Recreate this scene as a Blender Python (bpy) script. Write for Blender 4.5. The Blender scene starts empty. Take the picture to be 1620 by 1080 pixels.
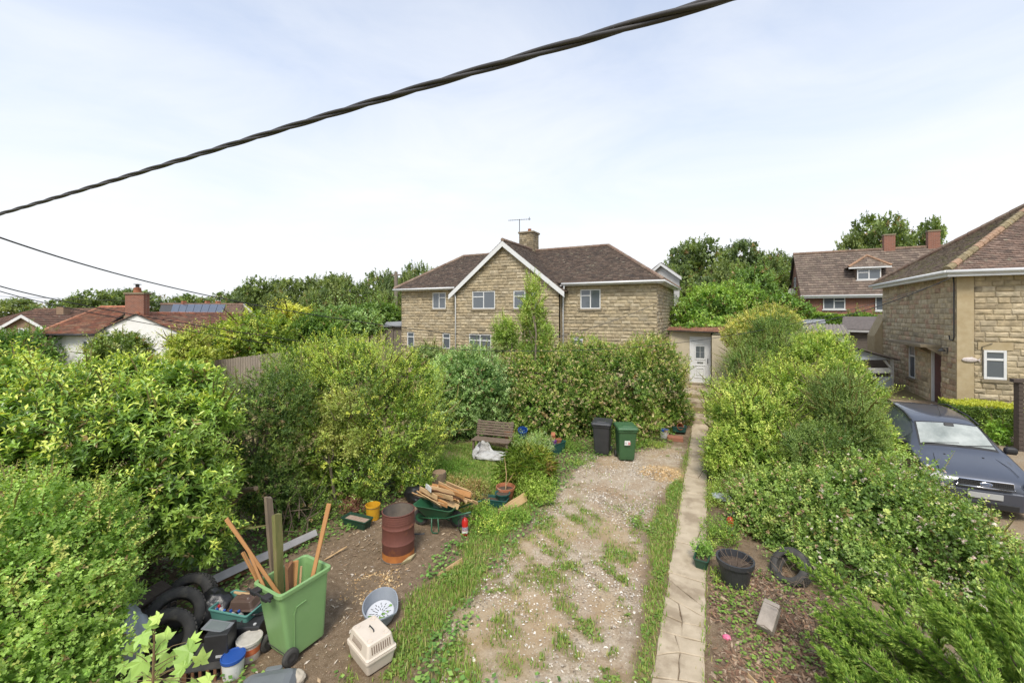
import bpy, bmesh, math
import numpy as np
from mathutils import Vector, Matrix, Euler
R_ = math.radians
sc = bpy.context.scene
col = sc.collection
rng = np.random.default_rng(11)

# ------------------------------------------------------------------ camera
FPX, HZ, CAMZ, YAW = 660.0, 497.0, 4.4, R_(27)
cd = bpy.data.cameras.new('camera'); cam = bpy.data.objects.new('camera', cd); col.objects.link(cam)
cam.location = (0, 0, CAMZ); cam.rotation_euler = (R_(90), 0, YAW)
cd.sensor_width = 36; cd.lens = 36 * FPX / 1620; cd.shift_y = -(540 - HZ) / 1620
cd.clip_start = .05; cd.clip_end = 3000
sc.camera = cam
# ------------------------------------------------------------------ sky, sun, exposure
SUN_AZ, SUN_EL = R_(162), R_(54)          # compass-like azimuth from +Y towards +X
w = bpy.data.worlds.new('World'); sc.world = w; w.use_nodes = True
nt = w.node_tree; N = nt.nodes; L = nt.links
for n in list(N): N.remove(n)
out = N.new('ShaderNodeOutputWorld'); bg = N.new('ShaderNodeBackground'); bg.inputs['Strength'].default_value = .1
sky = N.new('ShaderNodeTexSky'); sky.sky_type = 'NISHITA'; sky.sun_disc = False
sky.sun_elevation = SUN_EL; sky.sun_rotation = SUN_AZ; sky.air_density = 1.0; sky.dust_density = 2.0; sky.ozone_density = 1.2
tc = N.new('ShaderNodeTexCoord')
mp = N.new('ShaderNodeMapping'); mp.inputs['Scale'].default_value = (1.3, 1.3, 4.2); mp.inputs['Location'].default_value = (1.7, .9, .3)
mp.inputs['Rotation'].default_value = (R_(8), R_(14), R_(20))
L.new(tc.outputs['Generated'], mp.inputs['Vector'])
nz = N.new('ShaderNodeTexNoise'); nz.inputs['Scale'].default_value = 1.6; nz.inputs['Detail'].default_value = 7; nz.inputs['Roughness'].default_value = .58; nz.inputs['Distortion'].default_value = .5
L.new(mp.outputs[0], nz.inputs['Vector'])
sx = N.new('ShaderNodeSeparateXYZ'); L.new(tc.outputs['Generated'], sx.inputs[0])
mr = N.new('ShaderNodeMapRange'); mr.interpolation_type = 'LINEAR'
mr.inputs[1].default_value = .02; mr.inputs[2].default_value = .64; mr.inputs[3].default_value = .80; mr.inputs[4].default_value = -.20
L.new(sx.outputs[2], mr.inputs[0])
ad = N.new('ShaderNodeMath'); ad.operation = 'ADD'; L.new(nz.outputs['Fac'], ad.inputs[0]); L.new(mr.outputs[0], ad.inputs[1])
cr = N.new('ShaderNodeMapRange'); cr.interpolation_type = 'LINEAR'
cr.inputs[1].default_value = .12; cr.inputs[2].default_value = 1.12; cr.inputs[3].default_value = .36; cr.inputs[4].default_value = 1.0
L.new(ad.outputs[0], cr.inputs[0])
mx = N.new('ShaderNodeMix'); mx.data_type = 'RGBA'
L.new(cr.outputs[0], mx.inputs[0])
sg = N.new('ShaderNodeMix'); sg.data_type = 'RGBA'; sg.blend_type = 'MULTIPLY'; sg.inputs[0].default_value = 1; sg.inputs[7].default_value = (1.0, 1.08, 1.16, 1)
L.new(sky.outputs[0], sg.inputs[6]); L.new(sg.outputs[2], mx.inputs[6])
mx.inputs[7].default_value = (4.25, 4.36, 4.52, 1)
L.new(mx.outputs[2], bg.inputs['Color']); L.new(bg.outputs[0], out.inputs['Surface'])

sd = bpy.data.lights.new('sun', 'SUN'); sun = bpy.data.objects.new('sun', sd); col.objects.link(sun)
sd.energy = 1.5; sd.angle = R_(18); sd.color = (1, .95, .86)
sdir = Vector((math.sin(SUN_AZ) * math.cos(SUN_EL), math.cos(SUN_AZ) * math.cos(SUN_EL), math.sin(SUN_EL)))
sun.rotation_euler = sdir.to_track_quat('Z', 'Y').to_euler(); sun.location = (0, -5, 20)
sc.view_settings.view_transform = 'Standard'; sc.view_settings.look = 'None'; sc.view_settings.gamma = 1
sc.view_settings.use_curve_mapping = False; sc.view_settings.exposure = 1.26

# ------------------------------------------------------------------ pixel -> place
Fv = np.array([-math.sin(YAW), math.cos(YAW)]); Rv = np.array([math.cos(YAW), math.sin(YAW)])
def ray(px, py):
    a = Fv + (px - 810) / FPX * Rv
    return np.array([a[0], a[1], -(py - HZ) / FPX])
def D(px, py, d): return ray(px, py) * d + [0, 0, CAMZ]
def G(px, py, z=0.0):
    r = ray(px, py); return r * ((z - CAMZ) / r[2]) + [0, 0, CAMZ]
def PY(px, py, Y):
    r = ray(px, py); return r * (Y / r[1]) + [0, 0, CAMZ]
def PX(px, py, X):
    r = ray(px, py); return r * (X / r[0]) + [0, 0, CAMZ]
def topx(P):
    P = np.atleast_2d(P); d = P[:, :2] @ Fv; x = P[:, :2] @ Rv
    return 810 + FPX * x / d, HZ - FPX * (P[:, 2] - CAMZ) / d, d
def sst(a, b, x):
    t = np.clip((np.asarray(x, float) - a) / (b - a), 0, 1); return t * t * (3 - 2 * t)
def hgt(x, y):
    x = np.asarray(x, float); y = np.asarray(y, float)
    gd = np.interp(y, [16.2, 19.3, 27, 44, 75, 140], [0, .95, 1.1, 3.3, 4.6, 3.5])
    dr = np.interp(y, [2, 12, 20, 27, 44, 75, 140], [-.5, .23, .98, 1.1, 3.3, 4.6, 3.5])
    m = sst(1.9, 3.0, x); h = gd * (1 - m) + dr * m
    lf = sst(-9, -22, x); h = h * (1 - lf) + lf * np.interp(y, [0, 20, 40, 140], [-.6, .2, .2, 1.5])
    return h

# ------------------------------------------------------------------ mesh helpers
class MB:
    def __init__(s): s.v = []; s.f = []
    def add(s, vs, fs):
        o = len(s.v); s.v += [tuple(map(float, p)) for p in vs]; s.f += [tuple(i + o for i in f) for f in fs]; return s
    def box(s, c, d, rot=None):
        d = np.array(d) / 2; P = np.array([(a, b, e) for e in (-1, 1) for a, b in ((-1, -1), (1, -1), (1, 1), (-1, 1))]) * d
        if rot is not None: P = P @ np.array(Euler(rot).to_matrix()).T
        return s.add(P + np.array(c), [(3, 2, 1, 0), (4, 5, 6, 7), (0, 1, 5, 4), (1, 2, 6, 5), (2, 3, 7, 6), (3, 0, 4, 7)])
    def b2(s, x0, x1, y0, y1, z0, z1): return s.box(((x0 + x1) / 2, (y0 + y1) / 2, (z0 + z1) / 2), (abs(x1 - x0), abs(y1 - y0), abs(z1 - z0)))
    def prism(s, poly, n, caps=True):
        """3d polygon extruded by vector n"""
        k = len(poly); P = [np.array(p, float) for p in poly]; Q = [p + np.array(n, float) for p in P]
        fs = [(i, (i + 1) % k, (i + 1) % k + k, i + k) for i in range(k)]
        if caps: fs += [tuple(range(k - 1, -1, -1)), tuple(range(k, 2 * k))]
        return s.add(P + Q, fs)
    def rings(s, rs, close=True, cap0=True, cap1=True):
        k = len(rs[0]); vs = [p for r in rs for p in r]; fs = []
        for j in range(len(rs) - 1):
            for i in range(k if close else k - 1):
                a = j * k + i; b = j * k + (i + 1) % k; fs.append((a, b, b + k, a + k))
        if cap0: fs.append(tuple(range(k - 1, -1, -1)))
        if cap1: m = (len(rs) - 1) * k; fs.append(tuple(range(m, m + k)))
        return s.add(vs, fs)
    def tube(s, pts, r, n=6, cap=True):
        pts = [np.array(p, float) for p in pts]; rs = []
        r = [r] * len(pts) if np.isscalar(r) else r
        for i, p in enumerate(pts):
            t = pts[min(i + 1, len(pts) - 1)] - pts[max(i - 1, 0)]; t = t / (np.linalg.norm(t) + 1e-9)
            a = np.cross(t, (0, 0, 1.) if abs(t[2]) < .9 else (1., 0, 0)); a /= np.linalg.norm(a); b = np.cross(t, a)
            rs.append([p + r[i] * (math.cos(q) * a + math.sin(q) * b) for q in np.linspace(0, 2 * math.pi, n, endpoint=False)])
        return s.rings(rs, True, cap, cap)
    def lathe(s, prof, n=28, c=(0, 0, 0), axis='z', cap0=False, cap1=False):
        rs = []
        for r, z in prof:
            q = np.linspace(0, 2 * math.pi, n, endpoint=False)
            if axis == 'z': P = np.c_[r * np.cos(q), r * np.sin(q), 0 * q + z]
            elif axis == 'y': P = np.c_[r * np.cos(q), 0 * q + z, -r * np.sin(q)]
            else: P = np.c_[0 * q + z, r * np.cos(q), r * np.sin(q)]
            rs.append(P + np.array(c))
        return s.rings(rs, True, cap0, cap1)
    def build(s, name, m, parent=None, world=True, smooth=False, bev=0, seg=2, sub=0, col4=None):
        me = bpy.data.meshes.new(name); v = np.array(s.v)
        if parent is not None and world: v = v - np.array(parent.location)
        me.from_pydata(v.tolist(), [], s.f); me.update()
        return fin(name, me, m, parent, smooth, bev, seg, sub, col4)
def fin(name, me, m, parent=None, smooth=False, bev=0, seg=2, sub=0, col4=None):
    if m is not None: me.materials.append(m)
    if col4 is not None:
        a = me.color_attributes.new('Col', 'FLOAT_COLOR', 'POINT')
        c = np.asarray(col4, np.float32)
        if c.ndim == 1: c = np.tile(c, (len(me.vertices), 1))
        if c.shape[1] == 3: c = np.c_[c, np.ones(len(c), np.float32)]
        a.data.foreach_set('color', c.astype(np.float32).ravel())
    o = bpy.data.objects.new(name, me); col.objects.link(o)
    if parent is not None: o.parent = parent
    if smooth: me.polygons.foreach_set('use_smooth', np.ones(len(me.polygons), bool))
    if bev:
        b = o.modifiers.new('bevel', 'BEVEL'); b.width = bev; b.segments = seg; b.limit_method = 'ANGLE'; b.angle_limit = R_(35)
    if sub:
        b = o.modifiers.new('sub', 'SUBSURF'); b.levels = sub; b.render_levels = sub
    return o
def npmesh(name, V, Fc, m, parent=None, C=None, smooth=False):
    V = np.asarray(V, np.float32); Fc = np.asarray(Fc, np.int32); k = Fc.shape[1]
    if parent is not None: V = V - np.array(parent.location, np.float32)
    me = bpy.data.meshes.new(name); me.vertices.add(len(V)); me.vertices.foreach_set('co', V.ravel())
    me.loops.add(Fc.size); me.loops.foreach_set('vertex_index', Fc.ravel())
    me.polygons.add(len(Fc)); me.polygons.foreach_set('loop_start', np.arange(0, Fc.size, k, dtype=np.int32))
    me.update(calc_edges=True)
    return fin(name, me, m, parent, smooth, col4=C)
def tag(o, label=None, cat=None, group=None, kind=None):
    if label: o['label'] = label
    if cat: o['category'] = cat
    if group: o['group'] = group
    if kind: o['kind'] = kind
    return o
def thing(name, label, cat, loc, rz=0, group=None, rot=None):
    o = bpy.data.objects.new(name, None); col.objects.link(o); o.empty_display_size = .1
    o.location = [float(a) for a in loc]; o.rotation_euler = rot if rot is not None else (0, 0, rz)
    return tag(o, label, cat, group)
def dup(root, loc, rz=None, label=None, scale=None):
    r = root.copy(); col.objects.link(r); r.location = [float(a) for a in loc]
    if rz is not None: r.rotation_euler = (0, 0, rz)
    if label: r['label'] = label
    if scale is not None: r.scale = scale
    for ch in list(root.children):
        c = ch.copy(); col.objects.link(c); c.parent = r
        for g in list(ch.children):
            d = g.copy(); col.objects.link(d); d.parent = c
    return r
def text(name, s, size, m, parent, loc, rot, ext=.0015):
    cu = bpy.data.curves.new(name, 'FONT'); cu.body = s; cu.size = size; cu.align_x = 'CENTER'; cu.align_y = 'CENTER'; cu.extrude = ext
    t = bpy.data.objects.new(name, cu); col.objects.link(t); bpy.context.view_layer.update()
    me = bpy.data.meshes.new_from_object(t.evaluated_get(bpy.context.evaluated_depsgraph_get())); me.name = name
    bpy.data.objects.remove(t)
    o = fin(name, me, m, parent); o.location = loc; o.rotation_euler = rot
    return o
def noise3(P, s, seed=0):
    """cheap smooth pseudo noise, about -1..1"""
    g = np.random.default_rng(seed); r = np.zeros(len(P)); a = 0
    for k in range(7):
        d = g.normal(size=3); d /= np.linalg.norm(d); f = s * (1.0 + .55 * k); am = 1 / (1 + .45 * k)
        r += am * np.sin(P @ d * f + g.uniform(0, 6.28) + 1.3 * np.sin(P @ np.roll(d, 1) * f * .7 + k)); a += am
    return r / a * 1.6

# ------------------------------------------------------------------ materials
MATS = {}
def pm(name, c1, c2=None, rough=.7, scale=6, bump=0, bscale=40, metal=0, c3=None, s3=2.5, t3=.56, attr=False, coat=0, spec=.5, stretch=None, bdist=.01):
    if name in MATS: return MATS[name]
    m = bpy.data.materials.new(name); m.use_nodes = True; n = m.node_tree.nodes; l = m.node_tree.links
    b = n['Principled BSDF']; b.inputs['Roughness'].default_value = rough; b.inputs['Metallic'].default_value = metal
    b.inputs['Specular IOR Level'].default_value = spec; b.inputs['Coat Weight'].default_value = coat
    t = n.new('ShaderNodeTexCoord'); vec = t.outputs['Object']
    if stretch:
        mpn = n.new('ShaderNodeMapping'); mpn.inputs['Scale'].default_value = stretch; l.new(vec, mpn.inputs[0]); vec = mpn.outputs[0]
    def noi(s, det=5):
        a = n.new('ShaderNodeTexNoise'); a.inputs['Scale'].default_value = s; a.inputs['Detail'].default_value = det; a.inputs['Roughness'].default_value = .6
        l.new(vec, a.inputs['Vector']); return a.outputs['Fac']
    def rmp(fac, a, b_):
        q = n.new('ShaderNodeMapRange'); q.inputs[1].default_value = a; q.inputs[2].default_value = b_; l.new(fac, q.inputs[0]); return q.outputs[0]
    def mix(fac, a, b_, mode='MIX'):
        q = n.new('ShaderNodeMix'); q.data_type = 'RGBA'; q.blend_type = mode
        for s_, x in ((0, fac), (6, a), (7, b_)):
            if hasattr(x, 'links'): l.new(x, q.inputs[s_])
            else: q.inputs[s_].default_value = x if s_ == 0 else tuple(x) + (1,)
        return q.outputs[2]
    if attr:
        at = n.new('ShaderNodeAttribute'); at.attribute_name = 'Col'; base = at.outputs['Color']
        fac = rmp(noi(scale), .3, .7)
        v = mix(fac, (.62, .62, .62), (1.25, 1.25, 1.25)); c = mix(1.0, base, v, 'MULTIPLY')
    else:
        c2 = c2 or tuple(x * .72 for x in c1); c = mix(rmp(noi(scale), .32, .68), c1, c2)
    if c3: c = mix(rmp(noi(s3, 7), t3, t3 + .12), c, c3)
    l.new(c, b.inputs['Base Color'])
    if bump:
        bp = n.new('ShaderNodeBump'); bp.inputs['Strength'].default_value = bump; bp.inputs['Distance'].default_value = bdist
        l.new(noi(bscale, 6), bp.inputs['Height']); l.new(bp.outputs[0], b.inputs['Normal'])
    MATS[name] = m; return m
def leafmat(name, rough=.45, trans=.35, spec=.4, gain=2.55):
    m = bpy.data.materials.new(name); m.use_nodes = True; n = m.node_tree.nodes; l = m.node_tree.links
    b = n['Principled BSDF']; b.inputs['Roughness'].default_value = rough; b.inputs['Specular IOR Level'].default_value = spec
    at = n.new('ShaderNodeAttribute'); at.attribute_name = 'Col'; gn = n.new('ShaderNodeMix'); gn.data_type = 'RGBA'; gn.blend_type = 'MULTIPLY'; gn.inputs[0].default_value = 1; gn.inputs[7].default_value = (gain * 1.0, gain * 1.0, gain * 1.0, 1); l.new(at.outputs['Color'], gn.inputs[6]); l.new(gn.outputs[2], b.inputs['Base Color'])
    tr = n.new('ShaderNodeBsdfTranslucent'); tm = n.new('ShaderNodeMix'); tm.data_type = 'RGBA'; tm.blend_type = 'MULTIPLY'; tm.inputs[0].default_value = 1
    l.new(gn.outputs[2], tm.inputs[6]); tm.inputs[7].default_value = (1.3, 1.3, .5, 1); l.new(tm.outputs[2], tr.inputs['Color'])
    ms = n.new('ShaderNodeMixShader'); ms.inputs[0].default_value = trans
    l.new(b.outputs[0], ms.inputs[1]); l.new(tr.outputs[0], ms.inputs[2]); l.new(ms.outputs[0], n['Material Output'].inputs['Surface'])
    return m
LEAF = leafmat('leaf'); GLOSSY = leafmat('glossy_leaf', .33, .28, .5); PETAL = leafmat('petal', .6, .3, .2, 1.05)
BARK = pm('bark', (.10, .075, .05), (.17, .14, .10), .9, 9, .6, 30)
WHITE = pm('white_upvc', (.66, .66, .65), (.60, .60, .585), .35, 3, c3=(.6, .58, .52), s3=1.3, t3=.62)
GLASS = bpy.data.materials.new('window_glass'); GLASS.use_nodes = True
_b = GLASS.node_tree.nodes['Principled BSDF']; _b.inputs['Base Color'].default_value = (.10, .115, .13, 1); _b.inputs['Roughness'].default_value = .06; _b.inputs['Specular IOR Level'].default_value = .9
MORTAR = pm('mortar', (.40, .335, .22), (.33, .27, .175), .95, 5, .3, 60)
STONE = pm('hamstone_block', (1, 1, 1), rough=.95, scale=5, bump=.6, bscale=26, attr=True, bdist=.02)
TILE = pm('roof_tile', (1, 1, 1), rough=.9, scale=12, bump=.5, bscale=45, attr=True, c3=(.26, .24, .17), s3=5, t3=.60)
CONC = pm('concrete', (.45, .37, .265), (.36, .29, .20), .92, 5, .6, 45, c3=(.27, .21, .14), s3=1.9, t3=.50)
BLACKP = pm('black_plastic', (.018, .018, .02), (.03, .03, .032), .45, 6, .1, 60)
DARKM = pm('dark_metal', (.03, .03, .03), (.06, .055, .05), .6, 9)
RUBBER = pm('tyre_rubber', (.036, .034, .031), (.06, .056, .05), .85, 9, .3, 60, c3=(.10, .09, .07), s3=4, t3=.6)
TERRA = pm('terracotta', (.36, .13, .06), (.28, .10, .05), .85, 8, .2, 50, c3=(.45, .32, .24), s3=6, t3=.58)
SOIL = pm('potting_soil', (.05, .035, .022), (.09, .06, .04), .95, 25, .8, 40)
# ================================================================== ground
def pdist(P, poly):
    """signed distance (positive inside) of 2d points to polygon"""
    poly = np.asarray(poly, float); inside = np.zeros(len(P), bool); dm = np.full(len(P), 1e9)
    for i in range(len(poly)):
        a = poly[i]; b = poly[(i + 1) % len(poly)]; ab = b - a
        t = np.clip(((P - a) @ ab) / (ab @ ab + 1e-12), 0, 1); dm = np.minimum(dm, np.linalg.norm(P - a - t[:, None] * ab, axis=1))
        c = (a[1] > P[:, 1]) != (b[1] > P[:, 1])
        xi = (b[0] - a[0]) * (P[:, 1] - a[1]) / (b[1] - a[1] + 1e-12) + a[0]; inside ^= c & (P[:, 0] < xi)
    return np.where(inside, dm, -dm)
def gp(*px): return np.array([G(a, b)[:2] for a, b in px])
Z_GRAV = gp((655, 1100), (700, 1010), (765, 930), (800, 875), (862, 812), (884, 768), (905, 742), (940, 722), (1010, 712), (1075, 700), (1087, 718), (1070, 760), (1046, 795), (1022, 840), (1012, 920), (1000, 1100))
Z_DIRT = gp((300, 1100), (330, 1000), (390, 920), (520, 852), (600, 806), (650, 770), (690, 782), (735, 838), (722, 862), (700, 900), (640, 946), (606, 985), (562, 1020), (530, 1100))
Z_LAWN = gp((640, 775), (650, 740), (690, 705), (760, 695), (860, 700), (880, 730), (870, 770), (840, 815), (800, 872), (765, 930), (700, 1010), (655, 1100), (530, 1100), (562, 1020), (606, 985), (640, 946), (700, 900), (722, 862), (735, 838), (690, 790))
Z_VERG = gp((1087, 715), (1070, 760), (1046, 797), (1024, 842), (1030, 900), (1016, 1000), (1000, 1100), (1030, 1100), (1046, 980), (1062, 880), (1072, 800), (1086, 740), (1092, 712))
Z_RHED = gp((1120, 905), (1175, 905), (1240, 900), (1310, 950), (1330, 1100), (1117, 1100))
CHIP1 = G(1050, 748)[:2]; CHIP2 = G(588, 925)[:2]; STRAW = G(715, 722)[:2]
KEEP = [(-4.45, 4.52, .32), (-3.98, 3.92, .26), (-5.28, 7.02, .4), (-5.3, 5.86, .3), (-6.7, 12.6, .5)]   # nothing grows under the things lying on the grass
def zones(x, y):
    P = np.c_[x, y]; P3 = np.c_[x, y, 0 * x]
    n1 = noise3(P3, 2.3, 1) * .5 + noise3(P3, 7, 2) * .3 + noise3(P3, 17, 3) * .2
    n2 = noise3(P3, 3.1, 4) * .6 + noise3(P3, 11, 5) * .4
    grav = sst(-.22, .25, pdist(P, Z_GRAV) + n1 * .35)
    dirt = sst(-.12, .2, pdist(P, Z_DIRT) + n1 * .2)
    lawn = sst(-.1, .25, pdist(P, Z_LAWN) + n1 * .3)
    verg = sst(-.12, .10, pdist(P, Z_VERG) + n1 * .12)
    rh = sst(-.1, .2, pdist(P, Z_RHED) + n1 * .2)
    yy = P[:, 1]
    patch = sst(-.05, .6, n2 + .12) * sst(12, 6.5, yy) * 1.15 + sst(.45, .8, n2) * .7
    edge = sst(.9, .1, pdist(P, Z_GRAV))
    grass = np.clip(np.maximum(verg, lawn * (1 - grav * .75)) + grav * patch * (.5 + .5 * edge), 0, 1) * (1 - dirt)
    straw = np.clip(sst(.75, .1, np.linalg.norm((P - STRAW) / [1.5, .8], axis=1) + n2 * .25), 0, 1)
    straw = np.maximum(straw, sst(.8, .35, np.linalg.norm((P - CHIP1) / [1, .95], axis=1) + n2 * .12) * .9)
    straw = np.maximum(straw, .5 * grav * sst(.35, .85, noise3(P3, 1.5, 66) + .25 * n1)); grass = grass * (1 - .8 * straw)
    for kx, ky, kr in KEEP: grass = grass * sst(kr * .9, kr * 1.15, np.hypot(x - kx, y - ky))
    return grav * (1 - .6 * grass), grass, dirt, straw, rh
def axis(parts):
    o = [np.arange(a, b, s) for a, b, s in parts]; return np.unique(np.round(np.concatenate(o), 4))
gx = axis([(-900, -120, 60), (-120, -24, 8), (-24, -9.5, .8), (-9.5, 1.9, .055), (1.9, 9, .35), (9, 40, 2), (40, 120, 10), (120, 901, 60)])
gy = axis([(-300, -20, 40), (-20, 2.6, 1.6), (2.6, 17, .055), (17, 30, .4), (30, 80, 2.5), (80, 200, 12), (200, 1501, 80)])
XX, YY = np.meshgrid(gx, gy); x = XX.ravel(); y = YY.ravel()
zg = hgt(x, y); near = (x > -9.6) & (x < 2) & (y > 2.5) & (y < 17.2)
zz = np.zeros((len(x), 5)); zz[near] = np.c_[zones(x[near], y[near])]
P3 = np.c_[x, y, 0 * x]
zg = zg + near * (noise3(P3, 1.7, 8) * .018 + noise3(P3, 13, 9) * .006)
zg = zg + near * (sst(.62, 0, np.linalg.norm((P3[:, :2] - CHIP1) / [1, .9], axis=1)) * .10 + sst(.5, 0, np.linalg.norm(P3[:, :2] - CHIP2, axis=1)) * .03)
nxg, nyg = len(gx), len(gy); ii = np.arange(nxg * nyg).reshape(nyg, nxg)
Fq = np.stack([ii[:-1, :-1], ii[:-1, 1:], ii[1:, 1:], ii[1:, :-1]], -1).reshape(-1, 4)
gm = bpy.data.materials.new('garden_ground'); gm.use_nodes = True
n = gm.node_tree.nodes; l = gm.node_tree.links; b = n['Principled BSDF']; b.inputs['Roughness'].default_value = .95; b.inputs['Specular IOR Level'].default_value = .2
at = n.new('ShaderNodeAttribute'); at.attribute_name = 'Col'; sp = n.new('ShaderNodeSeparateColor'); l.new(at.outputs['Color'], sp.inputs[0])
tcg = n.new('ShaderNodeTexCoord')
def gno(s, det=6):
    a = n.new('ShaderNodeTexNoise'); a.inputs['Scale'].default_value = s; a.inputs['Detail'].default_value = det; a.inputs['Roughness'].default_value = .65; l.new(tcg.outputs['Object'], a.inputs['Vector']); return a.outputs['Fac']
def grm(f, a, b_):
    q = n.new('ShaderNodeMapRange'); q.inputs[1].default_value = a; q.inputs[2].default_value = b_; l.new(f, q.inputs[0]); return q.outputs[0]
def gmx(f, a, b_):
    q = n.new('ShaderNodeMix'); q.data_type = 'RGBA'
    for s_, x_ in ((0, f), (6, a), (7, b_)):
        if hasattr(x_, 'links'): l.new(x_, q.inputs[s_])
        else: q.inputs[s_].default_value = x_ if s_ == 0 else tuple(x_) + (1,)
    return q.outputs[2]
vor = n.new('ShaderNodeTexVoronoi'); vor.inputs['Scale'].default_value = 38; l.new(tcg.outputs['Object'], vor.inputs['Vector'])
vsep = n.new('ShaderNodeSeparateColor'); l.new(vor.outputs['Color'], vsep.inputs[0])
soil = gmx(grm(gno(9), .35, .65), (.125, .086, .052), (.215, .155, .10))
soil = gmx(grm(gno(60, 3), .55, .7), soil, (.30, .24, .17))
stones = gmx(vsep.outputs[0], (.23, .17, .11), (.50, .42, .315))
fine = gmx(grm(gno(3.2), .40, .62), (.335, .255, .17), (.47, .405, .32))
grav = gmx(grm(gno(120, 3), .4, .6), fine, stones)
grav = gmx(grm(gno(1.1), .46, .66), grav, (.30, .21, .13))
grs = gmx(grm(gno(14), .35, .65), (.14, .125, .05), (.23, .18, .085))
strw = gmx(grm(gno(30), .35, .65), (.42, .31, .17), (.32, .22, .12))
c = gmx(sp.outputs[0], soil, grav); c = gmx(sp.outputs[1], c, grs); c = gmx(sp.outputs[2], c, strw)
l.new(c, b.inputs['Base Color'])
bp = n.new('ShaderNodeBump'); bp.inputs['Strength'].default_value = .7; bp.inputs['Distance'].default_value = .02; l.new(gno(70, 4), bp.inputs['Height']); l.new(bp.outputs[0], b.inputs['Normal'])
far = ~near
colz = np.c_[zz[:, 0], zz[:, 1], zz[:, 3], np.ones(len(x))]; colz[far, 1] = .9
drv = (x > 2.0) & (x < 8) & (y < 22) & (y > 0); colz[drv, 1] = .1; colz[drv, 0] = .55
tag(npmesh('ground', np.c_[x, y, zg], Fq, gm, C=colz, smooth=True), kind='structure')
def gz(px_, py_):
    return hgt(px_, py_)

# ------------------------------------------------------------------ concrete path, slab by slab
path = tag(MB().b2(-.83, -.4, 3.0, 3.1, -.12, -.02).build('path', CONC), 'narrow cracked concrete garden path leading to the white door', None, None, 'structure')
PL = lambda Y: -.78 + (Y - 5.19) * (-1.10 + .78) / (17.25 - 5.19); PR = lambda Y: -.21 + (Y - 5.48) * (-.56 + .21) / (17.52 - 5.48)
def slab(poly, top=.03, th=.07, name='slab', parent=path, mat=CONC, seed=0):
    g = np.random.default_rng(seed); poly = np.array(poly, float); c = poly.mean(0); pts = []
    for i in range(len(poly)):
        a = poly[i]; b_ = poly[(i + 1) % len(poly)]; k = max(2, int(np.linalg.norm(b_ - a) / .13))
        for t in range(k):
            p = a + (b_ - a) * t / k; q = (c - p) / (np.linalg.norm(c - p) + 1e-6); pts.append(p + q * (.002 + g.uniform(0, .010)) + g.normal(0, .006, 2))
    pts = np.array(pts); t1, t2 = g.normal(0, .006, 2); z = hgt(pts[:, 0], pts[:, 1]) + top + (pts[:, 0] - c[0]) * t1 + (pts[:, 1] - c[1]) * t2
    ins = pts + (c - pts) / np.linalg.norm(c - pts, axis=1)[:, None] * .012
    m = MB(); m.rings([np.c_[pts, z - th], np.c_[pts, z - .008], np.c_[ins, z]], True, True, True)
    return m.build(name, mat, parent)
ys = [3.1, 4.3, 5.35, 6.1, 6.75, 7.5, 8.6, 9.9, 11.1, 12.2, 13.5, 14.8, 16.1, 17.1]
g0 = np.random.default_rng(3); sl = g0.uniform(-.16, .16, len(ys)); k = 0
for i in range(len(ys) - 1):
    a, b_ = ys[i], ys[i + 1]; p0, p1 = (PL(a), a - sl[i]), (PR(a), a + sl[i]); p2, p3 = (PR(b_), b_ + sl[i + 1]), (PL(b_), b_ - sl[i + 1])
    m0 = lambda t: (p0[0] + (p1[0] - p0[0]) * t, p0[1] + (p1[1] - p0[1]) * t); m1 = lambda t: (p3[0] + (p2[0] - p3[0]) * t, p3[1] + (p2[1] - p3[1]) * t)
    ml = lambda t: (p0[0] + (p3[0] - p0[0]) * t, p0[1] + (p3[1] - p0[1]) * t); mr_ = lambda t: (p1[0] + (p2[0] - p1[0]) * t, p1[1] + (p2[1] - p1[1]) * t)
    if i in (2, 3):
        q = (m0(.55)[0] - .05, (a + b_) / 2 + (.08 if i == 2 else -.05))
        ps = [[p0, m0(.5), q, ml(.45)], [m0(.5), p1, mr_(.6), q], [q, mr_(.6), p2, m1(.35)], [ml(.45), q, m1(.35), p3]]
    elif i in (1, 6, 9): ps = [[p0, p1, m1(.7), p3] if i == 1 else [p0, m0(.6), p2, p3], [p1, p2, m1(.7)] if i == 1 else [m0(.6), p1, p2]]
    elif i in (4, 11): ps = [[p0, p1, mr_(.25), ml(.7)], [ml(.7), mr_(.25), p2, p3]]
    else: ps = [[p0, p1, p2, p3]]
    for p_ in ps: slab(p_, seed=k); k += 1
# stepped apron in front of the white door
for j, (ya, yb, xa, xb, tp) in enumerate([(17.15, 18.3, -1.5, .5, .05), (18.34, 19.4, -1.7, .7, .06), (19.44, 21.3, -2.5, .9, .05)]):
    m = MB(); z0 = hgt(-1, (ya + yb) / 2) + tp; xm = xa + (xb - xa) * .47
    for u0, u1 in ((xa, xm - .01), (xm + .01, xb)):
        o = MB().b2(u0, u1, ya, yb, z0 - .45, z0 + (u0 > -1) * .006).build('slab', CONC, path, bev=.012)

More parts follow.
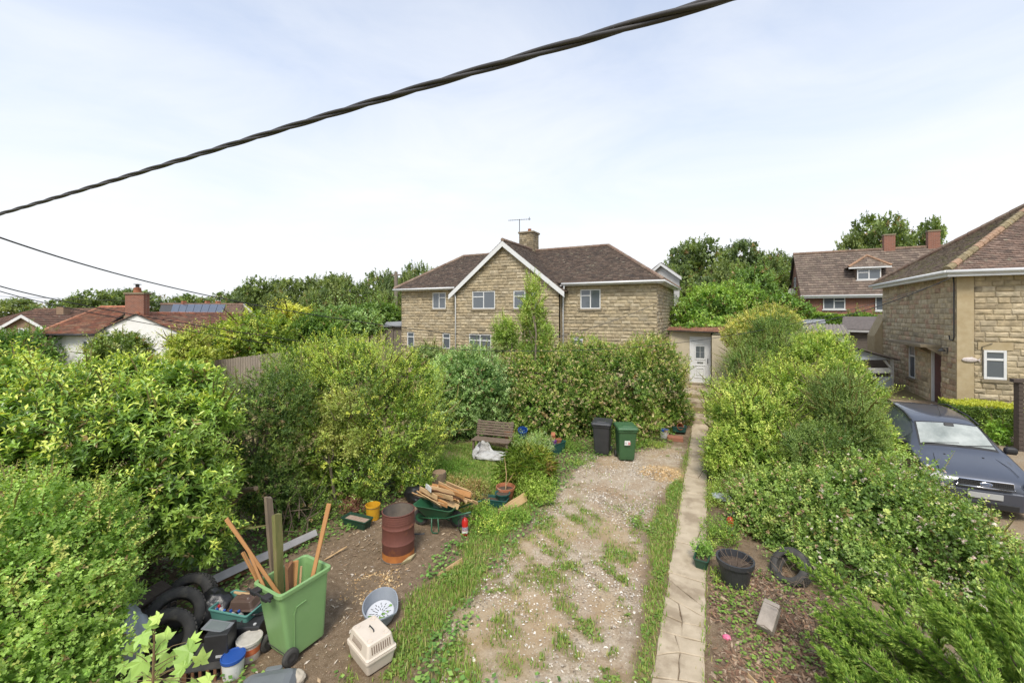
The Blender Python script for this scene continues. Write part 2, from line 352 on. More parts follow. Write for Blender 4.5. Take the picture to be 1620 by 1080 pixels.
# ------------------------------------------------------------------ grass, weeds, pebbles, chips
def blades(n_, dens, name, label, cat, cols, hh=(.03, .09), wd=.007, box=(-9, .2, 2.8, 17), seed=0, lean=.6):
    g = np.random.default_rng(seed); x = g.uniform(box[0], box[1], n_); y = g.uniform(box[2], box[3], n_)
    keep = g.uniform(size=n_) < dens(x, y); x, y = x[keep], y[keep]; n_ = len(x)
    cl = noise3(np.c_[x, y, 0 * x], 5, seed + 1)
    h = g.uniform(*hh, n_) * (1 + .45 * cl); a = g.uniform(0, 6.283, n_); le = g.uniform(.1, lean, n_) * h
    w_ = wd * g.uniform(.6, 1.4, n_); z = hgt(x, y) - .005
    dx, dy = np.cos(a), np.sin(a); b0 = np.c_[x - dy * w_, y + dx * w_, z]; b1 = np.c_[x + dy * w_, y - dx * w_, z]
    m0 = np.c_[x + dx * le * .35, y + dy * le * .35, z + h * .6]; tp = np.c_[x + dx * le, y + dy * le, z + h]
    V = np.stack([b0, b1, m0 + (b1 - b0) * .35, tp, m0 - (b1 - b0) * .35], 1).reshape(-1, 3)
    o = np.arange(n_)[:, None] * 5; Fc = np.concatenate([o + [0, 1, 2], o + [0, 2, 4], o + [4, 2, 3]])
    C = np.array(cols)[g.integers(0, len(cols), n_)] * g.uniform(.7, 1.25, (n_, 1)); C = np.repeat(C, 5, 0)
    return tag(npmesh(name, V, Fc, LEAF, C=C), label, cat, kind='stuff')
GC = [(.066, .118, .02), (.085, .142, .026), (.105, .16, .032), (.135, .165, .042), (.18, .165, .065)]
blades(430000, lambda x, y: zones(x, y)[1] ** 1.3 * .8, 'grass', 'short patchy green grass growing beside the gravel drive and path', 'grass', GC, seed=21)
blades(26000, lambda x, y: np.clip(zones(x, y)[1] * 1.2, 0, 1) * sst(.2, .8, noise3(np.c_[x, y, 0 * x], 2.2, 77)) , 'tall_grass', 'taller tufts of grass and stalks in the lawn patches', 'grass', GC[1:], hh=(.08, .22), wd=.006, seed=22, lean=.9)
def flatleaves(n_, dens, name, label, cat, cols, size=(.02, .05), box=(-9, .2, 2.8, 17), seed=0, hz=(.01, .07)):
    g = np.random.default_rng(seed); x = g.uniform(box[0], box[1], n_); y = g.uniform(box[2], box[3], n_)
    keep = g.uniform(size=n_) < dens(x, y); x, y = x[keep], y[keep]; n_ = len(x)
    c_ = np.c_[x, y, hgt(x, y) + g.uniform(*hz, n_)]; s_ = g.uniform(*size, n_)[:, None]; a = g.uniform(0, 6.283, n_)
    d = np.c_[np.cos(a), np.sin(a), g.uniform(-.3, .5, n_)]; e = np.c_[-np.sin(a), np.cos(a), g.uniform(-.3, .3, n_)]
    V = np.stack([c_ - d * s_, c_ + e * s_ * .75, c_ + d * s_, c_ - e * s_ * .75], 1).reshape(-1, 3)
    o = np.arange(n_)[:, None] * 4; C = np.repeat(np.array(cols)[g.integers(0, len(cols), n_)] * g.uniform(.7, 1.3, (n_, 1)), 4, 0)
    return tag(npmesh(name, V, o + [0, 1, 2, 3], LEAF, C=C), label, cat, kind='stuff')
flatleaves(110000, lambda x, y: sst(.35, .9, zones(x, y)[1]) * sst(-.2, .5, noise3(np.c_[x, y, 0 * x], 1.6, 31)), 'clover', 'low clover and broad leaved weeds spreading through the grass', 'weeds', [(.06, .10, .02), (.08, .12, .025), (.10, .14, .03)], size=(.012, .032), seed=31, hz=(.005, .045))
def rim(x, y):
    d = -np.maximum.reduce([pdist(np.c_[x, y], q) for q in (Z_DIRT, Z_GRAV, Z_LAWN, Z_VERG)]); n_ = noise3(np.c_[x, y, 0 * x], 2.5, 41)
    return sst(-.25, .1, d + n_ * .2) * (x < -1.6) * .8
flatleaves(60000, rim, 'ground_ivy', 'dark ivy and ground cover creeping under the hedge edges', 'ivy', [(.045, .09, .02), (.07, .13, .03), (.11, .17, .04)], size=(.018, .042), seed=41, hz=(.01, .12))
def bits(n_, dens, name, label, cat, cols, size, flat, box, seed, mat, zoff=0.0, elong=1.0):
    g = np.random.default_rng(seed); x = g.uniform(box[0], box[1], n_); y = g.uniform(box[2], box[3], n_)
    keep = g.uniform(size=n_) < dens(x, y); x, y = x[keep], y[keep]; n_ = len(x)
    s_ = size[0] * (size[1] / size[0]) ** (g.uniform(size=n_) ** 2.2); a = g.uniform(0, 6.283, n_); f = s_ * flat * g.uniform(.6, 1.3, n_)
    c_ = np.c_[x, y, hgt(x, y) + f * .4 + zoff + sst(.62, 0, np.linalg.norm((np.c_[x, y] - CHIP1) / [1, .9], axis=1)) * .10 + g.uniform(0, .012, n_)]
    d = np.c_[np.cos(a), np.sin(a), g.normal(0, .25, n_)] * (s_ * elong)[:, None]; e = np.c_[-np.sin(a), np.cos(a), g.normal(0, .25, n_)] * (s_ * g.uniform(.45, .95, n_) / elong ** .5)[:, None]
    u = np.c_[g.normal(0, .2, n_), g.normal(0, .2, n_), np.ones(n_)] * f[:, None]
    V = np.stack([c_ + d, c_ + e, c_ - d * .9, c_ - e * .8, c_ + u + d * .2, c_ - u], 1).reshape(-1, 3)
    o = np.arange(n_)[:, None] * 6
    Fc = np.concatenate([o + t for t in ([0, 1, 4], [1, 2, 4], [2, 3, 4], [3, 0, 4])])
    C = np.repeat(np.array(cols)[g.integers(0, len(cols), n_)] * g.uniform(.75, 1.2, (n_, 1)), 6, 0)
    return tag(npmesh(name, V, Fc, mat, C=C), label, cat, kind='stuff')
GRIT = pm('grit', (1, 1, 1), rough=.9, scale=30, attr=True)
bx_ = (-8.5, .2, 2.9, 17)
bits(190000, lambda x, y: zones(x, y)[0] * (.25 + .75 * sst(-.3, .6, noise3(np.c_[x, y, 0 * x], 1.9, 55))), 'gravel', 'pale grey and buff gravel worn into the drive', 'gravel', [(.48, .41, .32), (.58, .52, .44), (.34, .27, .19), (.43, .34, .25), (.64, .59, .51), (.24, .19, .135)], (.007, .03), .55, bx_, 51, GRIT)
bits(26000, lambda x, y: np.clip(zones(x, y)[2] * .55 + zones(x, y)[4] * .12 + .02, 0, 1), 'litter', 'scattered wood chips, twigs and small stones on the bare soil', 'wood chips', [(.42, .30, .18), (.52, .42, .29), (.33, .22, .13), (.22, .15, .10), (.46, .40, .33)], (.008, .036), .22, (-9, 1.6, 2.6, 11), 52, GRIT, elong=1.6)
def chipd(x, y):
    P = np.c_[x, y]; return np.clip(sst(.75, .3, np.linalg.norm((P - CHIP1) / [1, .95], axis=1) + .1 * noise3(np.c_[P, 0 * x], 7, 3)) + sst(.5, .1, np.linalg.norm(P - CHIP2, axis=1) + .12 * noise3(np.c_[P, 0 * x], 7, 3)), 0, 1)
CW = [(.50, .32, .14), (.58, .40, .20), (.42, .25, .10), (.62, .47, .27)]
bits(9000, chipd, 'wood_chips', 'heap of fresh golden wood chips spilled on the drive near the bins', 'wood chips', CW, (.014, .036), .25, (CHIP1[0] - .9, CHIP1[0] + .8, CHIP1[1] - .9, CHIP1[1] + .9), 53, GRIT, elong=1.5)
bits(3200, chipd, 'wood_chips', 'small scatter of wood chips on the dirt in front of the rusty drum', 'wood chips', CW, (.012, .032), .25, (CHIP2[0] - .6, CHIP2[0] + .6, CHIP2[1] - .6, CHIP2[1] + .6), 54, GRIT, elong=1.5)
bits(16000, lambda x, y: zones(x, y)[4], 'mulch', 'reddish brown leaf mulch and twigs on the soil right of the path', 'mulch', [(.16, .085, .05), (.22, .13, .075), (.11, .065, .04), (.28, .18, .11), (.34, .25, .17)], (.012, .05), .3, (-.2, 2, 4.5, 9), 56, GRIT, elong=2.0)
flatleaves(5200, lambda x, y: zones(x, y)[4] * sst(.1, .6, noise3(np.c_[x, y, 0 * x], 3.0, 57)), 'seedlings', 'small green seedlings scattered over the mulch right of the path', 'weeds', [(.07, .12, .02), (.10, .15, .03)], size=(.012, .032), box=(-.2, 2, 4.5, 9), seed=58, hz=(.01, .09))
blades(9000, lambda x, y: np.exp(-((x - PL(y)) / .05) ** 2) + np.exp(-((x - PR(y)) / .05) ** 2) * .8, 'edge_grass', 'grass tufts growing over both edges of the concrete path', 'grass', GC, hh=(.04, .12), box=(-1.25, -.05, 3.2, 17), seed=24)
# ================================================================== buildings
def clip(poly, nrm, off):
    """keep 2d points with nrm.p <= off"""
    o = []
    for i in range(len(poly)):
        a, b_ = np.array(poly[i]), np.array(poly[(i + 1) % len(poly)]); da, db = a @ nrm - off, b_ @ nrm - off
        if da <= 0: o.append(tuple(a))
        if da * db < 0: o.append(tuple(a + (b_ - a) * da / (da - db)))
    return o
def cutrects(r, holes):
    rs = [r]
    for h in holes:
        o = []
        for (a, b_, c_, d) in rs:
            if h[1] <= a or h[0] >= b_ or h[3] <= c_ or h[2] >= d: o.append((a, b_, c_, d)); continue
            if c_ < h[2]: o.append((a, b_, c_, h[2]))
            if h[3] < d: o.append((a, b_, h[3], d))
            lo, hi = max(c_, h[2]), min(d, h[3])
            if a < h[0]: o.append((a, h[0], lo, hi))
            if h[1] < b_: o.append((h[1], b_, lo, hi))
        rs = o
    return [q for q in rs if q[1] - q[0] > .03 and q[3] - q[2] > .03]
SC = [(.41, .335, .215), (.385, .31, .195), (.425, .35, .23), (.36, .29, .185), (.435, .365, .25), (.345, .285, .19), (.40, .32, .20)]
def stonewall(parent, O, U, Nn, wdt, z0, z1, holes, slopes=(), course=.165, nparts=150, seed=0, cols=SC, proud=.035, quoin=()):
    """rock-faced blocks, each a solid piece standing proud of a mortar backing. O at u=0; u along U; outward Nn"""
    g = np.random.default_rng(seed); O = np.array(O, float); U = np.array(U, float); Nn = np.array(Nn, float)
    T = lambda u, z, nn: O + U * u + Nn * nn + np.array([0, 0, z - O[2]])
    bm_ = MB()
    for r in cutrects((0, wdt, z0, z1), holes):
        poly = [(r[0], r[2]), (r[1], r[2]), (r[1], r[3]), (r[0], r[3])]
        for nr, of in slopes:
            poly = clip(poly, np.array(nr), of) if len(poly) > 2 else poly
        if len(poly) > 2: bm_.prism([T(u, z, -.16) for u, z in poly], Nn * .16)
    bm_.build('wall', MORTAR, parent)
    bl = []; z = z0; r_ = 0
    while z < z1 - .02:
        ch = min(course * g.uniform(.93, 1.07), z1 - z); u = -g.uniform(0, .3)
        while u < wdt:
            lw = g.uniform(.26, .62); a, b_ = max(u, 0), min(u + lw, wdt)
            if wdt - b_ < .12: b_ = wdt; lw = wdt - u
            if b_ - a > .06:
                for q in cutrects((a, b_, z, z + ch), holes):
                    poly = [(q[0] + .006, q[2] + .006), (q[1] - .006, q[2] + .006), (q[1] - .006, q[3] - .006), (q[0] + .006, q[3] - .006)]
                    for nr, of in slopes:
                        if len(poly) > 2: poly = clip(poly, np.array(nr), of)
                    if len(poly) > 2: bl.append(poly)
            u += lw
        z += ch; r_ += 1
    def ar(p): p = np.array(p); return np.ptp(p[:, 0]) * np.ptp(p[:, 1])
    order = sorted(range(len(bl)), key=lambda i: -ar(bl[i]))
    bulk = MB(); bc = []
    for rank, i in enumerate(order):
        p = bl[i]; c_ = np.mean(p, 0); k = len(p); e = proud * g.uniform(.45, 1.15)
        ins = [tuple(np.array(q) + np.sign(c_ - np.array(q)) * np.minimum(np.abs(c_ - np.array(q)) * .5, (.022, .026))) for q in p]
        vs = [T(u, z, .002) for u, z in p] + [T(u, z, e * g.uniform(.55, 1.1)) for u, z in ins] + [T(c_[0], c_[1], e * g.uniform(1.0, 1.45))]
        fs = [(j, (j + 1) % k, k + (j + 1) % k, k + j) for j in range(k)] + [(k + j, k + (j + 1) % k, 2 * k) for j in range(k)]
        cc = np.array(cols[g.integers(0, len(cols))]) * g.uniform(.86, 1.1) * (.74 if g.uniform() < .07 else 1)
        if rank < nparts: MB().add(vs, fs).build('stone_block', STONE, parent, col4=np.append(cc, 1))
        else: bulk.add(vs, fs); bc += [cc] * len(vs)
    if bulk.v: tag(bulk.build('stone_block', STONE, parent, col4=np.array(bc)), kind='stuff')
RC = [(.098, .068, .049), (.112, .077, .056), (.086, .061, .045), (.13, .093, .069), (.078, .057, .044)]
def tileplane(parent, poly, upv, cols, tw=.2, gauge=.135, th=.018, seed=0, name='roof_tile', base='roof_slope', mat=None, wave=0, basemat=None):
    """overlapping tiles on a convex roof polygon (3d points); upv points up the slope"""
    g = np.random.default_rng(seed); P = np.array(poly, float); U_ = np.array(upv, float)
    nr = np.cross(P[1] - P[0], P[2] - P[0]); nr /= np.linalg.norm(nr); nr = nr if nr[2] > 0 else -nr
    U_ -= nr * (U_ @ nr); U_ /= np.linalg.norm(U_); A = np.cross(U_, nr)
    MB().prism([p - nr * .05 for p in P], nr * .04).build(base, basemat or DARKM, parent)
    q = np.c_[(P - P[0]) @ A, (P - P[0]) @ U_]; lo, hi = q.min(0), q.max(0); ctr = q.mean(0)
    hp = []
    for i in range(len(q)):
        a, b_ = q[i], q[(i + 1) % len(q)]; m_ = np.array([b_[1] - a[1], a[0] - b_[0]]); m_ /= np.linalg.norm(m_) + 1e-9
        if m_ @ (ctr - a) > 0: m_ = -m_
        hp.append((m_, m_ @ a))
    vs = []; fs = []; cc = []; v = lo[1]; row = 0
    while v < hi[1]:
        u = lo[0] - (row % 2) * tw / 2
        while u < hi[0]:
            pl = [(u + .004, v), (u + tw - .004, v), (u + tw - .004, v + gauge * 1.02), (u + .004, v + gauge * 1.02)]
            for m_, of in hp:
                if len(pl) > 2: pl = clip(pl, m_, of)
            if len(pl) > 2:
                k = len(pl); o = len(vs); lift = g.uniform(0, .008); c3 = np.array(cols[g.integers(0, len(cols))]) * g.uniform(.75, 1.2)
                for (a, b_) in pl:
                    hgt_ = th * (1.7 - 1.3 * (b_ - v) / gauge) + lift; vs.append(P[0] + A * a + U_ * b_ + nr * hgt_)
                for (a, b_) in pl: vs.append(P[0] + A * a + U_ * b_ - nr * .004)
                fs.append(tuple(range(o, o + k))); cc += [c3] * (2 * k)
                fs += [(o + j, o + j + k, o + (j + 1) % k + k, o + (j + 1) % k) for j in range(k)]
            u += tw
        v += gauge; row += 1
    m_ = MB(); m_.v = [tuple(a) for a in vs]; m_.f = fs
    return tag(m_.build(name, mat or TILE, parent, col4=np.array(cc)), kind='stuff')
def ridge(parent, a, b_, r=.11, cols=((.17, .11, .08), (.21, .15, .11)), seg=.45, seed=0, name='ridge_tiles'):
    g = np.random.default_rng(seed); a, b_ = np.array(a, float), np.array(b_, float); n_ = max(2, int(np.linalg.norm(b_ - a) / seg)); m_ = MB(); cc = []
    for i in range(n_):
        k0 = len(m_.v); m_.tube([a + (b_ - a) * i / n_, a + (b_ - a) * (i + 1.04) / n_], [r * 1.06, r * .94], 8); cc += [np.array(cols[g.integers(0, len(cols))]) * g.uniform(.8, 1.2)] * (len(m_.v) - k0)
    return m_.build(name, TILE, parent, col4=np.array(cc))
def window(parent, p0, p1, Nn, split=1, transom=(), sillm=None, dep=.06, recess=.07, name='window', fr=.055):
    """upvc window; p0,p1 opposite corners on the wall plane"""
    p0, p1 = np.array(p0, float), np.array(p1, float); z0, z1 = sorted((p0[2], p1[2])); U = p1 - p0; U[2] = 0; wd = np.linalg.norm(U); U /= wd; Nn = np.array(Nn, float)
    O = np.array([p0[0], p0[1], 0]) - Nn * recess
    def bxx(m_, u0, u1, a, b_, n0, n1): m_.prism([O + U * u0 + [0, 0, a] + Nn * n0, O + U * u1 + [0, 0, a] + Nn * n0, O + U * u1 + [0, 0, b_] + Nn * n0, O + U * u0 + [0, 0, b_] + Nn * n0], Nn * (n1 - n0))
    f = MB(); bxx(f, 0, fr, z0, z1, 0, dep); bxx(f, wd - fr, wd, z0, z1, 0, dep); bxx(f, fr, wd - fr, z0, z0 + fr, 0, dep); bxx(f, fr, wd - fr, z1 - fr, z1, 0, dep)
    us = [wd * i / split for i in range(split + 1)]
    for u in us[1:-1]: bxx(f, u - fr * .5, u + fr * .5, z0 + fr, z1 - fr, 0, dep * .95)
    panes = []
    for i in range(split):
        a = us[i] + (fr if i == 0 else fr * .5); b_ = us[i + 1] - (fr if i == split - 1 else fr * .5)
        if i in transom:
            zt = z0 + (z1 - z0) * .68; bxx(f, a, b_, zt - fr * .5, zt + fr * .5, 0, dep * .9)
            panes += [(a, b_, z0 + fr, zt - fr * .5), (a, b_, zt + fr * .5, z1 - fr)]
        else: panes.append((a, b_, z0 + fr, z1 - fr))
    wo = f.build(name, WHITE, parent, bev=.006, seg=1)
    for (a, b_, c_, d) in panes:
        m_ = MB(); bxx(m_, a - .004, b_ + .004, c_ - .004, d + .004, dep * .35, dep * .5); fo = m_.build('pane', GLASS, wo, world=False)
        fo.data.transform(Matrix.Translation(-Vector(parent.location)))
    if sillm:
        m_ = MB(); bxx(m_, -.07, wd + .07, z0 - .1, z0 - .006, -.05, recess + .07); so = m_.build('sill', sillm, wo, world=False); so.data.transform(Matrix.Translation(-Vector(parent.location)))
    return wo
def gutter(parent, a, b_, r=.055, mat=None):
    a, b_ = np.array(a, float), np.array(b_, float)
    return MB().tube([a, b_], r, 10).build('gutter', mat or WHITE, parent, smooth=True)
SILL = pm('sill_stone', (.25, .20, .13), (.18, .15, .10), .9, 8, .4, 40)
DRESS = pm('dressed_stone', (.42, .34, .21), (.35, .27, .15), .9, 5, .3, 50)

# ---------------------------------------------- semi-detached stone house with front gable
EA = 5.93
H1 = thing('stone_house', 'wide stone house pair with front gable, brown hipped tile roof and white bargeboards', 'house', (-10.3, 20, 1.0))
XL, XR, YF, YB = -17.9, -2.75, 20.0, 27.0
GX0, GX1, GYF = -13.55, -7.35, 19.6
wl = {'a': (PY(684, 463, 20), PY(705, 488.5, 20)), 'b': (PY(644, 525, 20), PY(655, 549, 20)), 'c': (PY(700, 527, 20), PY(712, 552, 20))}
hol = lambda X0, it: [(min(p[0], q[0]) - X0, max(p[0], q[0]) - X0, min(p[2], q[2]), max(p[2], q[2])) for p, q in it]
stonewall(H1, (XL, YF, .8), (1, 0, 0), (0, -1, 0), GX0 - XL, .8, EA, hol(XL, wl.values()), nparts=60, seed=1)
wg = {'a': (PY(747, 461, GYF), PY(783, 488.5, GYF)), 'b': (PY(812, 460, GYF), PY(849, 488, GYF)), 'c': (PY(742, 528, GYF), PY(777, 561, GYF))}
apx = np.array([-10.45, 8.22]); sl_ = (8.22 - 5.55) / 3.32
gw = GX1 - GX0; nv = np.array([sl_, 1]) / math.hypot(sl_, 1); nv2 = np.array([-sl_, 1]) / math.hypot(sl_, 1); ac = np.array([apx[0] - GX0, apx[1] - .12])
stonewall(H1, (GX0, GYF, .8), (1, 0, 0), (0, -1, 0), gw, .8, 8.1, hol(GX0, wg.values()), slopes=[(nv2, nv2 @ ac), (nv, nv @ ac)], nparts=140, seed=2)
wr = {'a': (PY(918, 458, 20), PY(950, 488.5, 20)), 'b': (PY(906, 533, 20), PY(922, 546, 20))}
stonewall(H1, (GX1, YF, .8), (1, 0, 0), (0, -1, 0), XR - GX1, .8, EA, hol(GX1, wr.values()), nparts=80, seed=3)
stonewall(H1, (XR, YF, .8), (0, 1, 0), (1, 0, 0), YB - YF, .8, EA, [], nparts=16, seed=4)
m = MB(); m.b2(XL + .16, XR - .2, YB - .2, YB, .8, EA); m.b2(XL, XL + .16, YF, YB, .8, EA); m.b2(GX0, GX0 + .1, GYF, YF + .1, .8, 5.5); m.b2(GX1 - .1, GX1, GYF, YF + .1, .8, 5.5)
m.build('rear_wall', MORTAR, H1)
MB().b2(XL + .2, XR - .2, YF + .5, YB - .25, .9, EA - .1).build('interior', DARKM, H1)
for k_, (p, q) in wl.items(): window(H1, p, q, (0, -1, 0), 2 if k_ == 'a' else 1, (1,) if k_ == 'a' else (0,), SILL)
for k_, (p, q) in wg.items(): window(H1, p, q, (0, -1, 0), 2, (0,) if k_ != 'c' else (0, 1), SILL)
for k_, (p, q) in wr.items(): window(H1, p, q, (0, -1, 0), 2 if k_ == 'a' else 1, (0,), SILL)
RY, RZ = 23.5, 8.27; o_ = .32; ez = EA + .02; rl, rr = np.array([-15.6, RY, RZ]), np.array([-5.85, RY, RZ])
eFL, eFR, eBR, eBL = [np.array([a, b_, ez]) for a, b_ in ((XL - o_, YF - o_), (XR + o_, YF - o_), (XR + o_, YB + o_), (XL - o_, YB + o_))]
tileplane(H1, [eFL, eFR, rr, rl], (0, 1, .6), RC, seed=5)
tileplane(H1, [eFR, eBR, rr], (-1, 0, .6), RC, seed=6)
tileplane(H1, [eBL, eFL, rl], (1, 0, .6), RC, tw=.3, gauge=.25, seed=7)
tileplane(H1, [eBR, eBL, rl, rr], (0, -1, .6), RC, tw=.6, gauge=.5, seed=8)
gy_ = GYF - .22; ga = np.array([apx[0], gy_, apx[1] + .06]); gl = np.array([apx[0] - 3.45, gy_, apx[1] + .06 - 3.45 * sl_]); gr_ = np.array([apx[0] + 3.45, gy_, apx[1] + .06 - 3.45 * sl_])
back = lambda p: np.array([p[0], YF - o_ + (p[2] - ez) / (RZ - ez) * (RY - YF + o_) + .12, p[2]])
tileplane(H1, [gl, ga, back(ga), np.array([gl[0], 20.05, gl[2]])], (sl_ and 1, 0, .8), RC, seed=9)
tileplane(H1, [gr_, np.array([gr_[0], 20.05, gr_[2]]), back(ga), ga], (-1, 0, .8), RC, seed=10)
for a, b_, s_ in ((rl, rr, 1), (rr, eFR, 2), (rr, eBR, 3), (rl, eFL, 4), (ga + [0, 0, .03], back(ga) + [0, 0, .03], 5)): ridge(H1, a + [0, 0, .02], b_ + [0, 0, .02], .10, seed=s_)
for s_, e in ((-1, gl), (1, gr_)):
    d = e - ga; m = MB().prism([ga + [0, -.02, -.02], ga + [0, -.02, -.30], e + [0, -.02, -.27], e + [0, -.02, -.0]], (0, .035, 0)); m.build('bargeboard', WHITE, H1)
gutter(H1, (XL - o_ - .05, YF - o_ - .03, EA - .03), (GX0 - .15, YF - o_ - .03, EA - .03)); gutter(H1, (GX1 + .1, YF - o_ - .03, EA - .03), (XR + o_ + .05, YF - o_ - .03, EA - .03)); gutter(H1, (XR + o_ + .03, YF - o_, EA - .03), (XR + o_ + .03, YB + o_, EA - .03))
m = MB(); m.b2(XL - o_, GX0, YF - o_ + .02, YF - .02, EA - .12, EA - .08); m.b2(GX1, XR + o_, YF - o_ + .02, YF - .02, EA - .12, EA - .08); m.b2(XR + .04, XR + o_ - .02, YF - o_, YB, EA - .125, EA - .085); m.build('soffit', WHITE, H1)
MB().tube([(GX0 - .12, YF - .3, EA - .1), (GX0 - .02, GYF - .12, EA - .35), (GX0 + .03, GYF - .085, EA - .6), (GX0 + .03, GYF - .085, .9)], .035, 8).build('downpipe', WHITE, H1, smooth=True)
MB().tube([(GX1 + .25, YF - .33, EA - .05), (GX1 + .12, YF - .12, EA - .45), (GX1 + .1, YF - .08, EA - .65), (GX1 + .1, YF - .08, .9)], .045, 8).build('downpipe', WHITE, H1, smooth=True)
# chimney of small stones, pot and aerial
cx0, cx1, cy0, cy1, cz0, cz1 = -11.25, -10.35, 23.1, 23.95, 7.6, 9.35
cho = MB().b2(cx0, cx1, cy0, cy1, cz0, cz1).build('chimney', MORTAR, H1)
g = np.random.default_rng(5); bulk = MB(); bc = []
z = cz0
while z < cz1 - .05:
    for (O, U, Nn, wd) in (((cx0, cy0), (1, 0), (0, -1), cx1 - cx0), ((cx1, cy0), (0, 1), (1, 0), cy1 - cy0)):
        u = 0
        while u < wd - .02:
            lw = min(g.uniform(.14, .3), wd - u); p = np.array([O[0] + U[0] * (u + lw / 2), O[1] + U[1] * (u + lw / 2), z + .06]); k0 = len(bulk.v)
            dm = np.abs(np.array([U[0], U[1], 0])) * (lw - .015) + np.abs(np.array([Nn[0], Nn[1], 0])) * g.uniform(.03, .06) + [0, 0, .11]; bulk.box(p, dm)
            bc += [np.array(SC[g.integers(0, 7)]) * g.uniform(.5, .85)] * (len(bulk.v) - k0); u += lw
    z += .125
st = bulk.build('stonework', STONE, cho, world=False, col4=np.array(bc)); st.data.transform(Matrix.Translation(-Vector(H1.location)))
def sub(mb, name, mat, par, root, **k):
    o = mb.build(name, mat, par, world=False, **k); o.data.transform(Matrix.Translation(-Vector(root.location))); return o
sub(MB().b2(cx0 - .08, cx1 + .08, cy0 - .08, cy1 + .08, cz1, cz1 + .11), 'cap', SILL, cho, H1, bev=.02)
sub(MB().lathe([(.13, cz1 + .1), (.1, cz1 + .3), (.12, cz1 + .32), (.08, cz1 + .33)], 14, (-10.75, 23.5, 0)), 'chimney_pot', TERRA, cho, H1, smooth=True)
ae = thing('tv_aerial', 'thin metal television aerial on a mast beside the stone chimney', 'aerial', (-11.35, 23.3, 8.2))
MB().tube([(-11.35, 23.3, 7.9), (-11.35, 23.3, 10.3)], .022, 6).build('mast', DARKM, ae)
bo = MB().tube([(-11.95, 23.0, 10.22), (-10.75, 23.6, 10.3)], .014, 5)
for t in np.linspace(0, 1, 13):
    p = np.array([-11.95, 23.0, 10.22]) + t * np.array([1.2, .6, .08]); bo.tube([p + [-.07, .14, 0], p + [.07, -.14, 0]], .008, 4)
bo.build('boom', DARKM, ae); MB().tube([(-10.75, 23.45, 10.2), (-10.75, 23.45, 10.4)], .02, 4).build('reflector', DARKM, ae)

# ---------------------------------------------- rendered rear house behind
REND = pm('grey_render', (.50, .49, .47), (.42, .41, .39), .9, 3, .2, 60)
HB = thing('rendered_house', 'grey rendered house with brown gabled roof half hidden behind the stone house', 'house', (-3.5, 33, 1.5))
p0, p1 = D(1022, 470, 33), D(1073, 470, 31); bw = MB(); bz = D(1050, 420, 32)[2]; e0 = D(1020, 440, 33); e1 = D(1075, 437, 31); ap = D(1046, 417, 32)
bw.prism([(e0[0], e0[1], 1.2), (e1[0], e1[1], 1.2), (e1[0], e1[1], e1[2]), ap, (e0[0], e0[1], e0[2])], (-1.5, 5, 0)); bw.build('wall', REND, HB)
bk = np.array([-1.5, 5, 0]); up_ = np.array([.0, -.25, .05])
tileplane(HB, [e1 + (e1 - ap) * .12 + up_, e1 + (e1 - ap) * .12 + bk, ap + bk + [0, 0, .05], ap + up_], ap - e1, [(.17, .14, .12), (.2, .17, .14)], tw=.3, gauge=.25, seed=31)
tileplane(HB, [e0 + (e0 - ap) * .12 + up_, ap + up_, ap + bk + [0, 0, .05], e0 + (e0 - ap) * .12 + bk], ap - e0, [(.17, .14, .12), (.2, .17, .14)], tw=.3, gauge=.25, seed=32)
for e in (e0, e1): MB().prism([ap + [0, -.28, .04], ap + [0, -.28, -.18], e + (e - ap) * .12 + [0, -.28, -.18], e + (e - ap) * .12 + [0, -.28, .04]], (0, .04, 0)).build('bargeboard', WHITE, HB)

# ---------------------------------------------- porch outbuilding with the white door
DY = 21.4
CREAM = pm('cream_render', (.50, .43, .31), (.43, .37, .26), .9, 3, .25, 55, c3=(.33, .27, .18), s3=1.2, t3=.6)
PO = thing('porch_outbuilding', 'small rendered porch with tiled edge and white panelled door beside the stone house', 'outbuilding', (-.9, DY, 1.0))
d0, d1 = PY(1091, 604, DY), PY(1124.5, 533, DY); zb, zt = d0[2], d1[2]
dx0, dx1 = d0[0], d1[0]
m = MB(); m.b2(dx0 - .9, dx0 - .001, DY, DY + .2, .85, zt + .28); m.b2(dx0, dx1, DY, DY + .2, zt + .002, zt + .28); m.b2(dx0, dx1, DY - .02, DY + .2, .85, zb - .004); m.b2(dx0 - .9, dx1 + .6, DY + 2.4, DY + 2.6, .85, zt + .3); m.b2(dx0 - .9, dx0 - .7, DY + .2, DY + 2.4, .85, zt + .28); m.build('wall', CREAM, PO)
px1 = PY(1126, 600, DY - .55)[0]
MB().b2(px1, px1 + .95, DY - .55, DY + 2.4, .85, zt + .1).build('side_wall', CREAM, PO)
dr = MB().b2(dx0, dx1, DY + .04, DY + .09, zb, zt).build('door', WHITE, PO)
wdo = dx1 - dx0; hdo = zt - zb
m = MB()
for a, b_, c_, d in ((0, .07, 0, 1), (.93, 1, 0, 1), (.07, .93, .965, 1)): m.b2(dx0 + wdo * a, dx0 + wdo * b_, DY + .005, DY + .04, zb + hdo * c_, zb + hdo * d)
sub(m, 'frame', WHITE, dr, PO, bev=.008)
def molding(a, b_, c_, d, w_=.025):
    mm = MB(); X0, X1, Z0, Z1 = dx0 + wdo * a, dx0 + wdo * b_, zb + hdo * c_, zb + hdo * d
    mm.b2(X0, X1, DY + .018, DY + .04, Z0, Z0 + w_); mm.b2(X0, X1, DY + .018, DY + .04, Z1 - w_, Z1); mm.b2(X0, X0 + w_, DY + .018, DY + .04, Z0 + w_, Z1 - w_); mm.b2(X1 - w_, X1, DY + .018, DY + .04, Z0 + w_, Z1 - w_); return mm
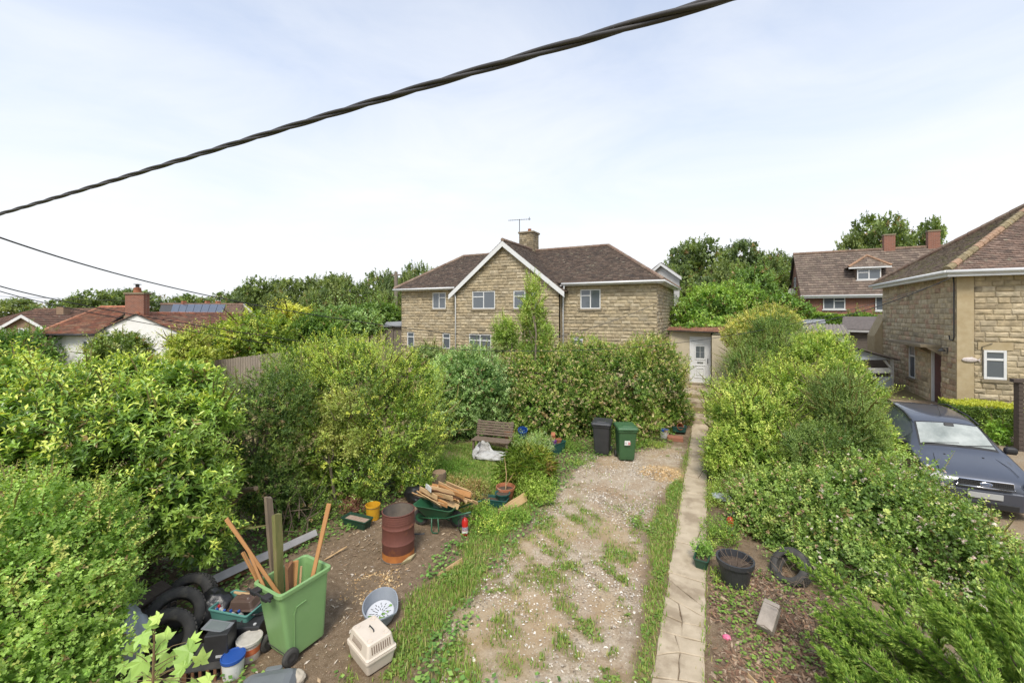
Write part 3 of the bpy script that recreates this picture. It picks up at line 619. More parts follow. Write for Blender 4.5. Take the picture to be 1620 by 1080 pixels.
for q in ((.22, .78, .10, .38), (.32, .68, .16, .32), (.24, .76, .50, .84)): sub(molding(*q), 'moulding', WHITE, dr, PO, bev=.006)
for i in range(2):
    for j in range(2): sub(MB().b2(dx0 + wdo * (.3 + .21 * i), dx0 + wdo * (.49 + .21 * i), DY + .026, DY + .039, zb + hdo * (.54 + .13 * j), zb + hdo * (.66 + .13 * j)), 'pane', GLASS, dr, PO)
sub(MB().b2(dx0 + wdo * .36, dx0 + wdo * .64, DY + .02, DY + .039, zb + hdo * .42, zb + hdo * .455), 'letterbox', pm('steel', (.5, .5, .5), (.4, .4, .4), .3, 4, metal=.8), dr, PO)
sub(MB().b2(dx0 + wdo * .84, dx0 + wdo * .88, DY + .0, DY + .039, zb + hdo * .43, zb + hdo * .53), 'handle', DARKM, dr, PO)
MB().b2(dx0 - .25, dx1 - .003, DY - .4, DY - .025, .9, zb - .10).build('step', CONC, PO, bev=.015)
MB().b2(dx0 - .15, dx1 - .003, DY - .22, DY - .022, zb - .099, zb - .012).build('doorstep', SILL, PO, bev=.01)
zr = zt + .3; tileplane(PO, [(dx0 - 1.0, DY - .15, zr), (px1 + 1.1, DY - .7, zr - .05), (px1 + 1.1, DY + .7, zr + .12), (dx0 - 1.0, DY + .7, zr + .12)], (0, 1, .4), [(.25, .12, .08), (.3, .16, .1)], tw=.25, gauge=.2, seed=41)

# ---------------------------------------------- stone house on the right
H2 = thing('stone_house', 'stone house with mossy hipped roof, flat door canopy and dark red front door', 'house', (9, 20, .9))
CX, CY = 7.2, 19.95; E2 = 5.85; RX = 17; FY = 27.6
wq = (PY(1555.5, 553.5, CY), PY(1592, 601, CY)); hq = hol(CX, [wq]); lint = (hq[0][0] - .14, hq[0][1] + .16, hq[0][3] + .004, hq[0][3] + .27)
QW = .42
stonewall(H2, (CX + QW, CY, .7), (1, 0, 0), (0, -1, 0), 4.2 - QW, .7, E2, [(q[0] - QW, q[1] - QW, q[2], q[3]) for q in hq + [lint]], course=.195, nparts=140, seed=21, proud=.036)
dq0, dq1 = PX(1472, 640, CX), PX(1488, 553, CX); sw0, sw1 = PX(1438, 596, CX), PX(1448, 547, CX)
hs = [(dq1[1] - CY - .05, dq0[1] - CY, .7, dq1[2]), (sw1[1] - CY, sw0[1] - CY, sw0[2], sw1[2])]
hs = [(min(a, b_), max(a, b_), c_, d) for a, b_, c_, d in hs]
SC2 = [tuple(min(1, q * 1.12) for q in c_) for c_ in SC] + [(.42, .29, .19), (.45, .32, .21)]
stonewall(H2, (CX, CY, .7), (0, 1, 0), (-1, 0, 0), FY - CY, .7, E2, hs, course=.195, nparts=160, seed=22, proud=.028, cols=SC2)
MB().b2(CX - .012, CX + QW - .008, CY - .035, CY + .1, .7, E2).build('quoin', DRESS, H2)
MB().b2(CX + lint[0] + .005, CX + lint[1] - .005, CY - .03, CY + .1, lint[2], lint[3]).build('lintel', DRESS, H2)
m = MB(); m.b2(CX + 4.2, RX, CY - .01, CY + .16, .7, E2); m.b2(CX + .18, RX, FY - .2, FY, .7, E2); m.b2(RX - .2, RX, CY + .2, FY - .2, .7, E2); m.build('rear_wall', MORTAR, H2)
MB().b2(CX + .6, RX - .3, CY + .9, FY - .4, .8, E2 - .1).build('interior', DARKM, H2)
window(H2, (wq[0][0], CY, wq[1][2]), (wq[1][0], CY, wq[0][2]), (0, -1, 0), 1, (0,), SILL, recess=.02, fr=.075)
window(H2, (CX, sw0[1], sw0[2]), (CX, sw1[1], sw1[2]), (-1, 0, 0), 1, (0,), SILL, recess=.05)
dyA, dyB = hs[0][0] + CY, hs[0][1] + CY
do = MB().b2(CX + .10, CX + .15, dyA + .06, dyB - .06, .8, dq1[2] - .06).build('door', pm('oxblood_paint', (.085, .020, .016), (.06, .015, .013), .4, 4), H2)
fr_ = MB(); fr_.b2(CX + .02, CX + .14, dyA, dyA + .06, .8, dq1[2]); fr_.b2(CX + .02, CX + .14, dyB - .06, dyB, .8, dq1[2]); fr_.b2(CX + .02, CX + .14, dyA + .06, dyB - .06, dq1[2] - .06, dq1[2] - .002); sub(fr_, 'frame', WHITE, do, H2)
for k_ in range(2): sub(MB().b2(CX + .085, CX + .099, dyA + .18, dyB - .18, 1.0 + k_ * .95, 1.75 + k_ * .95), 'panel', MATS['oxblood_paint'], do, H2, bev=.01)
ca0, ca1 = PX(1434, 545, CX)[1], PX(1491, 545, CX)[1]
MB().b2(CX - .62, CX - .02, min(ca0, ca1), max(ca0, ca1), dq1[2] + .07, dq1[2] + .19).build('door_canopy', SILL, H2, bev=.02)
for yy in (dyA - .05, dyB + .05): MB().prism([(CX - .01, yy - .04, dq1[2] + .068), (CX - .45, yy - .04, dq1[2] + .068), (CX - .01, yy - .04, dq1[2] - .22)], (0, .08, 0)).build('bracket', SILL, H2)
lp = PX(1500, 556, CX); la = MB(); la.lathe([(.02, .12), (.05, .1), (.11, .02), (.09, .0)], 10, (CX - .17, lp[1], lp[2])); lo_ = la.build('wall_lamp', DARKM, H2); sub(MB().tube([(CX - .02, lp[1], lp[2] - .1), (CX - .03, lp[1], lp[2] + .14), (CX - .17, lp[1], lp[2] + .13)], .015, 6), 'arm', DARKM, lo_, H2)
# hipped roof
o2 = .38; c0 = np.array([CX - o2, CY - o2, E2 + .03]); c1 = np.array([RX + o2, CY - o2, E2 + .03]); c2 = np.array([RX + o2, FY + o2, E2 + .03]); c3 = np.array([CX - o2, FY + o2, E2 + .03])
hd = (FY - CY) / 2 + o2; r0 = np.array([CX - o2 + hd, CY - o2 + hd, E2 + .03 + hd * .72]); r1 = np.array([RX + o2 - hd, CY - o2 + hd, E2 + .03 + hd * .72])
tileplane(H2, [c0, c1, r1, r0], (0, 1, .7), [(.19, .125, .093), (.165, .11, .083), (.215, .15, .115), (.14, .097, .075)], tw=.19, gauge=.125, seed=51)
TILEM = pm('mossy_tile', (1, 1, 1), rough=.95, scale=9, bump=.7, bscale=30, attr=True, c3=(.15, .135, .05), s3=3.5, t3=.50)
tileplane(H2, [c3, c0, r0], (1, 0, .7), [(.17, .12, .085), (.14, .10, .07), (.20, .15, .11)], tw=.19, gauge=.125, seed=52, mat=TILEM)
tileplane(H2, [c2, c3, r0, r1], (0, -1, .7), RC, tw=.6, gauge=.5, seed=53); tileplane(H2, [c1, c2, r1], (-1, 0, .7), RC, tw=.6, gauge=.5, seed=54)
ridge(H2, c0 + [0, 0, .05], r0 + [0, 0, .05], .12, ((.30, .19, .12), (.25, .20, .11)), .34, 3); ridge(H2, r0 + [0, 0, .05], r1 + [0, 0, .05], .12, seed=4); ridge(H2, c3 + [0, 0, .05], r0 + [0, 0, .05], .12, seed=5)
gutter(H2, (CX - o2 - .04, CY - o2 - .04, E2), (RX, CY - o2 - .04, E2), .065); gutter(H2, (CX - o2 - .04, CY - o2 - .04, E2 - .001), (CX - o2 - .04, FY + o2, E2 - .001), .065)
m = MB(); m.b2(CX - o2, RX, CY - o2, CY - .03, E2 - .14, E2 - .1); m.b2(CX - o2, CX - .03, CY - .029, FY, E2 - .14, E2 - .1); m.build('soffit', WHITE, H2)
m = MB(); m.b2(CX - o2, RX, CY - o2 - .012, CY - o2 + .012, E2 - .16, E2 - .02); m.b2(CX - o2 - .012, CX - o2 + .012, CY - o2 + .013, FY, E2 - .16, E2 - .02); m.build('fascia', WHITE, H2)
MB().tube([(CX - .05, CY + .12, E2 - .15), (CX - .06, CY + .05, E2 - .4), (CX - .06, CY + .05, 3.6), (CX - .06, CY + .12, 3.48), (CX - .06, CY + .35, 3.5), (CX - .06, CY + .4, 3.65)], .02, 6).build('cable_conduit', BLACKP, H2)
MB().tube([(CX + .62, CY - .06, 2.3), (CX + .6, CY - .06, 3.3), (CX + .85, CY - .06, 3.42)], .012, 5).build('wall_cable', BLACKP, H2)
# low lean-to porch wing at the rear of the side wall
MB().prism([(CX - .35, FY - .1, .8), (CX - .35, FY - .1, 3.3), (CX + .1, FY - .1, 4.4), (CX + .1, FY - .1, .8)], (0, 1.2, 0)).build('rear_lean_to', DRESS, H2)
fi = thing('fish_ornament', 'pale fish shaped ornament hung on the stone corner by the window', 'ornament', PY(1534, 569, CY - .06))
m = MB(); L_ = np.linspace(-1, 1, 11); rs = []
for t in L_: rr_ = .085 * math.sqrt(max(0, 1 - t * t)) + .004; rs.append([(t * .2, -.03 * math.cos(a) * rr_ / .085, rr_ * math.sin(a)) for a in np.linspace(0, 6.283, 10, endpoint=False)])
m.rings(rs); m.build('body', pm('shell', (.62, .56, .52), (.4, .33, .3), .5, 25), fi, world=False, smooth=True); MB().prism([(.18, -.015, 0), (.27, -.015, .07), (.25, -.015, 0), (.27, -.015, -.07)], (0, .02, 0)).build('tail', MATS['shell'], fi, world=False)
MB().prism([(-.03, -.012, .07), (.06, -.012, .12), (.1, -.012, .05)], (0, .02, 0)).build('fin', MATS['shell'], fi, world=False)
# ================================================================== houses further off
def brickmat(name, c1, c2, mo, bw=.225, bh=.075):
    m = bpy.data.materials.new(name); m.use_nodes = True; n = m.node_tree.nodes; l = m.node_tree.links; b = n['Principled BSDF']; b.inputs['Roughness'].default_value = .9
    t = n.new('ShaderNodeTexCoord'); s = n.new('ShaderNodeSeparateXYZ'); l.new(t.outputs['Object'], s.inputs[0]); a = n.new('ShaderNodeMath'); l.new(s.outputs[0], a.inputs[0]); l.new(s.outputs[1], a.inputs[1])
    cc = n.new('ShaderNodeCombineXYZ'); l.new(a.outputs[0], cc.inputs[0]); l.new(s.outputs[2], cc.inputs[1])
    k = n.new('ShaderNodeTexBrick'); l.new(cc.outputs[0], k.inputs['Vector']); k.inputs['Scale'].default_value = 1; k.inputs['Brick Width'].default_value = bw; k.inputs['Row Height'].default_value = bh; k.inputs['Mortar Size'].default_value = .008
    for i, c_ in (('Color1', c1), ('Color2', c2), ('Mortar', mo)): k.inputs[i].default_value = tuple(c_) + (1,)
    l.new(k.outputs['Color'], b.inputs['Base Color']); MATS[name] = m; return m
REDB = brickmat('red_brick', (.25, .088, .05), (.18, .065, .04), (.27, .21, .165))
BUFFB = brickmat('brown_brick', (.24, .15, .085), (.19, .12, .07), (.28, .22, .16))
def boxwall(root, poly, ext, mat, name='wall'): return MB().prism(poly, ext).build(name, mat, root)

# ---------------- red brick chalet house with a dormer
YB3 = 43.5; H3 = thing('brick_house', 'red brick house with long brown tiled roof, dormer window and two chimneys', 'house', (13, 45, 3.3))
e3z = PY(1272, 467.5, YB3)[2]; x3 = PY(1270, 470, YB3)[0]; x3r = 23.5; RY3 = 47.6; r3 = PY(1266, 402, RY3); rz3 = r3[2]
boxwall(H3, [(x3, YB3, 2.6), (x3r, YB3, 2.6), (x3r, YB3, e3z), (x3, YB3, e3z)], (0, .25, 0), REDB)
boxwall(H3, [(x3, YB3 + .26, 2.6), (x3, RY3 * 2 - YB3, 2.6), (x3, RY3 * 2 - YB3, e3z), (x3, RY3, rz3 - .15), (x3, YB3 + .26, e3z + .1)], (.25, 0, 0), REDB, 'gable_wall')
T3 = [(.155, .115, .088), (.175, .132, .10), (.135, .10, .078)]
tileplane(H3, [(x3 - .2, YB3 - .4, e3z - .05), (x3r, YB3 - .4, e3z - .05), (x3r, RY3, rz3), (x3 - .2, RY3, rz3)], (0, 1, 1), T3, tw=.33, gauge=.33, th=.035, seed=61)
tileplane(H3, [(x3r, 2 * RY3 - YB3 + .4, e3z - .05), (x3 - .2, 2 * RY3 - YB3 + .4, e3z - .05), (x3 - .2, RY3, rz3), (x3r, RY3, rz3)], (0, -1, 1), T3, tw=.9, gauge=.9, seed=62)
ridge(H3, (x3 - .2, RY3, rz3 + .03), (x3r, RY3, rz3 + .03), .13, ((.2, .13, .09),), .5, 9)
gutter(H3, (x3 - .25, YB3 - .45, e3z - .08), (x3r, YB3 - .45, e3z - .08), .07)
MB().b2(x3 - .2, x3r, YB3 - .42, YB3 - .38, e3z - .25, e3z - .08).build('fascia', WHITE, H3)
for a, b_ in (((1302, 470.5), (1337, 489)), ((1384.5, 469), (1409, 491))):
    p, q = PY(a[0], a[1], YB3 - .02), PY(b_[0], b_[1], YB3 - .02); window(H3, (p[0], YB3 - .02, q[2]), (q[0], YB3 - .02, p[2]), (0, -1, 0), 2, (1,), WHITE, recess=-.02, dep=.05, fr=.07)
p_ = PX(1262, 444, x3 - .02); window(H3, (x3, YB3 + 4.5, p_[2] - .6), (x3, YB3 + 3.6, p_[2] + .4), (-1, 0, 0), 1, (0,), None, recess=-.02)
for px_, py_ in ((1406, 373), (1476, 367)):
    c_ = PY(px_, py_, RY3); co = MB().b2(c_[0] - .38, c_[0] + .38, RY3 - .25, RY3 + .25, rz3 - .4, c_[2]).build('chimney', REDB, H3); sub(MB().b2(c_[0] - .42, c_[0] + .42, RY3 - .29, RY3 + .29, c_[2], c_[2] + .12), 'cap', SILL, co, H3)
# dormer
YD = YB3 + 1.0; dl, drr = PY(1354, 447, YD), PY(1395, 447, YD); dt = PY(1375, 423, YD)[2]; dap = PY(1369, 404, YD)[2]; dm_ = (dl[0] + drr[0]) / 2
dor = MB().prism([(dl[0], YD, dl[2] - .4), (drr[0], YD, dl[2] - .4), (drr[0], YD, dt), (dl[0], YD, dt)], (0, 2.5, 0)).build('dormer', pm('tile_hung', (.16, .11, .075), (.12, .085, .06), .9, 9), H3)
pw0, pw1 = PY(1355.5, 443, YD - .03), PY(1393.5, 424.5, YD - .03); wv = window(H3, pw0, pw1, (0, -1, 0), 2, (0,), WHITE, recess=-.02, fr=.08)
ov = .55; yb_ = YD + 3.4
for s_, e in ((-1, dl[0] - ov), (1, drr[0] + ov)):
    tileplane(H3, [(e, YD - .3, dt + .05), (dm_, YD + .55, dap), (dm_, yb_, dap), (e, yb_, dt + .05)], (-s_, 0, .8), T3, tw=.33, gauge=.3, seed=65 + s_)
tileplane(H3, [(dl[0] - ov, YD - .3, dt + .05), (drr[0] + ov, YD - .3, dt + .05), (dm_, YD + .55, dap)], (0, 1, 1), T3, tw=.33, gauge=.3, seed=68)
MB().b2(dl[0] - ov, drr[0] + ov, YD - .33, YD - .28, dt - .08, dt + .04).build('dormer_fascia', WHITE, H3)
for s_, e in ((-1, dl[0] - ov), (1, drr[0] + ov)): ridge(H3, (e, YD - .3, dt + .1), (dm_, YD + .55, dap + .05), .1, ((.3, .18, .11),), .4, 5)
sd_ = thing('satellite_dish', 'small grey satellite dish on the gable of the red brick house', 'dish', PX(1252, 462, x3 - .5))
MB().lathe([(.0, 0), (.2, .04), (.32, .12), (.33, .12), (.2, .02), (0, -.02)], 16).build('dish', REND, sd_, world=False, smooth=True).rotation_euler = (R_(75), 0, R_(20))
MB().tube([(0, .0, 0), (.2, .25, -.05), (.5, .4, -.1)], .03, 5).build('arm', DARKM, sd_, world=False)

# ---------------- white bungalow with red roof (gable towards the garden)
def camrow(px, py, d): return D(px, py, d)
d5 = 26.; H5 = thing('white_bungalow', 'white rendered bungalow with weathered red tiled roof and brick chimney', 'house', D(217, 560, d5))
WR = pm('white_render', (.74, .73, .70), (.68, .67, .63), .9, 3, .15, 60)
rt = np.array([Rv[0], Rv[1], 0]); fw = np.array([Fv[0], Fv[1], 0]); A5 = D(217, 497.5, d5); hs5, pit = 4.0, .43
L5, R5 = A5 - rt * hs5 - [0, 0, hs5 * pit], A5 + rt * hs5 - [0, 0, hs5 * pit]; zb5 = -.8
boxwall(H5, [(L5[0], L5[1], zb5), (R5[0], R5[1], zb5), R5, A5, L5], fw * 11, WR)
RT = [(.24, .095, .052), (.20, .082, .05), (.27, .125, .07), (.16, .08, .052), (.24, .145, .09)]
REDT = pm('red_tile', (1, 1, 1), rough=.9, scale=8, bump=.5, bscale=40, attr=True, c3=(.17, .11, .07), s3=1.8, t3=.56)
up = np.array([0, 0, .06]); fo = -fw * .1
tileplane(H5, [R5 + (R5 - A5) * .08 + up + fo, R5 + (R5 - A5) * .08 + up + fw * 11, A5 + up + fw * 11, A5 + up + fo], A5 - R5, RT, tw=.3, gauge=.22, th=.03, seed=71, mat=REDT)
tileplane(H5, [L5 + (L5 - A5) * .08 + up + fo, A5 + up + fo, A5 + up + fw * 11, L5 + (L5 - A5) * .08 + up + fw * 11], A5 - L5, RT, tw=.3, gauge=.22, th=.03, seed=72, mat=REDT)
ridge(H5, A5 + up, A5 + up + fw * 11, .12, ((.34, .13, .07), (.26, .12, .08)), .45, 6)
# side wing with the slope seen left of the chimney
Wr = D(212, 486, d5 + 3.5); Wl = D(160, 486, d5 + 3.5); Er = D(150, 528, d5 - 1.2); El = Er + (Wl - Wr) - rt * 1.2
tileplane(H5, [El, Er, Wr, Wl], Wr - Er, RT, tw=.3, gauge=.22, th=.03, seed=73, mat=REDT)
bk5 = Wl * 2 - El; bk6 = Wr * 2 - Er; bk5[2] = El[2]; bk6[2] = Er[2]
tileplane(H5, [bk6, bk5, Wl, Wr], Wl - bk5, RT, tw=.5, gauge=.5, seed=74, mat=REDT); ridge(H5, Wl, Wr, .12, ((.34, .13, .07),), .45, 8); ridge(H5, El, Wl, .11, ((.36, .16, .09),), .45, 8)
e0_, e1_ = El + fw * .5 + rt * .4, Er + fw * .3 - rt * .1
wing = MB().prism([(e0_[0], e0_[1], zb5), (e1_[0], e1_[1], zb5), (e1_[0], e1_[1], e1_[2] - .1), (e0_[0], e0_[1], e0_[2] - .1)], fw * 2).build('side_wing', WR, H5)
gutter(H5, El - [0, 0, .06], Er - [0, 0, .06], .06, BLACKP)
wa = D(118, 537, d5 - .35); wb = D(141, 555, d5 - 1.0); window(H5, (wa[0], wa[1], wb[2]), (wb[0], wb[1], wa[2]), -fw, 2, (0,), None, recess=-.02, fr=.08)
cc5 = D(217.5, 480, d5 + .3); zc = D(0, 465, d5)[2]; chm = MB(); k5 = [cc5 + rt * a * .58 + fw * b_ * .22 for a, b_ in ((-1, -1), (1, -1), (1, 1), (-1, 1))]
ch5 = MB().prism([(q[0], q[1], A5[2] - .35) for q in k5], (0, 0, zc - A5[2] + .35)).build('chimney', REDB, H5)
sub(MB().prism([(q[0], q[1], A5[2] - .3) for q in [cc5 + rt * a * .62 + fw * b_ * .26 for a, b_ in ((-1, -1), (1, -1), (1, 1), (-1, 1))]], (0, 0, .22)), 'flashing', SILL, ch5, H5)
sub(MB().prism([(q[0], q[1], zc) for q in [cc5 + rt * a * .64 + fw * b_ * .28 for a, b_ in ((-1, -1), (1, -1), (1, 1), (-1, 1))]], (0, 0, .1)), 'cap', SILL, ch5, H5)
sub(MB().lathe([(.22, zc + .05), (.18, zc + .38), (.2, zc + .4), (.12, zc + .42)], 14, (cc5[0], cc5[1], 0)), 'chimney_pot', TERRA, ch5, H5, smooth=True)
sub(MB().lathe([(.1, zc + .42), (.1, zc + .6), (.2, zc + .6), (.2, zc + .63), (.0, zc + .66)], 12, (cc5[0], cc5[1], 0)), 'cowl', DARKM, ch5, H5)

# ---------------- brown tiled house far left, with a small front gable
d6 = 40.; H6 = thing('brown_bungalow', 'brown brick bungalow with dark tiled roof and white edged gable at the far left', 'house', D(70, 560, d6))
BT = [(.13, .07, .045), (.16, .085, .055), (.11, .065, .045)]
ra, rb = D(55, 490, d6 + 4), D(180, 489, d6 + 4); ea, eb = D(-60, 519, d6), D(180, 519, d6)
tileplane(H6, [ea, eb, rb, ra], rb - eb, BT, tw=.35, gauge=.33, th=.035, seed=81)
gb = [ea - rt * 2 + fw * 8, eb + fw * 8]; tileplane(H6, [gb[1], gb[0], ra, rb], ra - gb[0], BT, tw=.9, gauge=.9, seed=82); ridge(H6, ra, rb, .14, ((.14, .08, .05),), .5, 2)
boxwall(H6, [(p[0], p[1], -1) for p in (ea + fw * .4, eb + fw * .4)] + [eb + fw * .4 - [0, 0, .02], ea + fw * .4 - [0, 0, .02]], fw * 7, BUFFB)
ga6 = D(39, 499, d6 - 2); gl6 = D(4, 518.5, d6 - 2); gr6 = D(73, 518.5, d6 - 2)
boxwall(H6, [(gl6[0], gl6[1], -1), (gr6[0], gr6[1], -1), gr6, ga6, gl6], fw * 2.6, BUFFB, 'gable_wall')
for e in (gl6, gr6):
    ex = e + (e - ga6) * .06; tileplane(H6, [ex - fw * .25 + up, ga6 - fw * .25 + up, ga6 + fw * 4 + up, ex + fw * 2 + up] if e is gl6 else [ga6 - fw * .25 + up, ex - fw * .25 + up, ex + fw * 2 + up, ga6 + fw * 4 + up], ga6 - e, BT, tw=.35, gauge=.33, th=.035, seed=83)
    MB().prism([ga6 - fw * .3 + [0, 0, .08], ga6 - fw * .3 - [0, 0, .2], ex - fw * .3 - [0, 0, .2], ex - fw * .3 + [0, 0, .08]], fw * .04).build('bargeboard', WHITE, H6)
for a, b_ in (((5.5, 519.5), (10.5, 528)), ((30, 519), (47, 531))):
    p, q = D(a[0], a[1], d6 - 2.02), D(b_[0], b_[1], d6 - 2.02); window(H6, (p[0], p[1], q[2]), (q[0], q[1], p[2]), -fw, 2, (), None, recess=-.02, fr=.1)
c6 = D(100.5, 492, d6 + 2.5); k6 = [c6 + rt * a * .36 + fw * b_ * .35 for a, b_ in ((-1, -1), (1, -1), (1, 1), (-1, 1))]; zt6 = D(0, 485.5, d6 + 2.5)[2]
ch6 = MB().prism([(q[0], q[1], zt6 - 1.6) for q in k6], (0, 0, 1.6)).build('chimney', BUFFB, H6)
sub(MB().prism([D(93, 502, d6 + 1.6), D(106, 502, d6 + 1.6), D(106, 499, d6 + 2.3), D(96, 500, d6 + 2.3)], (0, 0, .05)), 'flashing', WHITE, ch6, H6)
# ---------------- house with solar panels beyond
d7 = 48.; H7 = thing('solar_house', 'house beyond the white bungalow with a row of solar panels on its roof', 'house', D(320, 540, d7))
ra, rb = D(255, 481, d7 + 3.5), D(385, 481.5, d7 + 2); ea, eb = D(250, 500, d7 + 1), D(378, 500, d7 - 1)
tileplane(H7, [ea, eb, rb, ra], rb - eb, [(.2, .12, .08), (.16, .1, .07)], tw=.4, gauge=.35, th=.035, seed=91); ridge(H7, ra, rb, .14, ((.2, .12, .08),), .5, 3)
rg = D(407, 500, d7 + 2); boxwall(H7, [(eb[0], eb[1], -1), (rg[0], rg[1], -1), rg, rb - [0, 0, .05], eb], fw * .3 - rt * .02, BUFFB, 'gable_wall')
tileplane(H7, [rg, rg + fw * 2 - rt * 9, ra, rb], rb - rg, [(.2, .12, .08)], tw=.9, gauge=.9, seed=92)
boxwall(H7, [(ea[0], ea[1], -1), (eb[0], eb[1], -1), eb - [0, 0, .1], ea - [0, 0, .1]], fw * .3, BUFFB)
for e in (rg,): MB().prism([rb + [0, 0, .08], rb - [0, 0, .2], e - [0, 0, .2], e + [0, 0, .08]], -fw * .06).build('bargeboard', WHITE, H7)
SOL = pm('solar_glass', (.06, .075, .10), (.07, .085, .115), .18, 2, spec=.7)
ax = (rb - ra) / np.linalg.norm(rb - ra); nn = np.cross(eb - ea, ra - ea); nn /= np.linalg.norm(nn); nn = nn if nn[2] > 0 else -nn
for i in range(7):
    a = .16 + i * .092; q0 = ra + (rb - ra) * a; q1 = ra + (rb - ra) * (a + .087); s0 = ea + (eb - ea) * a; s1 = ea + (eb - ea) * (a + .087)
    po = MB().prism([s0 + (q0 - s0) * .12, s1 + (q1 - s1) * .12, s1 + (q1 - s1) * .92, s0 + (q0 - s0) * .92], nn * .14).build('solar_panel', SOL, H7)
for px_ in (291, 328, 345):
    c_ = D(px_, 478, d7 + 3); MB().b2(c_[0] - .2, c_[0] + .2, c_[1] - .2, c_[1] + .2, c_[2] - .9, c_[2] + .15).build('chimney_pot', TERRA, H7)

# ================================================================== sheds, fence
WOODG = pm('weathered_board', (.13, .105, .085), (.19, .16, .13), .9, 4, .5, 18, stretch=(1, 1, 14))
FENCE = pm('fence_board', (.30, .25, .20), (.22, .185, .15), .9, 3, .4, 20, stretch=(6, 6, .6))
FELT = pm('roof_felt', (.10, .085, .08), (.14, .12, .11), .95, 8, .4, 60)
S1 = thing('timber_shed', 'dark stained timber shed with felt roof beside the stone house', 'shed', D(1365, 545, 26))
a, b_ = D(1338, 560, 25.5), D(1410, 560, 23.8); zt_ = D(1370, 522, 25)[2]; uu = (b_ - a); uu[2] = 0
MB().prism([(a[0], a[1], 1), (b_[0], b_[1], 1), (b_[0], b_[1], zt_), (a[0], a[1], zt_)], (.6, 2.2, 0)).build('frame', DARKM, S1)
for i in range(16):
    z = 1.05 + i * (zt_ - 1.05) / 16; o = np.array([.0, -.03, 0]); h_ = (zt_ - 1.05) / 16 - .008
    MB().prism([a * [1, 1, 0] + [0, 0, z], b_ * [1, 1, 0] + [0, 0, z], b_ * [1, 1, 0] + [0, 0, z + h_], a * [1, 1, 0] + [0, 0, z + h_]], (-.01, -.03 - .004 * (i % 3), 0)).build('board', WOODG, S1)
up1 = np.array([.3, 1.2, .75]); tl, tr_ = a * [1, 1, 0] + [-.25, -.25, zt_], b_ * [1, 1, 0] + [.1, -.25, zt_]
MB().prism([tl, tr_, tr_ + up1, tl + up1], (0, 0, .06)).build('roof', FELT, S1); MB().prism([tl - [0, 0, .12], tr_ - [0, 0, .12], tr_, tl], (0, -.03, 0)).build('fascia', REND, S1)
S2 = thing('corrugated_shed', 'low outbuilding with grey corrugated roof beyond the hedge', 'shed', D(1310, 540, 22))
c_ = [D(1252, 528, 20.5), D(1345, 528, 19.5), D(1335, 513, 22.5), D(1275, 512, 23.5)]; A_, B_, C_, D_ = c_; m = MB(); n_ = 44; vs = []; 
for i in range(n_ + 1):
    t = i / n_; z = .035 * math.sin(i * math.pi / 2 * 1.0 + .3); vs += [A_ + (B_ - A_) * t + [0, 0, z], D_ + (C_ - D_) * t + [0, 0, z], A_ + (B_ - A_) * t + [0, 0, z - .02], D_ + (C_ - D_) * t + [0, 0, z - .02]]
fs = []
for i in range(n_): o = i * 4; fs += [(o, o + 4, o + 5, o + 1), (o + 2, o + 3, o + 7, o + 6), (o, o + 2, o + 6, o + 4)]
m.add(vs, fs); m.build('roof', pm('asbestos_sheet', (.26, .23, .20), (.20, .175, .15), .95, 6, .3, 50), S2)
m = MB(); m.prism([(p[0] + (C_ - A_)[0] * .05, p[1] + .2, 1.) for p in (A_, B_)] + [B_ + [0, .2, -.1], A_ + [0, .2, -.1]], (.1, 2.4, 0)); m.build('wall', REND, S2)
S3 = thing('sloping_shed', 'pale blue grey metal sided lean-to shed with open window and sloping roof', 'shed', D(1375, 600, 19))
PALE = pm('pale_metal', (.42, .46, .49), (.36, .40, .43), .6, 4, .1, 30, c3=(.3, .3, .28), s3=1.4, t3=.6)
dd = 18.2; P_ = lambda px, py, d=dd: D(px, py, d)
a, b_ = P_(1330, 630), P_(1413, 630); bs = a.copy(); 
wz = lambda px, py: P_(px, py)
MB().prism([P_(1330, 640), P_(1413, 640), P_(1413, 596), P_(1330, 596)], fw * .06).build('wall', PALE, S3)
MB().prism([P_(1330, 569), P_(1412, 569), P_(1330, 545)], fw * .06).build('gable_panel', PALE, S3)
MB().prism([P_(1338, 590), P_(1412, 590), P_(1412, 582), P_(1338, 582)], fw * .05).build('rail', pm('whitewash', (.6, .6, .58), (.5, .5, .47), .8, 6), S3)
for px_ in (1330, 1411): MB().prism([P_(px_, 640), P_(px_ + 3, 640), P_(px_ + 3, 566), P_(px_, 566)], fw * .08).build('post', MATS['whitewash'], S3)
MB().prism([P_(1398, 570), P_(1402, 570), P_(1410, 580), P_(1410, 584)], fw * .05).build('brace', MATS['whitewash'], S3)
MB().prism([P_(1320, 541) - fw * .2, P_(1418, 570) - fw * .2, P_(1418, 570) + fw * 2.6 + [0, 0, .1], P_(1320, 541) + fw * 2.6 + [0, 0, .1]], (0, 0, .05)).build('roof', FELT, S3)
MB().prism([P_(1335, 645, dd + 2.4), P_(1413, 645, dd + 2.4), P_(1413, 572, dd + 2.4), P_(1335, 550, dd + 2.4)], fw * .05).build('back_wall', WOODG, S3)
S4 = thing('flat_shed', 'long low grey roofed shed under the hedge of the brick house', 'shed', D(1270, 520, 27))
MB().prism([D(1240, 513, 26), D(1306, 512, 25), D(1305, 506.5, 28), D(1242, 507, 29)], (0, 0, .07)).build('roof', pm('grey_felt', (.26, .27, .28), (.2, .2, .21), .9, 5), S4)
MB().prism([(p[0], p[1], 1.1) for p in (D(1241, 513, 26.2), D(1305, 512, 25.2))] + [D(1305, 512.5, 25.2), D(1241, 513.5, 26.2)], (.3, 2, 0)).build('wall', WOODG, S4)
S5 = thing('garden_shed', 'small grey garden shed with flat roof left of the stone house', 'shed', D(620, 530, 27))
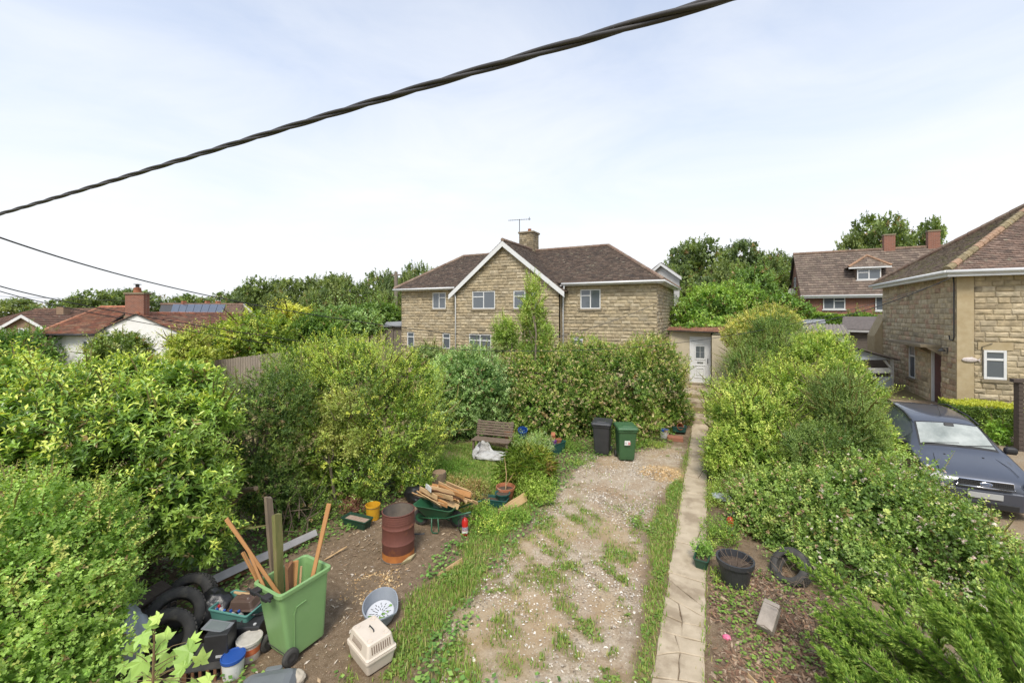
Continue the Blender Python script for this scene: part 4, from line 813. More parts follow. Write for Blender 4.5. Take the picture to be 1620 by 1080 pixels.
MB().prism([(p[0], p[1], .4) for p in (D(609, 520, 27), D(636, 520, 27))] + [D(636, 516, 27), D(609, 517, 27)], fw * 1.6).build('wall', WOODG, S5)
MB().prism([D(606, 517, 26.8), D(638, 516, 26.8), D(636, 510, 28.8), D(612, 510.5, 28.8)], (0, 0, .08)).build('roof', MATS['grey_felt'], S5)
MB().prism([D(611, 545, 26.95), D(622, 545, 26.95), D(622, 520, 26.95), D(611, 520, 26.95)], -fw * .03).build('door', WOODG, S5)
# board fence behind the shrubs
FA, FB = D(330, 571, 20), D(445, 557, 20.5); FE = thing('board_fence', 'grey weathered close boarded fence behind the laurel and privet', 'fence', (FA[0], FA[1], 0))
nb = 44; g = np.random.default_rng(9)
for i in range(nb):
    p = FA + (FB - FA) * (-.35 + 1.5 * i / nb); q = FA + (FB - FA) * (-.35 + 1.5 * (i + .9) / nb); j = g.uniform(-.02, .02)
    MB().prism([(p[0], p[1], .0), (q[0], q[1], .0), (q[0], q[1], q[2] + j), (p[0], p[1], p[2] + j)], fw * g.uniform(.02, .035)).build('board', FENCE, FE)
MB().prism([FA - (FB - FA) * .35 + fw * .04 - [0, 0, .4], FB + (FB - FA) * .15 + fw * .04 - [0, 0, .4], FB + (FB - FA) * .15 + fw * .04 - [0, 0, .3], FA - (FB - FA) * .35 + fw * .04 - [0, 0, .3]], fw * .06).build('rail', FENCE, FE)
F2 = thing('dark_fence', 'dark brown slatted fence panel with capping at the edge of the stone house hedge', 'fence', (7.9, 16.5, .6))
a, b_ = np.array([7.17, 16.5, 0]), np.array([8.8, 16.5, 0]); zt_ = 2.52; g = np.random.default_rng(4)
for i in range(18):
    z = .5 + i * (zt_ - .5) / 18; h_ = (zt_ - .5) / 18 - .012
    MB().prism([(a[0], a[1], z), (b_[0], b_[1], z), (b_[0], b_[1], z + h_), (a[0], a[1], z + h_)], -fw * g.uniform(.02, .03)).build('slat', pm('dark_stain', (.055, .04, .032), (.085, .065, .05), .8, 5, .4, 20, stretch=(1, 1, 8)), F2)
MB().prism([(a[0] - .1, a[1] - .05, zt_ + .01), (b_[0], b_[1] - .1, zt_ + .01), (b_[0], b_[1] + .15, zt_ + .01), (a[0] - .1, a[1] + .15, zt_ + .01)], (0, 0, .09)).build('capping', MATS['dark_stain'], F2)
MB().prism([(a[0], a[1], 0), (a[0] + .1, a[1], 0), (a[0] + .1, a[1], zt_), (a[0], a[1], zt_)], fw * .1).build('post', MATS['dark_stain'], F2)

# ================================================================== poles and overhead lines
POLE = pm('pole_wood', (.16, .13, .10), (.22, .18, .14), .9, 3, .4, 20, stretch=(6, 6, .5))
p = D(626.5, 478, 33); po = thing('utility_pole', 'wooden utility pole rising beside the left end of the stone house', 'pole', (p[0], p[1], .3)); zt_ = D(626, 430, 33)[2]
MB().tube([(p[0], p[1], -.2), (p[0], p[1], zt_)], [.17, .13], 10).build('post', POLE, po); MB().box((p[0], p[1], zt_ - .25), (.9, .1, .1)).build('crossarm', POLE, po)
p = D(556, 480, 62); po = thing('utility_pole', 'distant wooden utility pole among the far trees', 'pole', (p[0], p[1], .3)); zt_ = D(556, 449, 62)[2]
MB().tube([(p[0], p[1], -.2), (p[0], p[1], zt_)], [.16, .12], 8).build('post', POLE, po); MB().box((p[0], p[1], zt_ - .5), (1.6, .12, .12), (0, 0, .4)).build('crossarm', POLE, po)
def wire(name, label, pts, r, mat=BLACKP, n_=40, cat='cable'):
    P = np.array([D(*q) for q in pts]); t = np.linspace(0, 1, len(P)); tt = np.linspace(0, 1, n_)
    co = [np.polyfit(t, P[:, k], min(2, len(P) - 1)) for k in range(3)]; Q = np.c_[[np.polyval(c_, tt) for c_ in co]].T
    return tag(MB().tube(Q, r, 6).build(name, mat, smooth=True), label, cat)
# thick twisted service cable passing just in front of the window
K = np.array([D(-260, 400, 6.2), D(0, 338, 4.35), D(400, 221, 2.62), D(760, 107, 1.78), D(1127, -1, 1.26), D(1700, -155, .86)])
tt = np.linspace(0, 1, 260); kk = [np.polyfit(np.linalg.norm(K - K[0], axis=1) / np.linalg.norm(K[-1] - K[0]), K[:, i], 3) for i in range(3)]; Q = np.c_[[np.polyval(c_, tt) for c_ in kk]].T
tw_ = thing('service_cable', 'thick twisted black overhead cable sweeping across the sky', 'cable', Q[130]); ln = np.r_[0, np.cumsum(np.linalg.norm(np.diff(Q, axis=0), axis=1))]
CAB = pm('cable_black', (.035, .033, .032), (.055, .05, .048), .55, 9)
for s_ in range(3):
    ph = ln / 1.0 * 2 * math.pi + s_ * 2 * math.pi / 3; T = np.gradient(Q, axis=0); T /= np.linalg.norm(T, axis=1)[:, None]; a = np.cross(T, [0, 0, 1]); a /= np.linalg.norm(a, axis=1)[:, None]; b_ = np.cross(T, a)
    MB().tube(Q + .0092 * (np.cos(ph)[:, None] * a + np.sin(ph)[:, None] * b_), .0085, 8).build('strand', CAB, tw_, smooth=True)
wire('phone_line', 'long black overhead line falling from the upper left towards the stone house', [(-60, 352, 7), (200, 433, 11), (430, 490, 15), (700, 528, 18.5), (900, 547, 20)], .016)
wire('overhead_line', 'upper of the paired thin lines over the red tiled roof', [(-60, 430, 9), (110, 478, 11), (300, 512, 14), (560, 552, 19)], .014)
wire('overhead_line', 'lower of the paired thin lines over the red tiled roof', [(-60, 436, 9), (90, 482, 10.5), (280, 520, 14), (520, 558, 19)], .011)
wire('distant_line', 'hair thin distant line above the far left treetops', [(-20, 468, 40), (150, 474, 44), (420, 484, 50)], .02)
wire('house_line', 'thin line running from the stone house wall corner down to the hedge', [(1040, 479, 18.5), (960, 512, 18.6), (880, 532, 18.8), (800, 548, 19)], .012)
wire('garden_line', 'thin dark line running level across the flowering hedge', [(560, 541, 13), (760, 552, 13.5), (960, 549, 14), (1130, 537, 15), (1300, 505, 16), (1500, 442, 14)], .009)
wire('service_line', 'dark line climbing from the right hedge to the eaves of the right stone house', [(1270, 513, 17), (1330, 502, 16.2), (1420, 474, 15.2), (1502, 440, 14.3)], .018)
# ================================================================== vegetation
def unit(v): return v / (np.linalg.norm(v, axis=1)[:, None] + 1e-9)
def leafgeo(base, d, nrm, Ls, Ws, six=False, curl=.12):
    s = unit(np.cross(d, nrm)); n2 = np.cross(s, d); Ls = Ls[:, None]; Ws = Ws[:, None]
    if six:
        V = np.stack([base, base + d * Ls * .3 + s * Ws * .46 + n2 * Ws * .16, base + d * Ls * .68 + s * Ws * .42 + n2 * Ws * .12 - n2 * Ls * curl * .3, base + d * Ls - n2 * Ls * curl,
                      base + d * Ls * .68 - s * Ws * .42 + n2 * Ws * .12 - n2 * Ls * curl * .3, base + d * Ls * .3 - s * Ws * .46 + n2 * Ws * .16, base + d * Ls * .5 - n2 * Ls * curl * .15], 1)
        k = 7; T = [[0, 1, 6], [1, 2, 6], [2, 3, 6], [3, 4, 6], [4, 5, 6], [5, 0, 6]]
    else:
        V = np.stack([base, base + d * Ls * .5 + s * Ws * .5 + n2 * Ws * .2, base + d * Ls - n2 * Ls * curl, base + d * Ls * .5 - s * Ws * .5 + n2 * Ws * .2], 1)
        k = 4; T = [[0, 1, 2], [0, 2, 3]]
    o = np.arange(len(base))[:, None] * k
    return V.reshape(-1, 3), np.concatenate([o + t for t in T]), k
def shell(blobs, n_, g, lump=.16, ls=2.4, depth=.35, seed=0, zmin=None):
    ar = np.array([(r[0] * r[1] + r[0] * r[2] + r[1] * r[2]) for c_, r in blobs]); cnt = (n_ * ar / ar.sum()).astype(int); P = []; Nn = []
    for (c_, r), k in zip(blobs, cnt):
        c_, r = np.array(c_, float), np.array(r, float); u = unit(g.normal(size=(k, 3))); q0 = u * r + c_; w_ = 1 + lump * noise3(q0, ls, seed) + lump * .6 * noise3(q0, ls * 2.7, seed + 1) + lump * .4 * noise3(q0, ls * 6, seed + 2) - 1.4 * lump * sst(.1, .8, noise3(q0, ls * 1.35, seed + 4))
        q = 1 - depth * g.uniform(size=k) ** 1.8; p = c_ + u * r * (w_ * q)[:, None]; nn = unit(u / r)
        ok = np.ones(k, bool)
        for (c2, r2) in blobs:
            if c2 is not c_ and not np.allclose(c2, c_): ok &= np.linalg.norm((p - np.array(c2)) / np.array(r2), axis=1) > .72
        P.append(p[ok]); Nn.append(nn[ok])
    P = np.concatenate(P); Nn = np.concatenate(Nn); ok = P[:, 2] > hgt(P[:, 0], P[:, 1]) + .03 if zmin is None else P[:, 2] > zmin
    return P[ok], Nn[ok]
def foliage(blobs, n_, leaf, cols, g, K=6, spr=.16, up=.35, tip=None, six=False, lump=.16, ls=2.4, depth=.35, seed=0, wild=.5, zmin=None, curl=.12, flat=.5):
    """sprigs of leaves over lumpy shells; returns V, F, C"""
    P, Nn = shell(blobs, max(8, n_ // K), g, lump, ls, depth, seed, zmin); k = len(P)
    t = unit(Nn + np.array([0, 0, up]) + g.normal(0, wild, (k, 3))); sl_ = spr * g.uniform(.6, 1.3, k)
    cm = np.array(cols); nse = np.clip((noise3(P, 1.4, seed + 5) + 1) / 2 + g.normal(0, .22, k), 0, .999); sc_ = cm[(nse * len(cm)).astype(int)] * g.uniform(.72, 1.22, (k, 1)); dead = g.uniform(size=k) < .035; sc_[dead] = np.array((.12, .085, .04)) * g.uniform(.7, 1.3, (dead.sum(), 1))
    ks = np.repeat(np.arange(k), K); j = np.tile(np.arange(K), k); a = j * 2.4 + np.repeat(g.uniform(0, 6.28, k), K)
    tk = t[ks]; s1 = unit(np.cross(tk, g.normal(size=(k, 3))[ks] + 1e-3)); s2 = np.cross(tk, s1)
    rad = np.cos(a)[:, None] * s1 + np.sin(a)[:, None] * s2; fr = (j + .5) / K
    base = P[ks] + tk * (sl_[ks] * (fr - .5))[:, None]; op = (1.05 - .65 * fr)[:, None]
    d = unit(tk * (1.1 - op * .6) + rad * op + g.normal(0, .18, (len(ks), 3))); nrm = unit(tk * .6 + np.array([0, 0, flat]) + g.normal(0, .35, (len(ks), 3)))
    L0 = leaf[0] * g.uniform(.65, 1.2, len(ks)) * (1 - .25 * fr) * g.uniform(.7, 1.25, k)[ks]; W0 = leaf[1] / leaf[0] * L0 * g.uniform(.85, 1.15, len(ks))
    V, Fc, kk = leafgeo(base, d, nrm, L0, W0, six, curl); C = sc_[ks] * g.uniform(.82, 1.2, (len(ks), 1))
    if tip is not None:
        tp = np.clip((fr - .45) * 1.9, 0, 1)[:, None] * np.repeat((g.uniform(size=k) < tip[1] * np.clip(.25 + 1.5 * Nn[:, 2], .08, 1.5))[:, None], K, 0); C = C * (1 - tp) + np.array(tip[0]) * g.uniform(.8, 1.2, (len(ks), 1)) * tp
    return V, Fc, np.repeat(C, kk, 0)
def shoots(blobs, n_, ln_, leaf, cols, g, K=13, seed=0, up=.9, lump=.16, ls=2.4, droop=.35):
    """long leafy shoots standing out of the bush"""
    P, Nn = shell(blobs, n_ * 3, g, lump, ls, .05, seed); ok = Nn[:, 2] > -.25; P, Nn = P[ok][:n_], Nn[ok][:n_]; k = len(P)
    t = unit(Nn + np.array([0, 0, up]) + g.normal(0, .35, (k, 3))); L_ = ln_ * g.uniform(.5, 1.3, k); P = P - t * (L_ * .25)[:, None]
    ks = np.repeat(np.arange(k), K); f = np.tile((np.arange(K) + .5) / K, k); a = np.tile(np.arange(K) * 2.4, k) + np.repeat(g.uniform(0, 6.28, k), K)
    s1 = unit(np.cross(t, g.normal(size=(k, 3)))); s2 = np.cross(t, s1); rad = np.cos(a)[:, None] * s1[ks] + np.sin(a)[:, None] * s2[ks]
    base = P[ks] + t[ks] * (L_[ks] * f)[:, None] - np.array([0, 0, 1.]) * (droop * L_[ks] * f ** 2 * .5)[:, None]
    d = unit(t[ks] * .55 + rad + g.normal(0, .15, (len(ks), 3))); nrm = unit(t[ks] + np.array([0, 0, .5]) + g.normal(0, .3, (len(ks), 3)))
    L0 = leaf[0] * g.uniform(.7, 1.2, len(ks)) * (1.05 - .45 * f); V, Fc, kk = leafgeo(base, d, nrm, L0, leaf[1] / leaf[0] * L0); cm = np.array(cols); C = cm[g.integers(len(cm) // 2, len(cm), k)][ks] * g.uniform(.85, 1.2, (len(ks), 1))
    e = P + t * L_[:, None] - np.array([0, 0, 1.]) * (droop * L_ * .5)[:, None]; V2, F2_, k2 = leafgeo(P, unit(e - P), unit(g.normal(size=(k, 3))), np.linalg.norm(e - P, axis=1), np.full(k, .0045))
    return joinm([(V, Fc, np.repeat(C, kk, 0)), (V2, F2_, np.tile((.10, .09, .035), (len(V2), 1)))])
def joinm(parts):
    V = []; Fc = []; C = []; o = 0
    for v, f, c_ in parts: V.append(v); Fc.append(f + o); C.append(c_); o += len(v)
    return np.concatenate(V), np.concatenate(Fc), np.concatenate(C)
def stems(root, base, blobs, g, n_=5, r=.05, spread=.3, mat=None, name='stem'):
    m = MB()
    for i in range(n_):
        c_, rr = blobs[i % len(blobs)]; c_, rr = np.array(c_), np.array(rr); b0 = np.array(base, float) + np.append(g.normal(0, spread, 2), 0); b0[2] = float(hgt(b0[0], b0[1])) - .05
        u = g.normal(size=3); u /= np.linalg.norm(u); e = c_ + u * rr * .75; mid = b0 * .45 + e * .55 + [0, 0, .15 * abs(e[2] - b0[2])] + g.normal(0, .1, 3)
        m.tube([b0, b0 * .7 + mid * .3 + g.normal(0, .03, 3), mid, mid * .4 + e * .6 + g.normal(0, .06, 3), e], [r, r * .85, r * .6, r * .35, r * .12], 6)
        for q in range(2):
            u = g.normal(size=3); u /= np.linalg.norm(u); e2 = c_ + u * rr * .8; m.tube([mid, (mid + e2) / 2 + g.normal(0, .08, 3), e2], [r * .45, r * .3, r * .08], 5)
    return m.build(name, mat or BARK, root)
def shrub(name, label, cat, blobs, n_, leaf, cols, seed=0, base=None, mat=None, ns=5, sr=.05, inner=.22, flowers=None, group=None, extra=None, nsh=None, shl=None, **kw):
    g = np.random.default_rng(seed); blobs = [(np.array(c_, float), np.array(r, float)) for c_, r in blobs]
    b0 = base if base is not None else blobs[0][0]; root = thing(name, label, cat, (b0[0], b0[1], float(hgt(b0[0], b0[1]))), group=group)
    parts = [foliage(blobs, n_, leaf, cols, g, seed=seed, **kw)]
    if inner:
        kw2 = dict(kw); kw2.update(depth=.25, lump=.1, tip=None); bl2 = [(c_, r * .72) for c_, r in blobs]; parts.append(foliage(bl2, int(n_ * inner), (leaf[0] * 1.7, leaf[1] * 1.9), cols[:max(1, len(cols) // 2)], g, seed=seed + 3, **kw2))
    if extra: parts += extra
    nsh = nsh if nsh is not None else (n_ // 260 if ns else 0)
    if nsh: parts.append(shoots(blobs, nsh, shl or leaf[0] * 6.5, leaf, list(cols) + ([tip_] if (tip_ := (kw.get('tip') or [None])[0]) else []), g, seed=seed, lump=kw.get('lump', .16)))
    V, Fc, C = joinm(parts); tag(npmesh('foliage', V, Fc, mat or LEAF, root, C), kind='stuff')
    if ns: stems(root, b0, blobs, g, ns, sr)
    if flowers:
        nf, fs_, fc = flowers; kw3 = dict(kw); kw3.update(depth=.10, tip=None, K=5, spr=fs_ * .6, up=.9); V, Fc, C = foliage([(c_, r * 1.005) for c_, r in blobs], nf, (fs_, fs_ * .9), fc, g, seed=seed, **kw3)
        ok = np.ones(len(V), bool); tag(npmesh('blossom', V, Fc, PETAL, root, C), kind='stuff')
    return root
def pb(px, py, d, rpx, rpy, rd=None):
    """blob centred on a pixel at depth d, radii given in pixels"""
    c_ = D(px, py, d); a = rpx * d / FPX; b_ = rpy * d / FPX; return (c_, (a, rd if rd else a, b_))

# --- laurel, big leaves, bright on top (left)
LAU = [(.05, .09, .018), (.075, .125, .024), (.11, .17, .032), (.15, .215, .042)]
lau = [pb(60, 715, 6.6, 140, 100, 1.5), pb(235, 665, 7.0, 120, 62, 1.2), pb(130, 632, 7.3, 120, 52, 1.1), pb(330, 645, 7.2, 52, 34, .55), pb(265, 775, 6.6, 88, 85, .95), pb(30, 622, 7.5, 95, 58, 1.1), pb(150, 830, 6.5, 100, 85, 1.0), pb(320, 845, 6.6, 42, 42, .5), pb(-90, 650, 7, 120, 110, 1.5), pb(205, 592, 7.6, 62, 24, .6), pb(300, 598, 7.5, 44, 24, .5)]
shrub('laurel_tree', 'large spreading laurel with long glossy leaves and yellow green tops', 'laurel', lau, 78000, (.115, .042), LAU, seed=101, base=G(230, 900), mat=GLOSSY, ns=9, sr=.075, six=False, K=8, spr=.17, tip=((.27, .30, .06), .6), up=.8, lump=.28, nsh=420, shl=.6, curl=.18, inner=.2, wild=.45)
laur = [o for o in col.objects if o.name.startswith('laurel_tree')][0]
g = np.random.default_rng(5)   # the largest leaves on the side towards the window, one by one
m_ = MB(); V, Fc, kk = leafgeo(np.zeros((1, 3)), np.array([[1., 0, 0]]), np.array([[0, 0, 1.]]), np.array([.14]), np.array([.05]), True, .15)
lms = []
for c_ in ((.10, .17, .025), (.14, .22, .03), (.24, .32, .045), (.07, .13, .02), (.40, .36, .05)):
    me = bpy.data.meshes.new('laurel_leaf'); me.from_pydata(V.tolist(), [], Fc.tolist()); me.materials.append(GLOSSY); a = me.color_attributes.new('Col', 'FLOAT_COLOR', 'POINT'); a.data.foreach_set('color', np.tile(np.array(c_ + (1,), np.float32), len(V))); lms.append(me)
Pl, Nl = shell([lau[i] for i in (0, 1, 2, 4, 5, 6)], 4000, g, .2, 2.4, .02, 101); vis = (Nl @ np.append(-Fv * .7, .7) > .35); Pl, Nl = Pl[vis][:240], Nl[vis][:240]
for i in range(len(Pl)):
    o = bpy.data.objects.new('leaf', lms[int(g.choice(5, p=[.3, .3, .2, .15, .05]))]); col.objects.link(o); o.parent = laur; o.location = Pl[i] + Nl[i] * .05 - np.array(laur.location); o.rotation_euler = (g.normal(0, .5), g.normal(-.25, .45), g.uniform(0, 6.28)); s_ = g.uniform(.75, 1.15); o.scale = (s_, s_, s_)

# --- bramble and hawthorn hedge, bottom left
shrub('hawthorn_bush', 'dense small leaved hawthorn bush with reddish stems beside the old tyres', 'bush',
      [pb(30, 905, 4.7, 160, 155, 1.1), pb(-60, 1000, 4.2, 190, 200, 1.2), pb(105, 990, 4.5, 92, 110, .7), pb(40, 1080, 4.1, 150, 120, .8), pb(150, 855, 5.0, 52, 55, .5)],
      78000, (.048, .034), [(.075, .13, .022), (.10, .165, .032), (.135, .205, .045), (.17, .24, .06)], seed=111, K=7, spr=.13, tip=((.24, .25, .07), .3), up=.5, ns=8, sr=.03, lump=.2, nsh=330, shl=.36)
# --- dark yew like shrub
shrub('yew_bush', 'dark fine leaved evergreen bush between the laurel and the privet', 'bush',
      [pb(400, 680, 8.9, 75, 85, 1.0), pb(345, 700, 8.6, 50, 70, .8), pb(440, 630, 9.4, 60, 55, .8), pb(420, 770, 8.6, 60, 55, .7), pb(480, 800, 9.0, 60, 35, .6)],
      42000, (.06, .024), [(.03, .055, .012), (.045, .075, .016), (.07, .105, .022), (.10, .14, .03)], seed=121, K=8, spr=.14, ns=8, sr=.05, up=.4, lump=.24)
# --- privet, yellow green
shrub('privet_bush', 'big rounded yellow green privet bush behind the rusty drum', 'privet',
      [pb(560, 620, 11.0, 105, 75, 1.5), pb(500, 700, 10.2, 80, 85, 1.1), pb(630, 680, 10.8, 68, 85, 1.2), pb(560, 740, 9.9, 75, 60, .8), pb(470, 590, 11.4, 55, 45, .8), pb(545, 565, 11.5, 70, 38, .8), pb(650, 600, 11.6, 50, 50, .8), pb(650, 760, 10.3, 38, 35, .5)],
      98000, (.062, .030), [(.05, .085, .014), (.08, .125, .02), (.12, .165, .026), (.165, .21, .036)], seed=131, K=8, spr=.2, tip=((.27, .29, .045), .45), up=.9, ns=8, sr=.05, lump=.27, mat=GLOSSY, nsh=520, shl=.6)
shrub('elder_sapling', 'thin stemmed sapling with pale yellow leaves standing against the privet', 'sapling',
      [pb(540, 640, 9.5, 36, 30, .5), pb(520, 690, 9.4, 24, 28, .35), pb(562, 700, 9.3, 18, 30, .3)], 5200, (.07, .036), [(.10, .13, .028), (.14, .165, .04), (.18, .19, .055)], seed=141, base=G(556, 792), ns=3, sr=.045, inner=0, up=.3, spr=.2, depth=.7)
# --- grey green viburnum and flowering hedge
shrub('viburnum_bush', 'grey green leafy bush behind the garden bench', 'bush',
      [pb(745, 605, 15.0, 65, 55, 1.3), pb(700, 640, 14.8, 45, 50, 1.0), pb(780, 648, 15.4, 55, 42, .9), pb(720, 585, 15.5, 45, 35, .8), pb(735, 660, 15.1, 55, 30, .7)],
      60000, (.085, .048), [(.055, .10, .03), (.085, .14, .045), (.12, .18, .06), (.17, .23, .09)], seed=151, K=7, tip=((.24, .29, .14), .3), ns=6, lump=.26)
shrub('flowering_hedge', 'broad rounded hedge covered with creamy blossom below the stone house', 'hedge',
      [pb(880, 610, 15.6, 80, 62, 1.6), pb(980, 605, 15.8, 75, 62, 1.5), pb(1045, 610, 16.2, 46, 62, 1.2), pb(930, 570, 16.5, 90, 35, 1.2), pb(1030, 560, 16.8, 45, 28, 1.0), pb(850, 655, 14.6, 60, 45, .9), pb(950, 660, 15.2, 80, 40, 1.0), pb(1050, 655, 15.8, 38, 35, .8), pb(830, 600, 15.6, 45, 40, .9)],
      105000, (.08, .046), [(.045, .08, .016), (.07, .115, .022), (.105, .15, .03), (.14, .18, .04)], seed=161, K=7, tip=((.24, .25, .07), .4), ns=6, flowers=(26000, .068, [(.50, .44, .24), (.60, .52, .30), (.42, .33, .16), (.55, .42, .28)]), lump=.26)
shrub('slim_tree', 'slender upright light green tree in front of the stone house gable', 'tree',
      [pb(842, 500, 16.8, 26, 55, .6), pb(840, 465, 16.8, 12, 26, .3), pb(800, 525, 16.6, 26, 26, .5), pb(855, 530, 16.6, 26, 24, .5), pb(845, 560, 16.4, 40, 26, .6)],
      21000, (.09, .042), [(.085, .13, .025), (.13, .18, .04), (.19, .23, .06)], seed=171, base=G(840, 690), K=7, spr=.28, up=1.4, inner=.1, ns=4, sr=.05, depth=.6, lump=.25)
# --- right hand hedge between the path and the car
shrub('box_elder', 'bright yellow green leafy bush spilling over the path edge', 'bush',
      [pb(1185, 680, 11.2, 70, 70, 1.0), pb(1260, 640, 12.0, 70, 60, 1.0), pb(1165, 640, 12.6, 40, 40, .7), pb(1330, 620, 12.0, 55, 50, .9), pb(1215, 740, 10.4, 70, 60, .8), pb(1300, 570, 13.5, 50, 42, .8), pb(1378, 698, 10.2, 40, 42, .7), pb(1150, 720, 10.8, 30, 50, .5)],
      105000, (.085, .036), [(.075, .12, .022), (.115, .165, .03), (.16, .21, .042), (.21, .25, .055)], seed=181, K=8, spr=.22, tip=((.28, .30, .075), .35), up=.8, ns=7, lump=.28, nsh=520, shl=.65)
shrub('broom_shrub', 'tall dark green shrub beside the porch with yellow tipped branches', 'shrub',
      [pb(1215, 570, 15.0, 52, 50, 1.0), pb(1250, 545, 15.2, 38, 40, .8), pb(1180, 585, 14.6, 34, 38, .7), pb(1235, 610, 14.4, 55, 30, .9), pb(1222, 528, 15.3, 40, 38, .8), pb(1262, 575, 14.6, 36, 40, .7)],
      56000, (.07, .022), [(.05, .085, .022), (.075, .115, .03), (.105, .15, .04), (.14, .18, .05)], seed=191, K=8, spr=.24, up=1.2, ns=5, lump=.3, nsh=260, shl=.6)
shrub('golden_shrub', 'golden variegated shrub tops behind the dark green shrub', 'shrub',
      [pb(1200, 512, 16.6, 42, 20, .8), pb(1230, 505, 16.8, 30, 22, .7), pb(1170, 530, 16.4, 25, 22, .6), pb(1290, 545, 16.0, 25, 20, .6)],
      15000, (.10, .05), [(.15, .17, .045), (.21, .21, .06), (.27, .25, .085), (.11, .14, .035)], seed=192, K=7, ns=3)
shrub('privet_shrub', 'dusky green small leaved shrub standing above the brambles beside the car', 'shrub',
      [pb(1335, 660, 9.6, 46, 62, .7), pb(1320, 620, 9.8, 34, 34, .5), pb(1300, 700, 9.2, 60, 40, .7), pb(1370, 690, 9.4, 35, 40, .6)],
      50000, (.045, .02), [(.045, .075, .02), (.065, .10, .026), (.09, .13, .035), (.12, .16, .045)], seed=193, K=8, spr=.18, up=1.0, ns=5, lump=.28, nsh=300, shl=.5)
BR = [(.05, .085, .02), (.075, .12, .028), (.105, .155, .036), (.14, .19, .05)]
shrub('bramble_thicket', 'tangled bramble thicket with pinkish white blossom between the path and the car', 'brambles',
      [pb(1260, 800, 8.6, 95, 62, 1.0), pb(1370, 800, 8.0, 100, 75, 1.0), pb(1470, 860, 7.4, 110, 75, 1.0), pb(1200, 830, 8.6, 48, 55, .7), pb(1330, 900, 7.2, 90, 62, .8), pb(1420, 775, 8.8, 60, 38, .7), pb(1560, 920, 6.9, 110, 75, 1.0), pb(1420, 960, 6.6, 100, 60, .7), pb(1240, 860, 8.0, 45, 40, .6), pb(1488, 818, 8.3, 38, 28, .5), pb(1350, 975, 6.4, 50, 38, .5), pb(1500, 985, 6.2, 110, 60, .7), pb(1600, 1000, 6.0, 90, 60, .7), pb(1182, 795, 10.0, 46, 55, .7), pb(1205, 840, 9.2, 36, 36, .5), pb(1440, 1015, 5.9, 75, 42, .5), pb(1390, 1040, 5.6, 60, 40, .5), pb(1275, 895, 7.5, 52, 40, .5), pb(1248, 880, 7.9, 40, 30, .4), pb(1215, 870, 8.3, 34, 34, .4), pb(1310, 945, 6.9, 42, 32, .45)],
      138000, (.066, .046), BR, seed=201, K=6, spr=.2, tip=((.22, .25, .07), .2), ns=9, sr=.025, flowers=(15000, .046, [(.62, .5, .46), (.68, .6, .55), (.50, .34, .24)]), lump=.26, up=.6, nsh=420, shl=.45)
# --- ivy and background shrubs near the houses
BG = [(.05, .09, .018), (.075, .13, .024), (.11, .17, .032)]
shrub('ivy_mound', 'rounded ivy covered tree growing over the porch roof', 'ivy', [pb(1130, 490, 24, 55, 40, 1.8), pb(1095, 505, 23, 32, 30, 1.2), pb(1160, 480, 25, 45, 35, 1.5), pb(1110, 520, 22, 40, 12, .8), pb(1092, 523, 20.6, 26, 11, .7), pb(1115, 516, 20.8, 26, 11, .8), pb(1148, 512, 20.9, 20, 12, .7)], 30000, (.15, .10), BG + [(.16, .22, .05)], seed=211, ns=3)
def hedge(name, label, a, b_, th, n_, cols, seed, leaf=(.10, .05), tip=None):
    g = np.random.default_rng(seed); a, b_ = np.array(a, float), np.array(b_, float); root = thing(name, label, 'hedge', (a[0], a[1], float(hgt(a[0], a[1])))); ln_ = np.linalg.norm((b_ - a)[:2]); uu = (b_ - a) / ln_; uu[2] = 0; vv = np.array([-uu[1], uu[0], 0])
    z0 = float(min(hgt(a[0], a[1]), hgt(b_[0], b_[1]))); k = n_
    face = g.choice(3, k, p=[.45, .45, .10]); t = g.uniform(0, ln_, k); h_ = g.uniform(size=k); P = np.zeros((k, 3)); Nn = np.zeros((k, 3)); topz = a[2] + (b_[2] - a[2]) * t / ln_
    f0 = face == 0; f1 = face == 1; f2 = face == 2; w_ = g.uniform(-th / 2, th / 2, k)
    P = a * [1, 1, 0] + uu * t[:, None]; P[:, 2] = np.where(f0, z0 + h_ * (topz - z0), topz); P[f2, 2] = z0 + h_[f2] * (topz - z0)[f2]
    sgn = np.where((vv @ np.append(Fv, 0)) > 0, -1., 1.)
    P = P + vv * np.where(f0, sgn * th / 2, w_)[:, None]; P[f2] = (a * [1, 1, 0] + uu * ((g.uniform(size=f2.sum()) < .5) * ln_)[:, None] + vv * w_[f2][:, None]) + np.c_[0 * h_[f2], 0 * h_[f2], z0 + h_[f2] * (topz - z0)[f2]]
    Nn = np.where(f0[:, None], vv * sgn, np.array([0, 0, 1.])); P += Nn * (.05 * noise3(P, 3.5, seed) + g.normal(0, .03, k))[:, None]
    d = unit(Nn * .5 + g.normal(0, .6, (k, 3))); V, Fc, kk = leafgeo(P, d, unit(Nn + g.normal(0, .5, (k, 3))), leaf[0] * g.uniform(.7, 1.3, k), leaf[1] * g.uniform(.7, 1.3, k)); C = np.array(cols)[g.integers(0, len(cols), k)] * g.uniform(.8, 1.2, (k, 1))
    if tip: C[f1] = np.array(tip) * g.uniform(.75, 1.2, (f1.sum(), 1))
    tag(npmesh('foliage', V, Fc, LEAF, root, np.repeat(C, kk, 0)), kind='stuff')
    m = MB().prism([(q[0], q[1], z0) for q in (a - vv * th * .4, b_ - vv * th * .4, b_ + vv * th * .4, a + vv * th * .4)], (0, 0, min(a[2], b_[2]) - z0 - .1)); m.build('stem', BARK, root); return root
